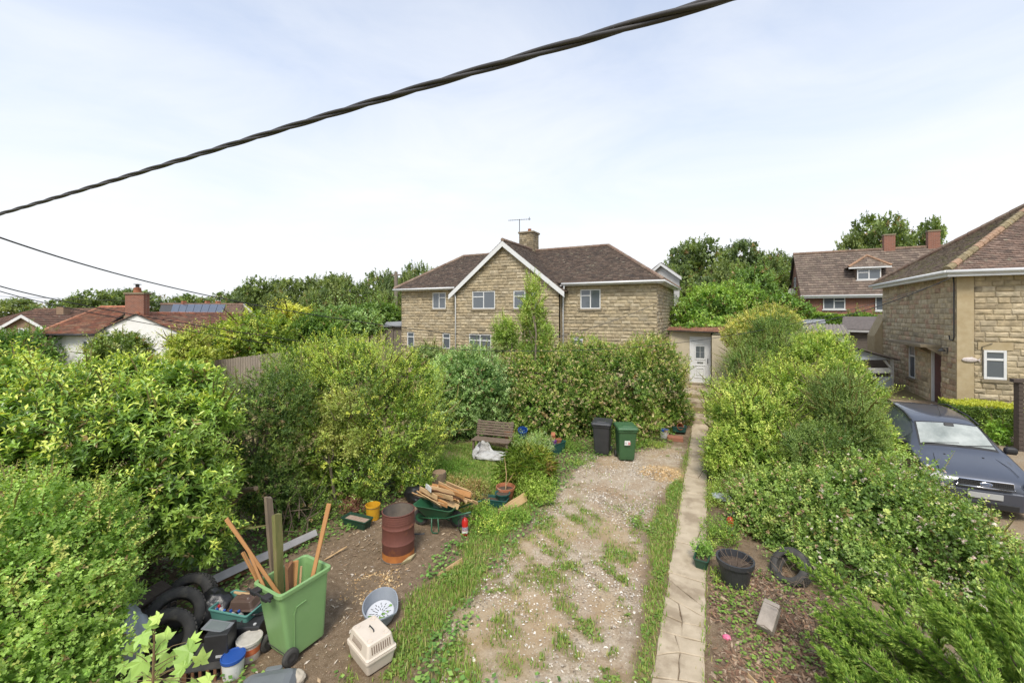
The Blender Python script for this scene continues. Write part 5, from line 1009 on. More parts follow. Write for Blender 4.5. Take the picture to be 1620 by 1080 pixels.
hedge('box_hedge', 'neatly clipped box hedge under the window of the right stone house', (6.5, 18.78, 1.5), (11, 18.78, 1.45), .9, 30000, [(.04, .07, .015), (.065, .10, .02), (.09, .13, .028)], 221, (.06, .034), (.22, .23, .035))
shrub('border_plants', 'leafy green border plants at the foot of the clipped hedge beside the car', 'plants', [pb(1580, 685, 12.0, 12, 20, .3), pb(1565, 695, 12.2, 16, 10, .3)], 2600, (.12, .05), [(.10, .17, .03), (.15, .22, .04)], seed=222, ns=2, sr=.01, inner=0)
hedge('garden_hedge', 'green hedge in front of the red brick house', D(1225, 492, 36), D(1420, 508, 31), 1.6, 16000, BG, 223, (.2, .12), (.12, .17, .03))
for i, (px, py, rx, ry) in enumerate(((1362, 506, 24, 10), (1256, 491, 28, 12), (1400, 510, 24, 10))):
    shrub('hedge_shrub', ['leafy shrub breaking above the hedge below the brick house window', 'loose shrub at the hedge end by the brick house corner', 'shrub by the shed roof below the brick house'][i], 'shrub', [pb(px, py, 32, rx, ry, 1.0)], 4200, (.2, .11), BG, seed=224 + i, ns=2)
# left middle ground shrubs
for i, (px, py, d, rx, ry, cols, lb) in enumerate((
        (410, 530, 22, 62, 38, [(.07, .11, .018), (.12, .16, .024), (.2, .22, .035)], 'olive green shrub behind the board fence'),
        (350, 545, 23, 55, 32, [(.05, .085, .016), (.08, .12, .022), (.15, .18, .03)], 'dark shrub overhanging the board fence beside the white bungalow'),
        (460, 505, 26, 32, 22, [(.16, .18, .03), (.26, .26, .05)], 'golden shrub top behind the olive shrub'),
        (550, 506, 27, 58, 22, [(.06, .10, .03), (.10, .15, .05), (.15, .21, .08)], 'long clipped grey green shrub near the garden shed'),
        (500, 520, 24, 40, 24, [(.05, .09, .02), (.08, .13, .025)], 'low dark hedge clump beyond the privet'),
        (600, 495, 30, 34, 16, [(.06, .10, .025), (.09, .14, .035)], 'round bush left of the stone house corner'),
        (30, 560, 24, 55, 40, [(.04, .08, .016), (.06, .11, .02), (.10, .16, .03)], 'dark rounded bush in front of the brown brick bungalow'),
        (190, 555, 20, 50, 28, [(.06, .09, .02), (.10, .13, .03), (.16, .17, .06)], 'straggly bush against the white bungalow wall'),
        (300, 555, 19, 30, 28, [(.12, .16, .03), (.2, .22, .05)], 'young yellow green shrub by the bungalow gable'),
        (1190, 450, 34, 34, 26, [(.06, .10, .03), (.09, .14, .04)], 'pale round tree above the ivy mound'),
        (1230, 490, 30, 34, 22, BG, 'green bush beyond the golden shrub'))):
    shrub('garden_bush', lb, 'bush', [pb(px, py, d, rx, ry, rx * d / FPX * .8), pb(px - rx * .4, py + ry * .4, d - .4, rx * .6, ry * .7), pb(px + rx * .4, py + ry * .5, d - .4, rx * .6, ry * .7)], 9000, (.008 * d, .0045 * d), cols, seed=230 + i, ns=2, sr=.06, K=6, spr=.3)
shrub('wall_climber', 'straggly climber against the left lower wall of the stone house', 'climber', [pb(680, 560, 20, 30, 16, .6), pb(800, 545, 19, 30, 20, .5)], 6000, (.12, .06), [(.1, .14, .05), (.15, .18, .07)], seed=260, ns=3, inner=.1, depth=.7)

# --- far trees: a few built, the rest copied
def tree(name, label, base, h_, rx, cols, seed, n_=6500, leaf=.42, trunkh=.35):
    g = np.random.default_rng(seed); base = np.array(base, float); root = thing(name, label, 'tree', base, group=None); bl = []
    for i in range(9):
        a = g.uniform(0, 6.28); q = g.uniform(.15, .62) * rx; zz_ = h_ * g.uniform(trunkh + .12, .86); bl.append((base + [q * math.cos(a), q * math.sin(a), zz_], np.array([rx * g.uniform(.34, .5), rx * g.uniform(.34, .5), h_ * g.uniform(.13, .2)])))
    bl.append((base + [0, 0, h_ * .66], np.array([rx * .6, rx * .6, h_ * .3])))
    V, Fc, C = joinm([foliage(bl, n_, (leaf, leaf * .62), cols, g, K=7, spr=leaf * 1.6, up=.4, lump=.22, ls=1.0, depth=.4, seed=seed, zmin=base[2] + h_ * .12), foliage([(c_, r * .7) for c_, r in bl], n_ // 4, (leaf * 1.8, leaf * 1.3), cols[:2], g, K=6, spr=leaf * 2, lump=.1, seed=seed + 2, zmin=base[2] + h_ * .1)])
    tag(npmesh('crown', V, Fc, LEAF, root, C), kind='stuff'); m = MB(); m.tube([base - [0, 0, .3], base + [.1, .05, h_ * .3], base + [0, .1, h_ * .6], base + [.1, 0, h_ * .82]], [h_ * .03, h_ * .024, h_ * .014, h_ * .004], 7)
    for c_, r in bl[:5]: m.tube([base + [0, 0, h_ * g.uniform(.25, .45)], (base + [0, 0, h_ * .4] + c_) / 2 + g.normal(0, .2, 3), c_], [h_ * .014, h_ * .01, h_ * .003], 5)
    m.build('trunk', BARK, root); return root
TC = [[(.045, .066, .022), (.066, .092, .028), (.09, .12, .036), (.115, .145, .045)], [(.055, .076, .026), (.08, .104, .034), (.105, .13, .044), (.135, .158, .054)], [(.04, .06, .024), (.055, .08, .03), (.075, .10, .038)]]
protos = [tree('oak_tree', 'protox', (0, 0, 0), 10, 5.2, TC[i % 3], 300 + i) for i in range(4)]
spots = []
def wood(lst, grp, fmt):
    for j, (px, ptop, d, wpx, cl) in enumerate(lst):
        p = D(px, 497, d); z0 = float(hgt(p[0], p[1])); top = D(px, ptop, d)[2]; h_ = max(3, top - z0); rx = wpx * d / FPX
        spots.append(((p[0], p[1], z0), h_, rx, cl, grp, fmt))
wood([(20, 474, 75, 45, 1), (75, 478, 70, 40, 1), (130, 472, 68, 30, 0), (180, 466, 70, 50, 1), (185, 460, 78, 35, 0), (240, 465, 72, 45, 1), (300, 470, 70, 40, 0), (345, 466, 74, 38, 1), (390, 458, 66, 40, 2)], 'trees along the far left skyline', 'far skyline tree beyond the red and brown tiled roofs')
wood([(425, 448, 60, 45, 0), (470, 444, 58, 42, 1), (515, 440, 60, 40, 2), (530, 437, 52, 42, 1), (590, 436, 55, 38, 0), (620, 444, 50, 30, 2), (560, 455, 45, 32, 1), (500, 462, 42, 30, 0), (440, 468, 42, 30, 2), (600, 462, 40, 25, 1)], 'trees left of the stone house', 'woodland tree left of the stone house behind the golden shrub')
wood([(650, 424, 60, 28, 0), (685, 428, 58, 26, 1), (640, 432, 48, 18, 2)], 'trees rising behind the left roof hip', 'tree rising behind the left hip of the stone house roof')
wood([(1080, 396, 52, 40, 2), (1125, 386, 50, 50, 0), (1175, 392, 52, 45, 2), (1215, 402, 50, 42, 0), (1245, 412, 52, 30, 2), (1150, 415, 44, 40, 2), (1205, 430, 42, 45, 0), (1085, 425, 44, 35, 1), (1120, 445, 38, 30, 2)], 'wood between the stone house and the brick house', 'dark woodland tree between the stone house and the brick house')
wood([(1395, 346, 64, 56, 1)], None, 'tallest broad tree crown rising behind the brick house roof between its chimneys')
wood([(1348, 372, 66, 34, 1)], None, 'lower tree crown left of the chimneys behind the brick house')
wood([(1448, 362, 66, 44, 1)], None, 'tree crown behind the right hand chimney of the brick house')
used = [0] * 4
for i, (p, h_, rx, cl, grp, fmt) in enumerate(spots):
    k = (cl + (i % 2) * 3) % 4 if cl else (0 if i % 2 else 3); s_ = (rx / 5.2, rx / 5.2, h_ / 10 * 1.08); rz = i * 2.1
    if not used[k]: o = protos[k]; used[k] = 1; o.location = p; o.rotation_euler = (0, 0, rz); o.scale = s_; o['label'] = fmt
    else: o = dup(protos[k], p, rz, fmt, s_)
    if grp: o['group'] = grp
    elif 'group' in o: del o['group']

# --- conifer sprays, bottom right
def conifer(name, label, base, sprays, seed):
    g = np.random.default_rng(seed); root = thing(name, label, 'conifer', base); parts = []; m = MB()
    for (p0, p1, wd, cnt) in sprays:
        p0, p1 = np.array(p0), np.array(p1); ax = p1 - p0; ln_ = np.linalg.norm(ax); ax /= ln_; m.tube([p0, (p0 + p1) / 2 + [0, 0, .03], p1], [.014, .009, .003], 5)
        t = g.uniform(0.03, 1, cnt) ** .9; s = unit(np.cross(np.tile(ax, (cnt, 1)), g.normal(size=(cnt, 3)))); tw = wd * (1 - t) ** .7 * g.uniform(.5, 1, cnt) + .03
        b0 = p0 + ax * (t * ln_)[:, None]; td = unit(ax * .75 + s * .75 + [0, 0, .12])   # side twig direction
        K = 20; ks = np.repeat(np.arange(cnt), K); f = np.tile((np.arange(K) + .5) / K, cnt)
        b1 = b0[ks] + td[ks] * (tw[ks] * f)[:, None]; d = unit(td[ks] * .7 + g.normal(0, .28, (len(ks), 3)) + ax * .6)
        V, Fc, kk = leafgeo(b1, d, unit(g.normal(0, .6, (len(ks), 3)) + [0, 0, .5]), g.uniform(.03, .06, len(ks)), g.uniform(.006, .010, len(ks)))
        cm = np.array([(.06, .11, .022), (.09, .15, .03), (.135, .195, .04), (.20, .245, .06)]); C = cm[np.clip((f * 2.2 + g.normal(0, .6, len(ks)) + .6), 0, 3).astype(int)] * g.uniform(.8, 1.2, (len(ks), 1)); parts.append((V, Fc, np.repeat(C, kk, 0)))
    V, Fc, C = joinm(parts); tag(npmesh('foliage', V, Fc, LEAF, root, C), kind='stuff'); m.build('branch', BARK, root); return root
g = np.random.default_rng(77); spr = []
for (x0, y0, x1, y1, d0, d1, wd, cnt) in ((1560, 1130, 1290, 890, 4.3, 4.9, .26, 210), (1500, 1110, 1400, 935, 4.5, 4.9, .2, 150), (1460, 1120, 1300, 1000, 4.3, 4.6, .24, 170), (1400, 1130, 1300, 1030, 4.2, 4.4, .22, 150), (1640, 1120, 1480, 960, 4.0, 4.5, .26, 190), (1680, 1100, 1560, 900, 4.0, 4.5, .26, 190), (1600, 1180, 1520, 1010, 3.7, 4.0, .24, 170), (1660, 1180, 1620, 980, 3.6, 4.0, .24, 170), (1500, 1180, 1390, 1040, 3.9, 4.1, .22, 160), (1430, 1200, 1330, 1060, 4.0, 4.2, .2, 130), (1580, 1120, 1440, 1000, 4.2, 4.4, .24, 170), (1560, 1060, 1480, 930, 4.5, 4.9, .2, 140), (1640, 1060, 1545, 980, 4.2, 4.4, .2, 140), (1380, 1110, 1310, 980, 4.6, 4.8, .16, 100)):
    spr.append((D(x0, y0, d0), D(x1, y1, d1), wd, cnt))
    for q in range(4):
        j = g.normal(0, 34, 4); spr.append((D(x0 + j[0] + 20, y0 + j[1] + 10, d0 + .08 + q * .09), D(x1 + j[2] + 15, y1 + j[3] + 24, d1 + .09 * q), wd * .9, int(cnt * .75)))
conifer('cypress_hedge', 'bright green feathery cypress sprays at the foot of the bramble thicket', G(1560, 1150), spr, 78)

# --- sycamore sapling with big lobed leaves, leaf by leaf
sy = thing('sycamore_sapling', 'young sycamore with big pale lobed leaves in front of the tyre', 'sapling', D(240, 1150, 3.3))
ang = [0, 22, 38, 52, 75, 95, 118, 140, 165]; rad_ = [1, .62, .52, .92, .6, .42, .66, .42, .3]
pts = [(r * math.cos(R_(a)), r * math.sin(R_(a))) for a, r in zip(ang, rad_)] + [(-.18, 0)] + [(r * math.cos(R_(a)), -r * math.sin(R_(a))) for a, r in list(zip(ang, rad_))[:0:-1]]
lv = [(0.02, 0, .0)] + [(a, b_, -.16 * (a * a + b_ * b_) + .05 * math.sin(9 * math.atan2(b_, a))) for a, b_ in pts]; lf = [(0, i, i % len(pts) + 1) for i in range(1, len(pts) + 1)]
sml = []
for c_ in ((.14, .21, .05), (.18, .25, .06), (.11, .17, .038), (.22, .28, .075)):
    me = bpy.data.meshes.new('sycamore_leaf'); me.from_pydata(lv, [], lf); me.materials.append(LEAF); a = me.color_attributes.new('Col', 'FLOAT_COLOR', 'POINT'); a.data.foreach_set('color', np.tile(np.array(c_ + (1,), np.float32), len(lv))); sml.append(me)
g = np.random.default_rng(8); m = MB(); b0 = np.array(sy.location)
m.tube([b0, D(243, 1040, 3.4), D(245, 985, 3.45)], [.012, .009, .004], 6)
for i, (px, py, s_) in enumerate(((225, 1005, .11), (262, 1010, .12), (240, 990, .08), (250, 978, .07), (225, 1045, .13), (262, 1050, .13), (300, 1030, .13), (318, 1045, .10), (290, 1055, .10), (305, 1012, .08), (210, 1070, .12), (240, 1078, .12), (275, 1082, .13), (310, 1082, .12), (205, 1030, .08), (330, 1075, .09), (255, 1030, .09), (190, 1085, .10), (285, 1040, .07), (228, 1022, .07), (195, 1052, .08))):
    p = D(px, py, 3.45 + g.uniform(-.12, .12)); o = bpy.data.objects.new('leaf', sml[i % 4]); col.objects.link(o); o.parent = sy; o.location = p - b0; o.rotation_euler = (Matrix.Rotation(YAW + .75, 3, 'Z') @ Matrix.Rotation(R_(38) + g.normal(0, .25), 3, 'X') @ Matrix.Rotation(g.normal(0, .25), 3, 'Y') @ Matrix.Rotation(g.uniform(0, 6.28), 3, 'Z')).to_euler(); s_ *= 1.0; o.scale = (s_, s_, s_); st_ = D(243, min(1075, py + 25), 3.42); m.tube([st_, (st_ + p) / 2 + [0, 0, .02], p], [.004, .003, .002], 4)
m.build('stem', pm('red_stem', (.16, .09, .04), (.12, .10, .04), .7, 8), sy)

# --- bare twigs and thin trunks showing under the shrubs
tg = thing('dead_twigs', 'tangle of bare brown twigs in the dark gap under the shrubs', 'twigs', G(430, 850)); m = MB(); g = np.random.default_rng(12)
for i in range(46):
    a = D(g.uniform(385, 500), g.uniform(800, 860), 8.4 + g.uniform(-.5, .6)); e = a + [g.uniform(-.9, .9), g.uniform(-.3, .3), g.uniform(.2, 1.0)]; m.tube([a, (a + e) / 2 + g.normal(0, .06, 3), e], [.012, .009, .003], 4)
tag(m.build('twig', pm('twig', (.16, .12, .085), (.10, .075, .05), .9, 9), tg), kind='stuff')
lg = MB().tube([D(360, 800, 7.7), D(388, 775, 7.6), D(405, 772, 7.4)], [.05, .045, .04], 8); tag(lg.build('sawn_branch', pm('cut_branch', (.24, .17, .11), (.15, .11, .07), .85, 8), None), 'sawn off branch end poking out of the laurel', 'branch')
tg2 = thing('dead_twigs', 'dry brown bramble stems arching over the buried tyre', 'twigs', G(1270, 950)); m = MB()
for i in range(60):
    a = G(g.uniform(1190, 1330), g.uniform(910, 1040), .02); e = a + [g.uniform(-.5, .5), g.uniform(-.4, .4), g.uniform(.02, .45)]; m.tube([a, (a + e) / 2 + [0, 0, g.uniform(0, .2)], e], [.006, .005, .002], 4)
tag(m.build('twig', MATS['twig'], tg2), kind='stuff')
# --- garden plants on the lawn
shrub('daylily_clump', 'tall clump of arching yellow green strap leaves by the terracotta pot', 'plant', [(G(830, 772) + [0, 0, .45], (.55, .5, .5)), (G(845, 765) + [0, 0, .4], (.45, .4, .4))], 5200, (.30, .016), [(.08, .12, .022), (.11, .15, .03), (.15, .18, .04), (.22, .21, .06)], seed=271, ns=0, inner=0, K=9, spr=.2, up=1.6, depth=.9, curl=.35)
shrub('herb_clump', 'leafy green herb clump at the base of the daylily', 'plant', [(G(845, 790) + [0, 0, .25], (.5, .4, .35)), (G(800, 775) + [0, 0, .25], (.35, .3, .3)), (G(862, 745) + [0, 0, .2], (.35, .35, .3))], 11000, (.06, .026), [(.08, .14, .025), (.12, .18, .03), (.16, .21, .04)], seed=272, ns=0, inner=0, depth=.9, spr=.18, up=1.0)
shrub('yellowing_weed', 'yellowing leafy weed patch behind the wheelbarrow', 'weeds', [(G(742, 800) + [0, 0, .25], (.42, .36, .32)), (G(725, 780) + [0, 0, .2], (.35, .3, .28)), (G(760, 785) + [0, 0, .2], (.25, .25, .25))], 7500, (.06, .028), [(.08, .12, .024), (.10, .135, .03), (.14, .15, .04), (.15, .11, .045)], seed=273, ns=0, inner=0, depth=.9, up=1.0)
shrub('silver_plant', 'silvery grey leaved plant beside the teal planter', 'plant', [(G(848, 722) + [0, 0, .35], (.55, .4, .4)), (G(820, 715) + [0, 0, .3], (.35, .3, .35))], 6500, (.08, .022), [(.14, .18, .09), (.2, .24, .13), (.13, .19, .05)], seed=274, ns=0, inner=0, depth=.9, up=1.2, spr=.2)
shrub('mint_patch', 'green weeds growing around the stump and grey rock', 'weeds', [(G(700, 748) + [0, 0, .12], (.8, .45, .22)), (G(665, 755) + [0, 0, .15], (.5, .3, .25)), (G(720, 735) + [0, 0, .1], (.7, .4, .2))], 9500, (.05, .024), [(.07, .13, .02), (.10, .16, .03), (.15, .2, .04)], seed=275, ns=0, inner=0, depth=.9, up=1.0)
shrub('verge_weeds', 'weeds along the edge of the drive beside the fire extinguisher', 'weeds', [(G(775, 835) + [0, 0, .08], (.5, .4, .18)), (G(815, 822) + [0, 0, .08], (.4, .35, .18)), (G(760, 820) + [0, 0, .1], (.3, .3, .25))], 6500, (.05, .026), [(.08, .14, .02), (.13, .19, .03), (.22, .24, .05)], seed=276, ns=0, inner=0, depth=.9, up=1.0)
shrub('hedge_foot_weeds', 'low weeds under the flowering hedge beside the wheeled bins', 'weeds', [(G(1010, 705) + [0, 0, .08], (.8, .4, .25)), (G(900, 712) + [0, 0, .1], (.6, .4, .3)), (G(1040, 708) + [0, 0, .05], (.5, .3, .15)), (G(915, 735) + [0, 0, .02], (.5, .4, .12))], 9000, (.05, .024), [(.07, .12, .02), (.11, .16, .03), (.18, .21, .05)], seed=277, ns=0, inner=0, depth=.9, up=1.0)
shrub('path_edge_weeds', 'green weeds and small plants between the concrete path and right hedge', 'weeds', [(G(1128, 850) + [0, 0, .1], (.22, .6, .2)), (G(1132, 790) + [0, 0, .12], (.25, .8, .25)), (G(1150, 920) + [0, 0, .02], (.3, .4, .1)), (G(1125, 740) + [0, 0, .2], (.22, 1.0, .3)), (G(1150, 860) + [0, 0, .2], (.25, .4, .3))], 11000, (.045, .024), [(.06, .11, .018), (.10, .15, .025), (.15, .19, .035)], seed=278, ns=0, inner=0, depth=.9, up=1.0)
# ================================================================== garden things
GREENP = pm('green_plastic', (.21, .36, .14), (.185, .325, .125), .45, 3, .05, 60, c3=(.25, .36, .19), s3=2.2, t3=.58)
GREEN2 = pm('dark_green_plastic', (.045, .115, .045), (.038, .10, .04), .45, 3, c3=(.07, .13, .065), s3=2, t3=.6)
CHAR = pm('charcoal_plastic', (.030, .031, .034), (.04, .04, .044), .5, 4, c3=(.06, .06, .062), s3=2, t3=.6)
TEAL = pm('teal_plastic', (.02, .085, .075), (.017, .07, .06), .45, 4, c3=(.05, .11, .10), s3=3, t3=.6)
DGRN = pm('trough_green', (.018, .06, .035), (.015, .05, .03), .5, 4)
WHITEP = pm('white_plastic', (.62, .62, .60), (.55, .55, .52), .5, 4, c3=(.4, .37, .3), s3=3, t3=.6)
PINE = pm('pine_timber', (.46, .235, .085), (.35, .165, .06), .75, 3, .3, 30, stretch=(9, 9, .7), c3=(.22, .11, .05), s3=1.5, t3=.6)
PALEW = pm('pale_sawn_wood', (.52, .36, .19), (.42, .26, .12), .8, 3, .3, 30, stretch=(9, 9, .7))
GREYW = pm('grey_timber', (.20, .15, .10), (.13, .10, .07), .9, 3, .5, 25, stretch=(9, 9, .6), c3=(.30, .25, .19), s3=2, t3=.55)
MOSSW = pm('mossy_timber', (.19, .17, .06), (.14, .15, .045), .95, 5, .5, 30, stretch=(6, 6, .8), c3=(.24, .17, .10), s3=3, t3=.56)
BROWNW = pm('brown_timber', (.20, .095, .04), (.13, .06, .03), .85, 3, .4, 25, stretch=(9, 9, .6))
RUST = pm('rusty_steel', (.16, .055, .038), (.115, .042, .032), .75, 2.5, .25, 40, c3=(.26, .09, .03), s3=2.2, t3=.57)
RUSTO = pm('orange_rust', (.42, .155, .03), (.30, .10, .025), .85, 6, .3, 40)
SOOT = pm('soot_steel', (.10, .085, .07), (.16, .13, .10), .9, 6, .3, 40)

def rrect(w_, d, r, z, n_=5, cx=0, cy=0):
    o = []
    for sx, sy, a0 in ((1, 1, 0), (-1, 1, 90), (-1, -1, 180), (1, -1, 270)):
        for i in range(n_):
            a = R_(a0 + 90 * i / (n_ - 1)); o.append((cx + sx * (w_ / 2 - r) + r * math.cos(a), cy + sy * (d / 2 - r) + r * math.sin(a), z))
    return o
def tub(w0, d0, w1, d1, h_, t=.012, r=.04, lip=.02, bottom=.015):
    """open box with rim: tapered rounded rectangle"""
    m = MB(); m.rings([rrect(w0, d0, r, 0), rrect(w1, d1, r, h_ - lip), rrect(w1 + lip * 1.4, d1 + lip * 1.4, r + lip * .6, h_ - lip), rrect(w1 + lip * 1.4, d1 + lip * 1.4, r + lip * .6, h_), rrect(w1 - 2 * t, d1 - 2 * t, r * .8, h_), rrect(w0 - 2 * t, d0 - 2 * t, r * .8, bottom)], True, True, True); return m
def wheelm(r, wd, c_, root, tyre=RUBBER, hub=DARKM, name='wheel'):
    m = MB().lathe([(r * .55, -wd / 2), (r * .92, -wd / 2), (r, -wd * .3), (r, wd * .3), (r * .92, wd / 2), (r * .55, wd / 2)], 22, c_, 'x'); o = m.build(name, tyre, root, world=False, smooth=True)
    h = MB().lathe([(0.001, -wd * .35), (r * .5, -wd * .4), (r * .58, -wd * .42), (r * .58, wd * .42), (r * .5, wd * .4), (.001, wd * .35)], 16, c_, 'x').build('hub', hub, o, world=False, smooth=True); return o
def bin_body(root, mat, open_top):
    m = MB(); zt = .97
    R0 = [rrect(.44, .50, .05, .05, cy=.06), rrect(.45, .53, .05, .14, cy=.05), rrect(.53, .68, .055, zt - .07), rrect(.53, .68, .055, zt - .06), rrect(.58, .74, .06, zt - .055), rrect(.585, .745, .06, zt)]
    if open_top: R0 += [rrect(.51, .66, .05, zt), rrect(.50, .64, .05, zt - .08), rrect(.42, .48, .045, .09, cy=.06)]
    m.rings(R0, True, True, True); b_ = m.build('body', mat, root, world=False, smooth=False, bev=.008)
    return b_
def ribs(root, mat):
    for sx in (1, -1):
        m = MB(); f = lambda y, z: (sx * (.222 + (.268 - .222) * (z - .05) / .86 + .004), y, z)
        pl = [f(-.14, .16), f(-.16, .62), f(-.13, .70), f(.0, .71)]
        m.tube(pl, .006, 5); m.build('moulded_rib', mat, root, world=False)
big = thing('wheelie_bin', 'open light green wheelie bin stuffed with old timber lengths', 'wheelie bin', (-5.07, 3.60, 0.01), R_(-2.5))
bin_body(big, GREENP, True); ribs(big, GREENP)
for sx in (-1, 1): wheelm(.105, .06, (sx * .245, -.20, .105), big)
MB().tube([(-.25, -.20, .105), (.25, -.20, .105)], .012, 6).build('axle', DARKM, big, world=False)
for sx in (-.16, .08): MB().box((sx + .04, -.42, .94), (.11, .1, .05)).build('hinge_bracket', BLACKP, big, world=False, bev=.01)
MB().tube([(-.24, -.45, .95), (.24, -.45, .95)], .014, 6).build('handle_bar', BLACKP, big, world=False)
def lidded(name, label, loc, rz, mat, sticker=False, cracked=False):
    b_ = thing(name, label, 'wheelie bin', loc, rz); bin_body(b_, mat, False)
    m = MB(); m.rings([rrect(.61, .79, .06, .975), rrect(.61, .79, .06, 1.015), rrect(.57, .72, .06, 1.05), rrect(.40, .50, .05, 1.068)], True, True, True); lo = m.build('lid', mat, b_, world=False, bev=.006)
    m = MB(); m.rings([rrect(.34, .12, .03, 1.058, cy=-.22), rrect(.30, .09, .03, 1.075, cy=-.22)], True, True, True); m.build('lid_ridge', mat, lo, world=False)
    MB().box((0, -.395, 1.0), (.3, .03, .03)).build('lid_lip', mat, lo, world=False, bev=.006)
    for sx in (-1, 1): wheelm(.1, .05, (sx * .255, .27, .1), b_)
    MB().tube([(-.24, .45, .95), (.24, .45, .95)], .015, 6).build('handle_bar', mat, b_, world=False)
    if sticker:
        so = MB().box((-.02, -.333, .60), (.16, .004, .14), (R_(6), 0, 0)).build('sticker', pm('sticker_white', (.75, .74, .72), (.66, .65, .64), .6, 20), b_, world=False)
        MB().box((.035, -.337, .585), (.07, .004, .08), (R_(6), 0, 0)).build('sticker_print', pm('sticker_red', (.55, .10, .10), (.62, .45, .45), .6, 60), so, world=False)
        m = MB(); [m.box((-.06, -.337, .645 - k_ * .02), (.05, .004, .006), (R_(6), 0, 0)) for k_ in range(4)]; m.build('sticker_lines', pm('ink', (.2, .2, .22), (.25, .25, .27), .7, 9), so, world=False)
    return b_
pB, pG = G(948, 723), G(986, 732)
lidded('wheelie_bin', 'charcoal black wheelie bin against the hedge with worn lid', (pB[0], pB[1] + .36, 0), R_(8), CHAR)
lidded('wheelie_bin', 'dark green lidded wheelie bin with a white and red sticker', (pG[0] - .0, pG[1] + .33, 0), R_(24), GREEN2, True)
gl = thing('grey_bin_lid', 'grey plastic bin lid lying at the bottom of the dirt patch', 'bin lid', G(418, 1112) + [0, 0, .05], R_(40))
GREYP = pm('grey_plastic', (.17, .18, .19), (.14, .15, .16), .45, 4)
m = MB(); m.rings([rrect(.6, .62, .07, 0), rrect(.6, .62, .07, .05), rrect(.50, .50, .07, .11), rrect(.36, .34, .06, .13)], True, True, True); m.build('lid', GREYP, gl, world=False, bev=.008)
MB().rings([rrect(.2, .07, .03, .05, cy=.33), rrect(.18, .06, .028, .085, cy=.33)]).build('lid_handle', GREYP, gl, world=False, bev=.006)

# --- timber in the bin
def plank(name, label, cat, p, q, w_, t_, mat, group=None, roll=0., tex=True):
    p, q = np.array(p, float), np.array(q, float); d = q - p; ln_ = np.linalg.norm(d); m = MB(); g_ = np.random.default_rng(int(ln_ * 1e4) % 999)
    m.rings([[(sx * w_ / 2 + g_.normal(0, .002), sy * t_ / 2, z) for sx, sy in ((-1, -1), (1, -1), (1, 1), (-1, 1))] for z in (0, ln_ * .25, ln_ * .5, ln_ * .75, ln_)]); q_ = g_.normal(0, w_ * .28 if mat in (GREYW, MOSSW, BROWNW) else w_ * .06, 4); m.v[-4:] = [(a_, b2_, c2_ + dz) for (a_, b2_, c2_), dz in zip(m.v[-4:], q_)]
    m.v = [(a_ + g_.normal(0, .0035), b2_ + g_.normal(0, .003), c2_) for a_, b2_, c2_ in m.v]; 
    me_o = m.build(name, mat, None, bev=.003, seg=1); me_o.location = p; z_ = Vector(d / ln_); me_o.rotation_euler = (z_.to_track_quat('Z', 'Y').to_matrix() @ Matrix.Rotation(roll, 3, 'Z')).to_euler()
    return tag(me_o, label, cat, group)
def inbin(top, dt, cross, zc=.92, w_=.07, t_=.035, mat=PINE, label='', roll=0., name='plank', cat='timber'):
    T = D(top[0], top[1], dt); C_ = G(cross[0], cross[1], zc); s = (zc - .15) / max(.05, (T[2] - zc)); B_ = C_ + (C_ - T) * s; lo = np.array([-5.07 - .17, 3.64 - .2, .13]); hi = np.array([-5.07 + .17, 3.64 + .2, .2]); B_ = np.clip(B_, lo, hi)
    k = (T[2] - B_[2]); return plank(name, label, cat, B_, T, w_, t_, mat, None, roll)
inbin((358, 820), 5.35, (450, 930), w_=.07, t_=.045, label='longest orange pine batten leaning left out of the wheelie bin', roll=.5)
inbin((392, 868), 5.4, (432, 938), w_=.06, t_=.035, label='shorter orange pine batten below the longest one in the bin', roll=.9)
inbin((384, 873), 5.55, (415, 930), w_=.045, t_=.03, label='thin split pine strip at the left corner of the bin', roll=.2)
inbin((404, 893), 5.5, (440, 938), w_=.07, t_=.025, mat=GREYW, label='short greyed board tucked under the pine battens', roll=1.2)
inbin((424, 784), 5.75, (432, 905), w_=.10, t_=.045, mat=GREYW, label='tall rough weathered post with a square top in the bin', roll=.3)
inbin((438, 815), 5.6, (441, 912), w_=.105, t_=.06, mat=MOSSW, label='tall moss green post in front of the weathered post', roll=.5)
inbin((521, 796), 5.75, (496, 912), w_=.055, t_=.03, label='single slim orange batten leaning right out of the bin', roll=.7)
inbin((457, 892), 5.35, (457, 930), w_=.085, t_=.05, mat=BROWNW, label='short dark brown post stub at the bin rim', roll=.6)
inbin((468, 886), 5.45, (470, 925), w_=.06, t_=.04, label='short orange stub behind the dark brown stub', roll=.4)
inbin((477, 895), 5.5, (478, 918), w_=.025, t_=.02, mat=PALEW, label='thin pale stick beside the orange stub', roll=.1)

# --- rusty drum
dc = G(628, 893); dc[1] += .0; dr_ = thing('oil_drum', 'rusty open topped oil drum standing on the bare soil', 'drum', (-5.32, 5.86, 0)); r0, hh = .285, .83
prof = [(r0 * .98, .12), (r0, .13)]
for zc in (.30, .57): prof += [(r0, zc - .022), (r0 + .004, zc - .014), (r0 + .011, zc), (r0 + .004, zc + .014), (r0, zc + .022)]
for zc in (.66, .70, .74, .78): prof += [(r0, zc - .012), (r0 + .004, zc), (r0, zc + .012)]
prof += [(r0, hh - .015), (r0 + .01, hh - .008), (r0 + .01, hh), (r0 - .008, hh)]
MB().lathe(prof, 40).build('shell', RUST, dr_, world=False, smooth=True)
MB().lathe([(r0 * .99, 0), (r0 + .004, .006), (r0, .02), (r0, .128)], 40).build('rust_band', RUSTO, dr_, world=False, smooth=True)
MB().lathe([(r0 - .012, hh - .002), (r0 - .012, .06), (.01, .05)], 40).build('inner_wall', SOOT, dr_, world=False, smooth=True)
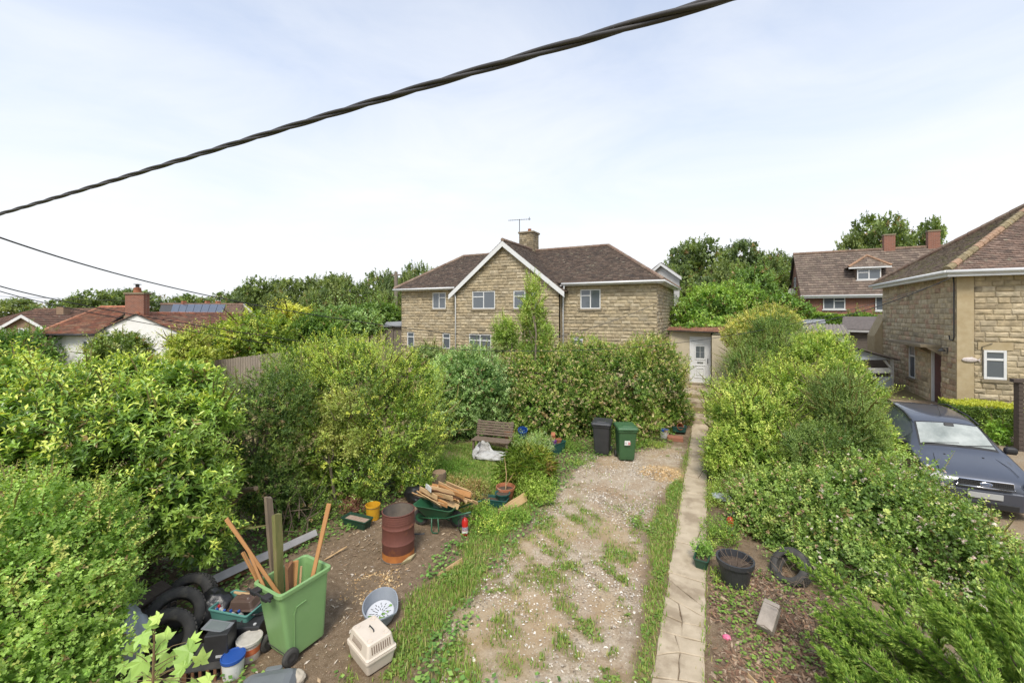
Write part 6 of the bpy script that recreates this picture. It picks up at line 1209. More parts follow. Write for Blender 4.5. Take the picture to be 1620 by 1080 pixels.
MB().lathe([(r0 + .008, 0), (r0 + .02, .004), (r0 + .02, .012), (r0 + .005, .014)], 40).build('bottom_rim', SOOT, dr_, world=False)
tag(MB().prism([(-5.05, 5.62, 0), (-4.98, 5.8, 0), (-5.02, 5.98, 0), (-5.06, 5.8, 0)], (0.02, 0, .07)).build('flat_stone', pm('yellow_stone', (.42, .36, .2), (.33, .27, .15), .9, 9, .4, 40), bev=.01), 'yellowish stone wedged against the rusty drum', 'stone')

# --- wheelbarrow and its planks
BG_ = pm('barrow_green', (.025, .105, .05), (.02, .085, .04), .4, 4, c3=(.05, .08, .05), s3=4, t3=.6)
wb = thing('wheelbarrow', 'green garden wheelbarrow loaded with split planks', 'wheelbarrow', (-5.28, 7.02, 0), R_(8))
m = MB(); m.rings([rrect(.50, .36, .06, .26), rrect(.86, .62, .08, .50), rrect(.90, .66, .09, .505), rrect(.90, .66, .09, .52), rrect(.84, .60, .08, .515), rrect(.48, .34, .055, .28)], True, True, True); m.build('tray', BG_, wb, world=False, smooth=False, bev=.01)
for yy, xx in ((-.05, -.40), (.12, .36)):
    m = MB().lathe([(.1, -.035), (.14, -.035), (.165, -.02), (.165, .02), (.14, .035), (.1, .035)], 20, (xx, yy, .165), 'y'); wo = m.build('wheel', RUBBER, wb, world=False, smooth=True); MB().lathe([(.001, -.02), (.105, -.025), (.105, .025), (.001, .02)], 16, (xx, yy, .165), 'y').build('rim', BG_, wo, world=False)
for yy in (-.2, .2): MB().tube([(-.42, yy * .4, .17), (-.1, yy, .25), (.3, yy, .32), (.62, yy * 1.25, .46), (.85, yy * 1.3, .55)], .016, 7).build('handle', BG_, wb, world=False, smooth=True)
MB().tube([(-.02, -.26, .3), (-.0, -.3, .06), (.03, -.29, .02), (.12, -.27, .02), (.14, -.26, .06), (.1, -.22, .3)], .014, 7).build('leg', BG_, wb, world=False, smooth=True)
MB().tube([(-.02, .26, .3), (-.0, .3, .06), (.03, .29, .02), (.12, .27, .02), (.14, .26, .06), (.1, .22, .3)], .014, 7).build('leg', BG_, wb, world=False, smooth=True)
MB().tube([(-.35, -.45, .01), (-.2, -.4, .01), (-.12, -.36, .015)], .02, 5).build('loose_bracket', BLACKP, wb, world=False)
g = np.random.default_rng(31)
for i in range(26):
    row = i % 6; lay = i // 6
    a = np.array([-5.86, 6.98, .56]) + np.array([.05, .085, .012]) * row + [.03 * lay, 0, .042 * lay] + g.normal(0, .02, 3); e = np.array([-4.80, 6.88, .52]) + np.array([.05, .085, .012]) * row + [-.05 * lay, 0, .046 * lay] + g.normal(0, .05, 3)
    a[0] += g.uniform(-.08, .16); e[0] += g.uniform(-.25, .12)
    if i == 25: plank('plank', 'single whitish painted board on top of the barrow load', 'plank', a + [.12, -.1, .05], e + [-.25, -.1, .05], .10, .02, WHITEP, None, 1.5)
    else: plank('plank', 'split orange brown plank piled on the green wheelbarrow', 'plank', a, e, g.uniform(.05, .11), g.uniform(.012, .022), [PALEW, PINE, PALEW, PALEW, BROWNW][i % 5], 'planks piled on the wheelbarrow', 1.57 + g.normal(0, .45))
plank('plank', 'curved pale split board lying on the grass beside the dirt', 'plank', G(692, 911, .02), G(731, 885, .05), .07, .015, PALEW, None, 1.4)
plank('stick', 'thin pale stick lying behind the open wheelie bin', 'stick', G(513, 885, .03), G(549, 864, .05), .02, .015, PALEW)
plank('plank', 'broad pale board leaning by the dark trough', 'plank', G(790, 812, .02), G(832, 785, .16), .2, .015, PALEW, None, 1.2)
plank('plank', 'short offcut of pale wood at the bottom of the right soil patch', 'plank', G(1183, 1066, .02), G(1200, 1086, .03), .05, .02, PALEW, None, 1.5)
plank('stick', 'second narrow offcut on the soil below the concrete block', 'stick', G(1222, 1072, .02), G(1232, 1088, .03), .03, .02, PINE, None, 1.5)

# --- fire extinguishers
EXR = pm('extinguisher_red', (.50, .022, .016), (.42, .018, .014), .3, 4)
def extinguisher(label, loc, rz, h_=.42):
    e = thing('fire_extinguisher', label, 'fire extinguisher', loc, rz); s = h_ / .5
    MB().lathe([(.001, 0), (.068 * s, 0), (.075 * s, .012), (.075 * s, .33 * s), (.06 * s, .375 * s), (.03 * s, .40 * s), (.02 * s, .41 * s), (.02 * s, .43 * s), (.001, .43 * s)], 24).build('cylinder', EXR, e, world=False, smooth=True)
    MB().lathe([(.0765 * s, .13 * s), (.0765 * s, .21 * s)], 24).build('label_band', pm('purple_label', (.10, .03, .12), (.5, .45, .45), .5, 60), e, world=False, smooth=True)
    MB().lathe([(.0765 * s, .06 * s), (.0765 * s, .12 * s)], 24).build('instruction_band', WHITEP, e, world=False, smooth=True)
    v = MB().box((0, 0, .45 * s), (.04, .03, .05)).build('valve', DARKM, e, world=False, bev=.005); MB().box((.05, 0, .485 * s), (.13, .02, .012), (0, R_(-14), 0)).build('lever', DARKM, v, world=False); MB().box((.05, 0, .455 * s), (.12, .02, .012), (0, R_(6), 0)).build('handle', DARKM, v, world=False)
    MB().tube([(0, 0, .45 * s), (-.07, -.02, .46 * s), (-.13, -.03, .36 * s), (-.12, -.03, .16 * s), (-.085, -.02, .05 * s)], .011, 7).build('hose', BLACKP, e, world=False, smooth=True); return e
extinguisher('red fire extinguisher standing beside the wheelbarrow', (-4.62, 7.0, 0), .3)
extinguisher('red fire extinguisher tucked under the right hand hedge', G(1155, 850) + [0, .1, 0], .6, .45)

# --- tubs, pots and troughs
def trough(name, label, loc, rz, l_, w_, h_, mat, cat='planter', fill=SOIL, tilt=None):
    o = thing(name, label, cat, loc, rz)
    if tilt: o.rotation_euler = tilt
    tub(l_ * .86, w_ * .78, l_, w_, h_, .01, .03, .02).build('tub', mat, o, world=False, bev=.004)
    if fill: MB().rings([rrect(l_ * .9, w_ * .85, .03, h_ * .3), rrect(l_ * .92, w_ * .86, .03, h_ * .72)]).build('soil', fill, o, world=False)
    return o
def pot(name, label, loc, r, h_, mat, fill=SOIL, cat='plant pot', rim=.025, tilt=None):
    o = thing(name, label, cat, loc)
    if tilt: o.rotation_euler = tilt
    MB().lathe([(.001, 0), (r * .7, 0), (r * .95, h_ * .82), (r * 1.04, h_ * .83), (r * 1.06, h_), (r * .95, h_), (r * .9, h_ * .8), (r * .66, .02)], 28).build('tub', mat, o, world=False, smooth=False)
    if fill: MB().lathe([(.001, h_ * .78), (r * .55, h_ * .80), (r * .9, h_ * .76)], 22).build('soil', fill, o, world=False)
    return o
def bucket(label, loc, r, h_, mat, lid=None, band=None, tilt=None, name='bucket'):
    o = thing(name, label, 'bucket', loc)
    if tilt: o.rotation_euler = tilt
    MB().lathe([(.001, 0), (r * .86, 0), (r * .98, h_ * .9), (r * 1.03, h_ * .9), (r * 1.03, h_), (r * .95, h_), (r * .82, .015), (.001, .012)], 28).build('tub', mat, o, world=False, smooth=False)
    if lid:
        MB().lathe([(r * 1.06, h_ - .025), (r * 1.07, h_ + .008), (r * .98, h_ + .012), (r * .94, h_ + .002), (.001, h_ + .004)], 28).build('lid', lid, o, world=False)
    if band: MB().lathe([(r * .868, h_ * .12), (r * .965, h_ * .72)], 28).build('printed_band', band, o, world=False, smooth=True)
    MB().tube([(r * 1.03 * math.cos(a), r * 1.03 * math.sin(a) - .0, h_ * .88 - .5 * r * math.sin(a * 1.0) * (1 if a <= math.pi else 0)) for a in np.linspace(math.pi, 2 * math.pi, 12)], .004, 5).build('handle', DARKM, o, world=False)
    return o
bg = pot('plant_pot', 'large dark grey plastic pot with dead stems beside the path', G(1163, 924) + [0, .02, 0], .27, .42, CHAR); g = np.random.default_rng(3)
m = MB()
for i in range(14): a = g.uniform(0, 6.28); m.tube([(.1 * math.cos(a), .1 * math.sin(a), .33), (.2 * math.cos(a), .2 * math.sin(a), .42), (g.uniform(.2, .42) * math.cos(a), .3 * math.sin(a), g.uniform(.38, .6))], [.005, .004, .002], 4)
m.build('dead_stem', MATS['twig'], bg, world=False)
def potplant(root, c_, r, h_, n_, cols, seed, leaf=(.05, .025)):
    g = np.random.default_rng(seed); V, Fc, C = foliage([(np.array(c_, float), np.array([r, r, h_], float))], n_, leaf, cols, g, K=6, spr=.08, up=1., depth=.9, seed=seed, zmin=-9); tag(npmesh('foliage', V + np.array(root.location, np.float32), Fc, LEAF, root, C), kind='stuff')
tp = trough('planter', 'green rectangular planter with leafy seedlings on the path edge', G(1112, 892), R_(84), .52, .22, .2, DGRN); potplant(tp, (.05, 0, .26), .17, .14, 700, [(.08, .14, .03), (.12, .19, .04)], 5)
trough('planter', 'green trough of rubble beside the yellow bucket', G(562, 833) + [0, .05, 0], R_(5), .62, .26, .18, DGRN, fill=pm('rubble', (.25, .15, .10), (.38, .30, .24), .95, 18, .8, 20))
yb = bucket('yellow plastic bucket standing by the green trough', G(590, 820), .15, .31, pm('yellow_plastic', (.60, .33, .02), (.52, .27, .02), .45, 4, c3=(.35, .25, .08), s3=4, t3=.6))
trough('planter', 'dark teal trough behind the loose boards', G(778, 800), R_(12), .75, .26, .2, TEAL)
p1_ = pot('plant_pot', 'terracotta pot with a bare branched stem among the weeds', G(800, 790), .22, .32, TERRA); MB().tube([(0, 0, .25), (.02, 0, .6), (-.05, .03, 1.0)], [.014, .01, .004], 6).build('bare_stem', PALEW, p1_, world=False); MB().tube([(.02, 0, .35), (.14, 0, .55), (.2, .02, .66)], [.009, .006, .003], 5).build('bare_stem', PALEW, p1_, world=False)
pot('plant_pot', 'teal green bowl pot sitting in front of the terracotta pot', G(797, 797) + [0, -.06, .15], .17, .14, TEAL)
pot('plant_pot', 'weathered terracotta pot behind the herb clump', G(864, 746), .2, .34, TERRA)
tb = trough('storage_tub', 'teal storage tub holding terracotta and purple pots', G(880, 716), R_(72), .55, .36, .36, TEAL, 'tub')
pot('plant_pot', 'small purple pot inside the teal storage tub', np.array(tb.location) + [-.02, -.12, .3], .08, .12, pm('purple_plastic', (.16, .03, .22), (.12, .025, .17), .4, 4), None)
pot('plant_pot', 'small terracotta pot inside the teal storage tub', np.array(tb.location) + [.06, .06, .29], .1, .14, TERRA)
tag(MB().box(np.array(tb.location) + [-.14, .1, .42], (.14, .2, .34), (R_(15), 0, .3)).build('clay_block', TERRA, bev=.02), 'hollow orange clay block standing in the teal storage tub', 'block')
pot('plant_pot', 'tall rust brown jar beside the bench arm', G(806, 706), .17, .50, pm('rust_glaze', (.32, .12, .035), (.24, .085, .03), .6, 5), None)
pot('plant_pot', 'small orange pot with pale leaves by the silver plant', G(829, 706), .12, .2, TERRA)
bucket('blue plastic bucket hanging in the hedge behind the bench', G(827, 690, .45) + [0, .0, 0], .15, .28, pm('blue_plastic', (.02, .08, .32), (.015, .06, .26), .4, 4), tilt=(.4, .2, 0))
bucket('white bucket with blue lid near the end of the path', G(1051, 692), .16, .28, WHITEP, MATS['blue_plastic'])
bt = trough('planter', 'teal trough holding a terracotta pot at the end of the path', G(1073, 690) + [0, .25, .12], R_(8), .5, .34, .2, TEAL)
pot('plant_pot', 'terracotta pot tipped over in the teal trough', np.array(bt.location) + [0, 0, .16], .11, .17, TERRA, None, tilt=(1.2, 0, .4))
tag(MB().box(G(1068, 697) + [0, .05, .07], (.52, .3, .14), (0, 0, .08)).build('brick_block', pm('brick_tile', (.33, .135, .08), (.26, .11, .07), .9, 9, .3, 40), bev=.012), 'flat red brick block under the teal trough', 'brick')
rb_ = thing('red_crate', 'small red plastic crate behind the teal trough', 'crate', G(1080, 678) + [0, .3, .05], .2); tub(.36, .26, .4, .3, .22).build('tub', pm('red_plastic', (.45, .03, .035), (.38, .025, .03), .4, 4), rb_, world=False); MB().box((0, .05, .3), (.3, .2, .02), (.5, 0, 0)).build('flap', GREYP, rb_, world=False)
pot('plant_pot', 'orange yellow glazed pot half hidden by the hedge end', G(1086, 668) + [0, .6, .2], .2, .32, pm('ochre_glaze', (.42, .20, .03), (.35, .15, .03), .5, 5))
pot('plant_pot', 'brown pot standing by the corner of the porch wall', PY(1133, 640, 20.1), .16, .26, pm('brown_pot', (.16, .055, .035), (.12, .045, .03), .7, 5))
tag(MB().box(PY(1140, 649, 19.2) + [0, 0, .03], (.26, .18, .06), (.1, .1, .4)).build('carrier_bag', WHITEP, bev=.02), 'scrap of white plastic on the steps near the porch', 'plastic')

# --- left hand clutter
def tyre(label, loc, axis, r=.34, wd=.22, seed=0, letters=None):
    o = thing('tyre', label, 'tyre', loc); q = Vector(axis).normalized().to_track_quat('Z', 'Y'); o.rotation_euler = q.to_euler(); h = wd / 2
    MB().lathe([(r * .60, -h * .75), (r * .66, -h * .98), (r * .82, -h * 1.05), (r * .95, -h * .88), (r * .985, -h * .6), (r * .985, h * .6), (r * .95, h * .88), (r * .82, h * 1.05), (r * .66, h * .98), (r * .60, h * .75), (r * .66, h * .5), (r * .88, 0), (r * .66, -h * .5), (r * .60, -h * .75)], 44).build('carcass', RUBBER, o, world=False, smooth=True)
    m = MB()
    for i in range(40):
        a = i * 2 * math.pi / 40
        for k_, (off, zz_) in enumerate(((0, -.62), (.5, -.2), (0, .2), (.5, .62))):
            b_ = a + off * 2 * math.pi / 40; m.box((r * .985 * math.cos(b_), r * .985 * math.sin(b_), zz_ * h), (.014, .036, h * .38), (0, 0, b_))
    m.build('tread', RUBBER, o, world=False)
    if letters:
        for s_, a in letters: a = R_(a); text('sidewall_lettering', s_, .05, pm('tyre_white', (.7, .7, .68), (.6, .6, .58), .7, 9), o, (r * .82 * math.cos(a), r * .82 * math.sin(a), h * 1.055), (0, 0, a - math.pi / 2))
    return o
tyre('old tyre leaning upright behind the other two by the plank', D(300, 948, 5.95), (.5, -.7, .5), .33, .2)
tyre('brown dusted bald tyre leaning in the middle of the heap', D(276, 976, 5.6), (.74, -.36, .56), .345, .21)
tyre('off road tyre with white sidewall letters at the front of the heap', D(258, 1014, 5.25), (.70, -.38, .60), .345, .22, letters=(('A', -18), ('L', -28), ('E', 100)))
tyre('half buried tyre under the brambles on the right', G(1247, 918) + [0.05, .1, .17], (-.55, -.5, .66), .31, .19)
def bag(name, label, cat, loc, r, mat, seed, sub=2):
    bm_ = bmesh.new(); bmesh.ops.create_icosphere(bm_, subdivisions=4, radius=1); P = np.array([v.co for v in bm_.verts]); q = 1 + .16 * noise3(P, 3.2, seed) + .07 * np.abs(noise3(P * [1, 1, .5], 9, seed + 1)); P = P * q[:, None] * np.array(r); P[:, 2] = np.maximum(P[:, 2], -r[2] * .7)
    for v, p in zip(bm_.verts, P): v.co = p
    me = bpy.data.meshes.new(name); bm_.to_mesh(me); bm_.free(); o = fin(name, me, mat, None, True); o.location = np.array(loc) + [0, 0, r[2] * .7]; return tag(o, label, cat)
BAGM = pm('bin_bag', (.010, .010, .011), (.014, .014, .015), .36, 6, .35, 9, bdist=.03)
bag('bin_bag', 'black bin bag slumped between the tyres and the recycling box', 'bin bag', (-6.42, 3.35, 0), (.26, .2, .28), BAGM, 4)
bag('bin_bag', 'black bag lying behind the rusty drum and wheelbarrow', 'bin bag', G(655, 795) + [0, .1, 0], (.3, .22, .2), BAGM, 6)
bag('rock', 'grey rock under the privet edge', 'rock', G(652, 757) + [0, .15, 0], (.3, .2, .26), pm('grey_rock', (.36, .34, .31), (.26, .25, .23), .9, 6, .6, 25), 8)
bag('stone', 'pale stone beside the grey bin lid', 'stone', G(467, 1078), (.12, .09, .07), pm('pale_stone', (.48, .42, .33), (.38, .33, .26), .9, 8, .5, 30), 9)
bag('flat_rock', 'pale flat stone at the hedge edge beside the path', 'stone', G(1141, 800) + [0, .05, .15], (.2, .17, .06), pm('blue_grey_stone', (.38, .41, .43), (.3, .32, .34), .85, 6, .4, 30), 10)
rbx = trough('recycling_box', 'teal recycling box full of bottles under a brown tray', (-6.0, 3.45, .04), R_(14), .62, .40, .36, pm('recycling_teal', (.10, .26, .22), (.08, .22, .19), .5, 4), 'recycling box', BLACKP)
tr2 = thing('food_caddy', 'upturned brown plastic caddy on top of the recycling box', 'caddy', (-5.93, 3.50, .36), R_(18), rot=(R_(8), R_(-6), R_(18))); BRP = pm('brown_plastic', (.10, .065, .05), (.08, .05, .04), .45, 4); m = MB(); m.rings([rrect(.40, .26, .04, 0), rrect(.42, .28, .04, .02), rrect(.38, .24, .04, .03), rrect(.32, .19, .04, .12)]); m.build('body', BRP, tr2, world=False, bev=.006); MB().rings([rrect(.2, .1, .03, .12), rrect(.17, .08, .03, .14)]).build('base_panel', BRP, tr2, world=False)
for i, (dx, dy, mt) in enumerate(((-.22, -.08, 'red_plastic'), (-.2, -.14, 'blue_plastic'), (-.1, -.13, 'blue_plastic'), (.02, -.12, 'blue_plastic'), (.12, -.1, 'blue_plastic'))):
    c_ = np.array([-6.0, 3.45, 0]) + [dx * math.cos(R_(14)) - dy * math.sin(R_(14)), dx * math.sin(R_(14)) + dy * math.cos(R_(14)), .3]; bo_ = thing('bottle', ['small bottle with a red cap in the recycling box', 'blue bottle cap end beside the red capped bottle', 'blue topped bottle in the recycling box', 'blue topped bottle under the brown caddy edge', 'blue topped bottle at the bin side of the box'][i], 'bottle', c_, rot=(.3, .2 * (i % 3 - 1), 0)); MB().lathe([(.001, -.15), (.035, -.15), (.035, .02), (.015, .06), (.014, .075)], 14).build('body', WHITEP, bo_, world=False, smooth=True); MB().lathe([(.017, .07), (.017, .1), (.001, .1)], 12).build('cap', MATS[mt], bo_, world=False)
plank('stick', 'pale stick lying across the brown caddy', 'stick', (-6.15, 3.46, .49), (-5.80, 3.56, .50), .03, .02, PALEW)
bxp = thing('black_speaker', 'black box shaped speaker standing on a crate beside the lidded buckets', 'speaker', (-5.62, 3.0, .16), R_(38)); MB().box((0, 0, .16), (.26, .26, .32)).build('cabinet', BLACKP, bxp, world=False, bev=.012); MB().box((.05, -.131, .06), (.1, .004, .03)).build('badge', pm('silver', (.5, .5, .5), (.4, .4, .4), .4, 5), bxp, world=False)
tbx = thing('broken_tablet', 'flat grey tablet lying on top of the black speaker', 'tablet', (-5.67, 2.99, .485), rot=(R_(5), R_(6), R_(24))); MB().box((0, 0, .006), (.32, .16, .012)).build('case', GREYP, tbx, world=False, bev=.004); MB().box((.0, 0, .0135), (.24, .12, .002)).build('screen', pm('screen_grey', (.12, .14, .14), (.16, .18, .18), .25, 3), tbx, world=False)
cse = thing('black_case', 'low black equipment case wedged beside the open wheelie bin', 'case', (-5.68, 3.40, .0), R_(35)); MB().box((0, 0, .15), (.36, .30, .3)).build('body', BLACKP, cse, world=False, bev=.015); MB().tube([(-.1, -.05, .3), (-.05, .0, .36), (.05, .02, .35), (.12, .08, .3)], .012, 6).build('cable', BLACKP, cse, world=False); MB().lathe([(.02, 0), (.02, .01), (.001, .01)], 12, (.1, -.1, .3)).build('knob', MATS['silver'], cse, world=False)
crt = thing('slatted_crate', 'dark slatted crate under the black speaker', 'crate', (-5.65, 2.97, 0), R_(38))
for i in range(7): MB().box((-.24 + i * .08, -.22, .08), (.03, .02, .15)).build('slat', BROWNW, crt, world=False)
for i in range(6): MB().box((-.27, -.2 + i * .08, .08), (.02, .03, .15)).build('slat', BROWNW, crt, world=False)
MB().box((0, 0, .155), (.56, .46, .012)).build('top', DARKM, crt, world=False); MB().box((0, 0, .01), (.54, .44, .016)).build('base', DARKM, crt, world=False)
bucket('white paint bucket with bright blue lid', (-5.34, 2.99, 0), .125, .24, WHITEP, MATS['blue_plastic'])
bucket('orange red labelled bucket with dirty white lid', (-5.43, 3.24, 0), .14, .25, pm('bucket_base', (.6, .5, .45), (.5, .42, .38), .5, 5), pm('dirty_lid', (.5, .47, .42), (.38, .35, .3), .6, 12), pm('orange_print', (.52, .075, .02), (.62, .22, .10), .5, 14))
for i, (a, e, w_, t_, mt, lb) in enumerate(((G(320, 925, .2), G(500, 842, .15), .12, .05, 'grey_roofboard', 'long weathered grey gutter board edging the dirt patch'), (G(322, 932, .06), G(410, 893, .06), .1, .04, 'brown_timber', 'rotten brown board below the long grey board'), (G(205, 985, .35), G(270, 945, .35), .25, .05, 'weathered_board', 'dark plank leaning behind the tyres'), (G(195, 965, .55), G(262, 925, .55), .22, .05, 'dark_stain', 'upper dark plank behind the tyres beside the hawthorn'))):
    if mt == 'grey_roofboard': pm(mt, (.33, .32, .31), (.25, .24, .235), .85, 4, .3, 20)
    plank('edging_board', lb, 'board', a, e, w_, t_, MATS[mt], None, .9 if i == 0 else .2)
bag('grey_sack', 'grey plastic sack under the hawthorn bush', 'sack', D(196, 1000, 4.9) - [0, 0, .3], (.3, .22, .35), pm('sack_grey', (.28, .31, .34), (.2, .22, .24), .5, 4), 15)
# --- pet carrier
ptc = [G(a, b_, .36) for a, b_ in ((559, 988.7), (585.7, 972), (618, 1003), (589.6, 1023.7))]; cc_ = np.mean(ptc, 0); vx = (ptc[3] - ptc[0]); yawc = math.atan2(vx[1], vx[0]); lx = np.linalg.norm(vx); ly = np.linalg.norm(ptc[1] - ptc[0])
CRM = pm('cream_plastic', (.60, .52, .43), (.54, .46, .38), .45, 4); pc = thing('pet_carrier', 'cream plastic pet carrier with black handle on the grass', 'pet carrier', (cc_[0], cc_[1], .01), yawc)
lx, ly = .46, .33
m = MB(); m.rings([rrect(lx * 1.02, ly * 1.04, .03, 0), rrect(lx * 1.14, ly * 1.18, .03, .15), rrect(lx * 1.2, ly * 1.25, .03, .155), rrect(lx * 1.2, ly * 1.25, .03, .185)]); m.build('base_tray', CRM, pc, world=False, bev=.006)
m = MB(); m.rings([rrect(lx * 1.2, ly * 1.25, .03, .187), rrect(lx * 1.2, ly * 1.25, .03, .205), rrect(lx * 1.12, ly * 1.15, .03, .21), rrect(lx, ly, .035, .35), rrect(lx * .96, ly * .94, .035, .36)]); top_ = m.build('top_cover', CRM, pc, world=False, bev=.006)
m = MB(); m.tube([(-.06, 0, .36), (-.05, 0, .385), (.05, 0, .385), (.06, 0, .36)], .008, 6); m.build('handle', BLACKP, pc, world=False)
for sx in (-1, 1):
    for sy in (-1, 1): MB().lathe([(.036, .358), (.036, .366), (.028, .366), (.028, .358)], 20, (sx * lx * .36, sy * ly * .33, 0)).build('foot_ring', CRM, top_, world=False)
SLOT = pm('slot_dark', (.20, .14, .10), (.16, .11, .08), .7, 5)
for i in range(9): MB().box((lx * .531, -ly * .36 + i * ly * .09, .285), (.006, .011, .085), (0, R_(-12), 0)).build('vent_slot', SLOT, top_, world=False)
for i in range(9): MB().box((-lx * .3 + i * lx * .06, -ly * .537, .28), (.011, .006, .07), (R_(-15), 0, 0)).build('vent_slot', SLOT, top_, world=False)
# --- dog bed
db = thing('dog_bed', 'grey oval plastic dog bed lying beside the pet carrier', 'dog bed', G(612, 985) + [-.16, .03, .05], R_(118), rot=(R_(4), R_(-5), R_(118)))
GB = pm('bed_grey', (.27, .29, .32), (.23, .25, .28), .45, 4); nE = 48; q = np.linspace(0, 2 * math.pi, nE, endpoint=False); A_, B_ = .30, .235
hz_ = .17 - .10 * np.exp(-((np.angle(np.exp(1j * (q + math.pi / 2)))) / .55) ** 2); ring = lambda s, z: np.c_[A_ * s * np.cos(q), B_ * s * np.sin(q), z * np.ones(nE)]
MB().rings([ring(.86, 0), ring(1.0, hz_), ring(1.045, hz_ - .004), ring(1.045, hz_ + .014), ring(.985, hz_ + .016), ring(.85, .02)], True, True, True).build('tub', GB, db, world=False, smooth=False)
MB().rings([ring(.82, .021), ring(.80, .03)], True, False, True).build('floor_panel', pm('bed_pale', (.56, .57, .59), (.5, .51, .53), .5, 5), db, world=False)
m = MB()
for rr_, n_ in ((.3, 10), (.55, 14), (.78, 12)):
    for i in range(n_): a = i * 2 * math.pi / n_ + rr_; m.box((A_ * .72 * rr_ * math.cos(a), B_ * .72 * rr_ * math.sin(a), .0325), (.035, .008, .003), (0, 0, a))
m.build('drain_slots', DARKM, db, world=False)
# --- bench
WG = pm('bench_wood', (.12, .085, .06), (.18, .135, .10), .9, 5, .4, 30, stretch=(1, 6, 6)); bn = thing('garden_bench', 'weathered slatted wooden garden bench against the hedge', 'bench', (-6.6, 11.62, 0), R_(9))
for i in range(5): MB().box((0, -.30 + i * .09, .42), (1.25, .07, .025)).build('seat_slat', WG, bn, world=False, bev=.004)
for i in range(6): MB().box((0, .12 + i * .022, .52 + i * .075), (1.25, .02, .058), (R_(-16), 0, 0)).build('back_slat', WG, bn, world=False, bev=.004)
for sx in (-1, 1):
    MB().box((sx * .56, -.27, .2), (.06, .06, .4)).build('leg', WG, bn, world=False); MB().box((sx * .56, .14, .22), (.06, .06, .44)).build('leg', WG, bn, world=False); MB().box((sx * .56, .20, .68), (.05, .05, .55), (R_(-16), 0, 0)).build('back_post', WG, bn, world=False)
# --- rubble bag
rs_ = thing('rubble_sack', 'crumpled white woven rubble sack lying open on the lawn', 'sack', G(772, 730) + [0, .2, 0], R_(10)); SACK = pm('woven_sack', (.47, .46, .44), (.36, .35, .33), .85, 5, .8, 10, c3=(.22, .205, .18), s3=5, t3=.54, bdist=.06)
bm_ = bmesh.new(); bmesh.ops.create_icosphere(bm_, subdivisions=4, radius=1); P = np.array([v.co for v in bm_.verts]); qn = 1 + .14 * noise3(P, 3, 3) + .07 * np.abs(noise3(P, 8, 4)); P = P * qn[:, None] * [.56, .34, .13]; P[:, 2] = np.maximum(P[:, 2], -.08)
for v, p in zip(bm_.verts, P): v.co = p
me = bpy.data.meshes.new('sack_body'); bm_.to_mesh(me); bm_.free(); o = fin('sack_body', me, SACK, rs_, True); o.location = (.1, 0, .1)
g = np.random.default_rng(6); rg = []
for lv_, (s, z) in enumerate(((1, .03), (1.08, .13), (1.0, .24), (.62, .34))): rg.append([(-.30 + .3 * s * math.cos(a) * (1 + .12 * math.sin(5 * a + lv_)), .26 * s * math.sin(a) + .05 * lv_, z * (1 + .3 * math.sin(a - .5)) + .03 * math.sin(7 * a)) for a in np.linspace(-.3, math.pi * 1.35, 22)])
MB().rings(rg, False, False, False).build('sack_mouth', SACK, rs_, world=False, smooth=True).modifiers.new('solid', 'SOLIDIFY').thickness = .008
# --- stump, concrete block, wedge board
sp_ = thing('log_stump', 'upright sawn log stump on the lawn', 'stump', G(695, 770)); MB().lathe([(.20, 0), (.185, .12), (.18, .3), (.175, .38), (.165, .395)], 18).build('bark', pm('stump_bark', (.13, .09, .06), (.2, .15, .10), .95, 9, .8, 20, stretch=(4, 4, 1)), sp_, world=False); MB().lathe([(.166, .394), (.1, .40), (.001, .40)], 18).build('cut_face', pm('cut_wood', (.30, .20, .12), (.2, .13, .08), .9, 14, .4, 40), sp_, world=False)
tag(MB().box(G(1217, 1000) + [0, .08, .16], (.20, .40, .16), (R_(32), R_(3), R_(-20))).build('concrete_block', pm('block_concrete', (.36, .31, .26), (.27, .23, .19), .95, 8, .6, 40), bev=.015), 'rough concrete block propped on the soil below the big pot', 'block')
wdg = thing('tilted_trough', 'dark green trough tipped on edge under the privet', 'planter', G(673, 745) + [0, .1, .1], rot=(R_(70), R_(10), R_(-40))); tub(.5, .2, .58, .26, .16).build('tub', DGRN, wdg, world=False)
bag('pink_wrapper', 'crumpled pink wrapper on the soil beside the path', 'litter', G(1150, 1010), (.05, .04, .03), pm('pink_foil', (.6, .06, .16), (.65, .25, .35), .4, 30), 21)
pr = thing('red_plant', 'low plant with dusky red leaves behind the green trough', 'plant', G(548, 818) + [0, .2, 0]); potplant(pr, (0, 0, .15), .3, .2, 1500, [(.12, .06, .045), (.17, .09, .06), (.10, .08, .03)], 61, (.05, .03))

# ================================================================== parked car
NAVY = pm('navy_paint', (.040, .047, .066), (.046, .053, .073), .28, 2, coat=1.0, spec=.5); BLK = pm('trim_black', (.015, .015, .016), (.02, .02, .021), .55, 5); CHROME = pm('chrome', (.65, .66, .68), (.6, .6, .62), .15, 3, metal=1.0)
car = thing('parked_car', 'dark navy blue small hatchback parked nose first towards the brambles', 'car', (4.71, 11.99, .23), rot=(R_(5.1), 0, R_(1.0)))
ST = [  # y, half width at shoulder, bottom z, shoulder z, top half width, top z
    (.00, .60, .30, .58, .50, .62), (.05, .74, .24, .66, .60, .74), (.18, .81, .20, .78, .66, .84), (.50, .84, .20, .88, .70, .93), (.95, .855, .20, .95, .72, 1.0), (1.06, .86, .20, .97, .70, 1.06), (1.40, .86, .20, .99, .635, 1.28), (1.72, .86, .20, 1.0, .585, 1.45), (2.1, .86, .20, 1.01, .575, 1.515), (2.8, .86, .20, 1.02, .575, 1.52), (3.4, .85, .20, 1.03, .56, 1.47), (3.75, .83, .22, 1.04, .54, 1.30), (3.92, .80, .26, 1.0, .55, 1.04), (4.0, .72, .32, .7, .5, .75)]
rs = []
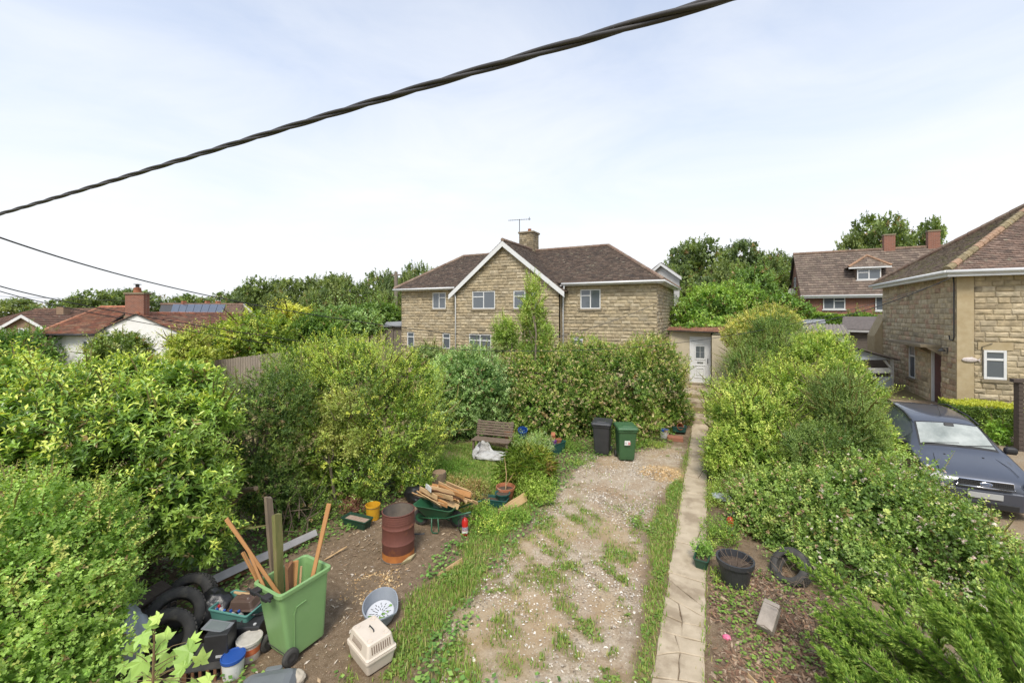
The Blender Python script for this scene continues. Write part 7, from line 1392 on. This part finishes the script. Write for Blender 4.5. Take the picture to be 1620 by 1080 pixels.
for y_, w_, zb_, zs_, tw_h, zt_ in ST:
    h_ = [(0, zt_ + .012), (tw_h * .5, zt_ + .008), (tw_h * .88, zt_ - .006), (tw_h, zt_ - .035), ((tw_h + w_) / 2 + .01, (zt_ + zs_) / 2 - .01), (w_ - .01, zs_), (w_ + .012, zs_ - .12), (w_ + .014, (zs_ + zb_) / 2 - .05), (w_ - .01, zb_ + .08), (w_ - .08, zb_), (0, zb_)]
    rs.append([(a, y_, b_) for a, b_ in h_] + [(-a, y_, b_) for a, b_ in h_[-2:0:-1]])
body = MB().rings(rs, True, True, True).build('body', NAVY, car, world=False, smooth=True, sub=2)
def loftx(y_):
    ys_ = [s[0] for s in ST]; return [np.interp(y_, ys_, [s[k_] for s in ST]) for k_ in range(1, 6)]
# windscreen: pale mottled panel, reflections painted into its colour, under a clear pane
def screen(m, off, y0, y1, k0, k1, ny=8, nx=12):
    vs = []; 
    for j in range(ny + 1):
        y_ = y0 + (y1 - y0) * j / ny; w_, zb_, zs_, th_, zt_ = loftx(y_); ww = (k0 + (k1 - k0) * j / ny)
        for i in range(nx + 1): u = -1 + 2 * i / nx; vs.append((u * ww, y_ - off * .75 + .05 * abs(u) ** 3 * 0, zt_ + off * .7 - .03 * u * u + .012))
    fs = [(j * (nx + 1) + i, j * (nx + 1) + i + 1, (j + 1) * (nx + 1) + i + 1, (j + 1) * (nx + 1) + i) for j in range(ny) for i in range(nx)]; m.add(vs, fs); return m
scr = screen(MB(), .008, 1.07, 1.70, .66, .565).build('windscreen_surround', BLK, car, world=False, smooth=True)
REFLTONE = pm('painted_reflection', (.44, .47, .455), (.22, .25, .24), .35, 2.2, .6, 5, bdist=.05)
ws = screen(MB(), .016, 1.12, 1.67, .625, .535).build('windscreen', REFLTONE, car, world=False, smooth=True)
CG = bpy.data.materials.new('clear_glass'); CG.use_nodes = True; n = CG.node_tree.nodes; l = CG.node_tree.links; tr = n.new('ShaderNodeBsdfTransparent'); gs = n.new('ShaderNodeBsdfGlossy'); gs.inputs['Roughness'].default_value = .03; fr_n = n.new('ShaderNodeFresnel'); fr_n.inputs[0].default_value = 1.5; ms = n.new('ShaderNodeMixShader'); l.new(fr_n.outputs[0], ms.inputs[0]); l.new(tr.outputs[0], ms.inputs[1]); l.new(gs.outputs[0], ms.inputs[2]); l.new(ms.outputs[0], n['Material Output'].inputs['Surface'])
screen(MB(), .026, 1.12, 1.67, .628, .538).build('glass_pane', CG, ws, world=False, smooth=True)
MB().box((0.03, 1.60, 1.43), (.17, .03, .08), (R_(-30), 0, 0)).build('mirror_shade', BLK, ws, world=False, bev=.01)
for (x0, x1, y0, y1) in ((-.6, .05, 1.09, 1.16), (.0, .62, 1.09, 1.16)): MB().tube([(x0, y0 - .01, loftx(y0)[4] + .03), (x1, y1, loftx(y1)[4] + .035)], .008, 5).build('wiper', BLK, car, world=False)
for x_ in (-.32, .30): MB().lathe([(.02, 0), (.018, .012), (.001, .015)], 10, (x_, .80, loftx(.8)[4] + .008)).build('washer_jet', BLK, car, world=False)
MB().tube([(0.05, 2.05, 1.525), (.05, 2.25, 1.70)], [.01, .004], 6).build('aerial', BLK, car, world=False)
for sx in (-1, 1):   # roof rails, side glass, lamps, mirrors
    MB().tube([(sx * .60, 1.75, 1.44), (sx * .60, 2.2, 1.51), (sx * .595, 3.2, 1.50), (sx * .57, 3.6, 1.40)], .018, 7).build('roof_rail', BLK, car, world=False, smooth=True)
    vs = []; fs = []; yy = np.linspace(1.45, 3.6, 12)
    for y_ in yy: w_, zb_, zs_, th_, zt_ = loftx(y_); a = np.array([w_ - .002, y_, zs_ + .03]); b_ = np.array([th_ + .035, y_, zt_ - .07]); vs += [(sx * a[0], a[1], a[2]), (sx * b_[0], b_[1], max(b_[2], a[2] + .01))]
    fs = [(2 * i, 2 * i + 2, 2 * i + 3, 2 * i + 1) for i in range(11)]; MB().add(vs, fs).build('side_glass', GLASS, car, world=False, smooth=True)
    m = MB(); Q = [(sx * .56, .04, .68), (sx * .60, .05, .80), (sx * .78, .30, .90), (sx * .83, .30, .80), (sx * .78, .12, .70)]; m.prism(Q, (sx * .02, -.04, .02)); hl = m.build('headlight', pm('lamp_clear', (.62, .62, .60), (.5, .5, .5), .12, 6, coat=.8), car, world=False, bev=.02)
    MB().prism([(sx * .70, .135, .83), (sx * .77, .24, .875), (sx * .795, .24, .85), (sx * .74, .135, .80)], (sx * .02, -.045, .015)).build('indicator', pm('lamp_amber', (.60, .16, .04), (.55, .12, .03), .2, 6), hl, world=False)
    MB().rings([rrect(.17, .10, .03, 0), rrect(.21, .13, .04, .05), rrect(.20, .12, .04, .12), rrect(.13, .08, .03, .15)]).build('door_mirror', BLK, car, world=False, smooth=True).location = (sx * .93, 1.28, .98)
    for y_ in (.78, 3.25): o = wheelm(.30, .2, (sx * .76, y_, .29), car, hub=MATS['silver'])
    MB().tube([(sx * .50, .82, loftx(.8)[4] + .004), (sx * .58, .5, loftx(.5)[4] + .0), (sx * .60, .25, loftx(.25)[4])], .005, 4).build('bonnet_seam', BLK, car, world=False)
X = .42; gr = MB().prism([(-X, .02, .665), (X, .02, .665), (X - .02, .045, .80), (-X + .02, .045, .80)], (0, -.02, 0)).build('grille', BLK, car, world=False, bev=.008)
fr2 = MB(); fr2.tube([(-X, .0, .665), (X, .0, .665), (X - .02, .025, .80), (-X + .02, .025, .80), (-X, .0, .665)], .016, 6); fr2.build('grille_frame', CHROME, gr, world=False, smooth=True)
m = MB()
for i in range(26): m.box((-.39 + i * .031, .006, .735), (.004, .006, .11))
for j in range(3): m.box((0, .006, .70 + j * .035), (.78, .006, .004))
m.build('grille_mesh', pm('mesh_grey', (.05, .05, .055), (.06, .06, .06), .4, 5), gr, world=False)
oval = lambda rx, rz, y_: [(rx * math.cos(a), y_, .735 + rz * math.sin(a)) for a in np.linspace(0, 6.283, 28, endpoint=False)]
bd = MB().rings([oval(.10, .046, .02), oval(.10, .046, -.012), oval(.092, .04, -.018)]).build('badge', CHROME, gr, world=False); bd2 = MB().rings([oval(.09, .037, -.014), oval(.088, .035, -.0195)]).build('badge_field', pm('badge_blue', (.10, .14, .24), (.08, .12, .2), .3, 5), gr, world=False)
text('badge_lettering', 'Ford', .065, CHROME, gr, (0, -.0205, .735), (R_(90), 0, 0), .001)
MB().rings([[(x_, y_, z_) for x_, y_ in ((-.84, .30), (-.78, .06), (-.55, -.03), (.55, -.03), (.78, .06), (.84, .30), (.6, .32), (-.6, .32))] for z_ in (.22, .30, .52, .60)]).build('bumper', NAVY, car, world=False, smooth=False, bev=.03, seg=3)
MB().box((0, -.035, .30), (1.0, .03, .12)).build('lower_grille', BLK, car, world=False, bev=.01)
MB().b2(-.26, .26, -.055, -.035, .44, .55).build('number_plate', pm('plate_blank', (.42, .42, .41), (.38, .38, .37), .5, 5), car, world=False)
for o in (gr,): o.location = (0, -.05, .0)
MB().b2(-.80, .80, .1, 3.9, .18, .24).build('underside', BLK, car, world=False)
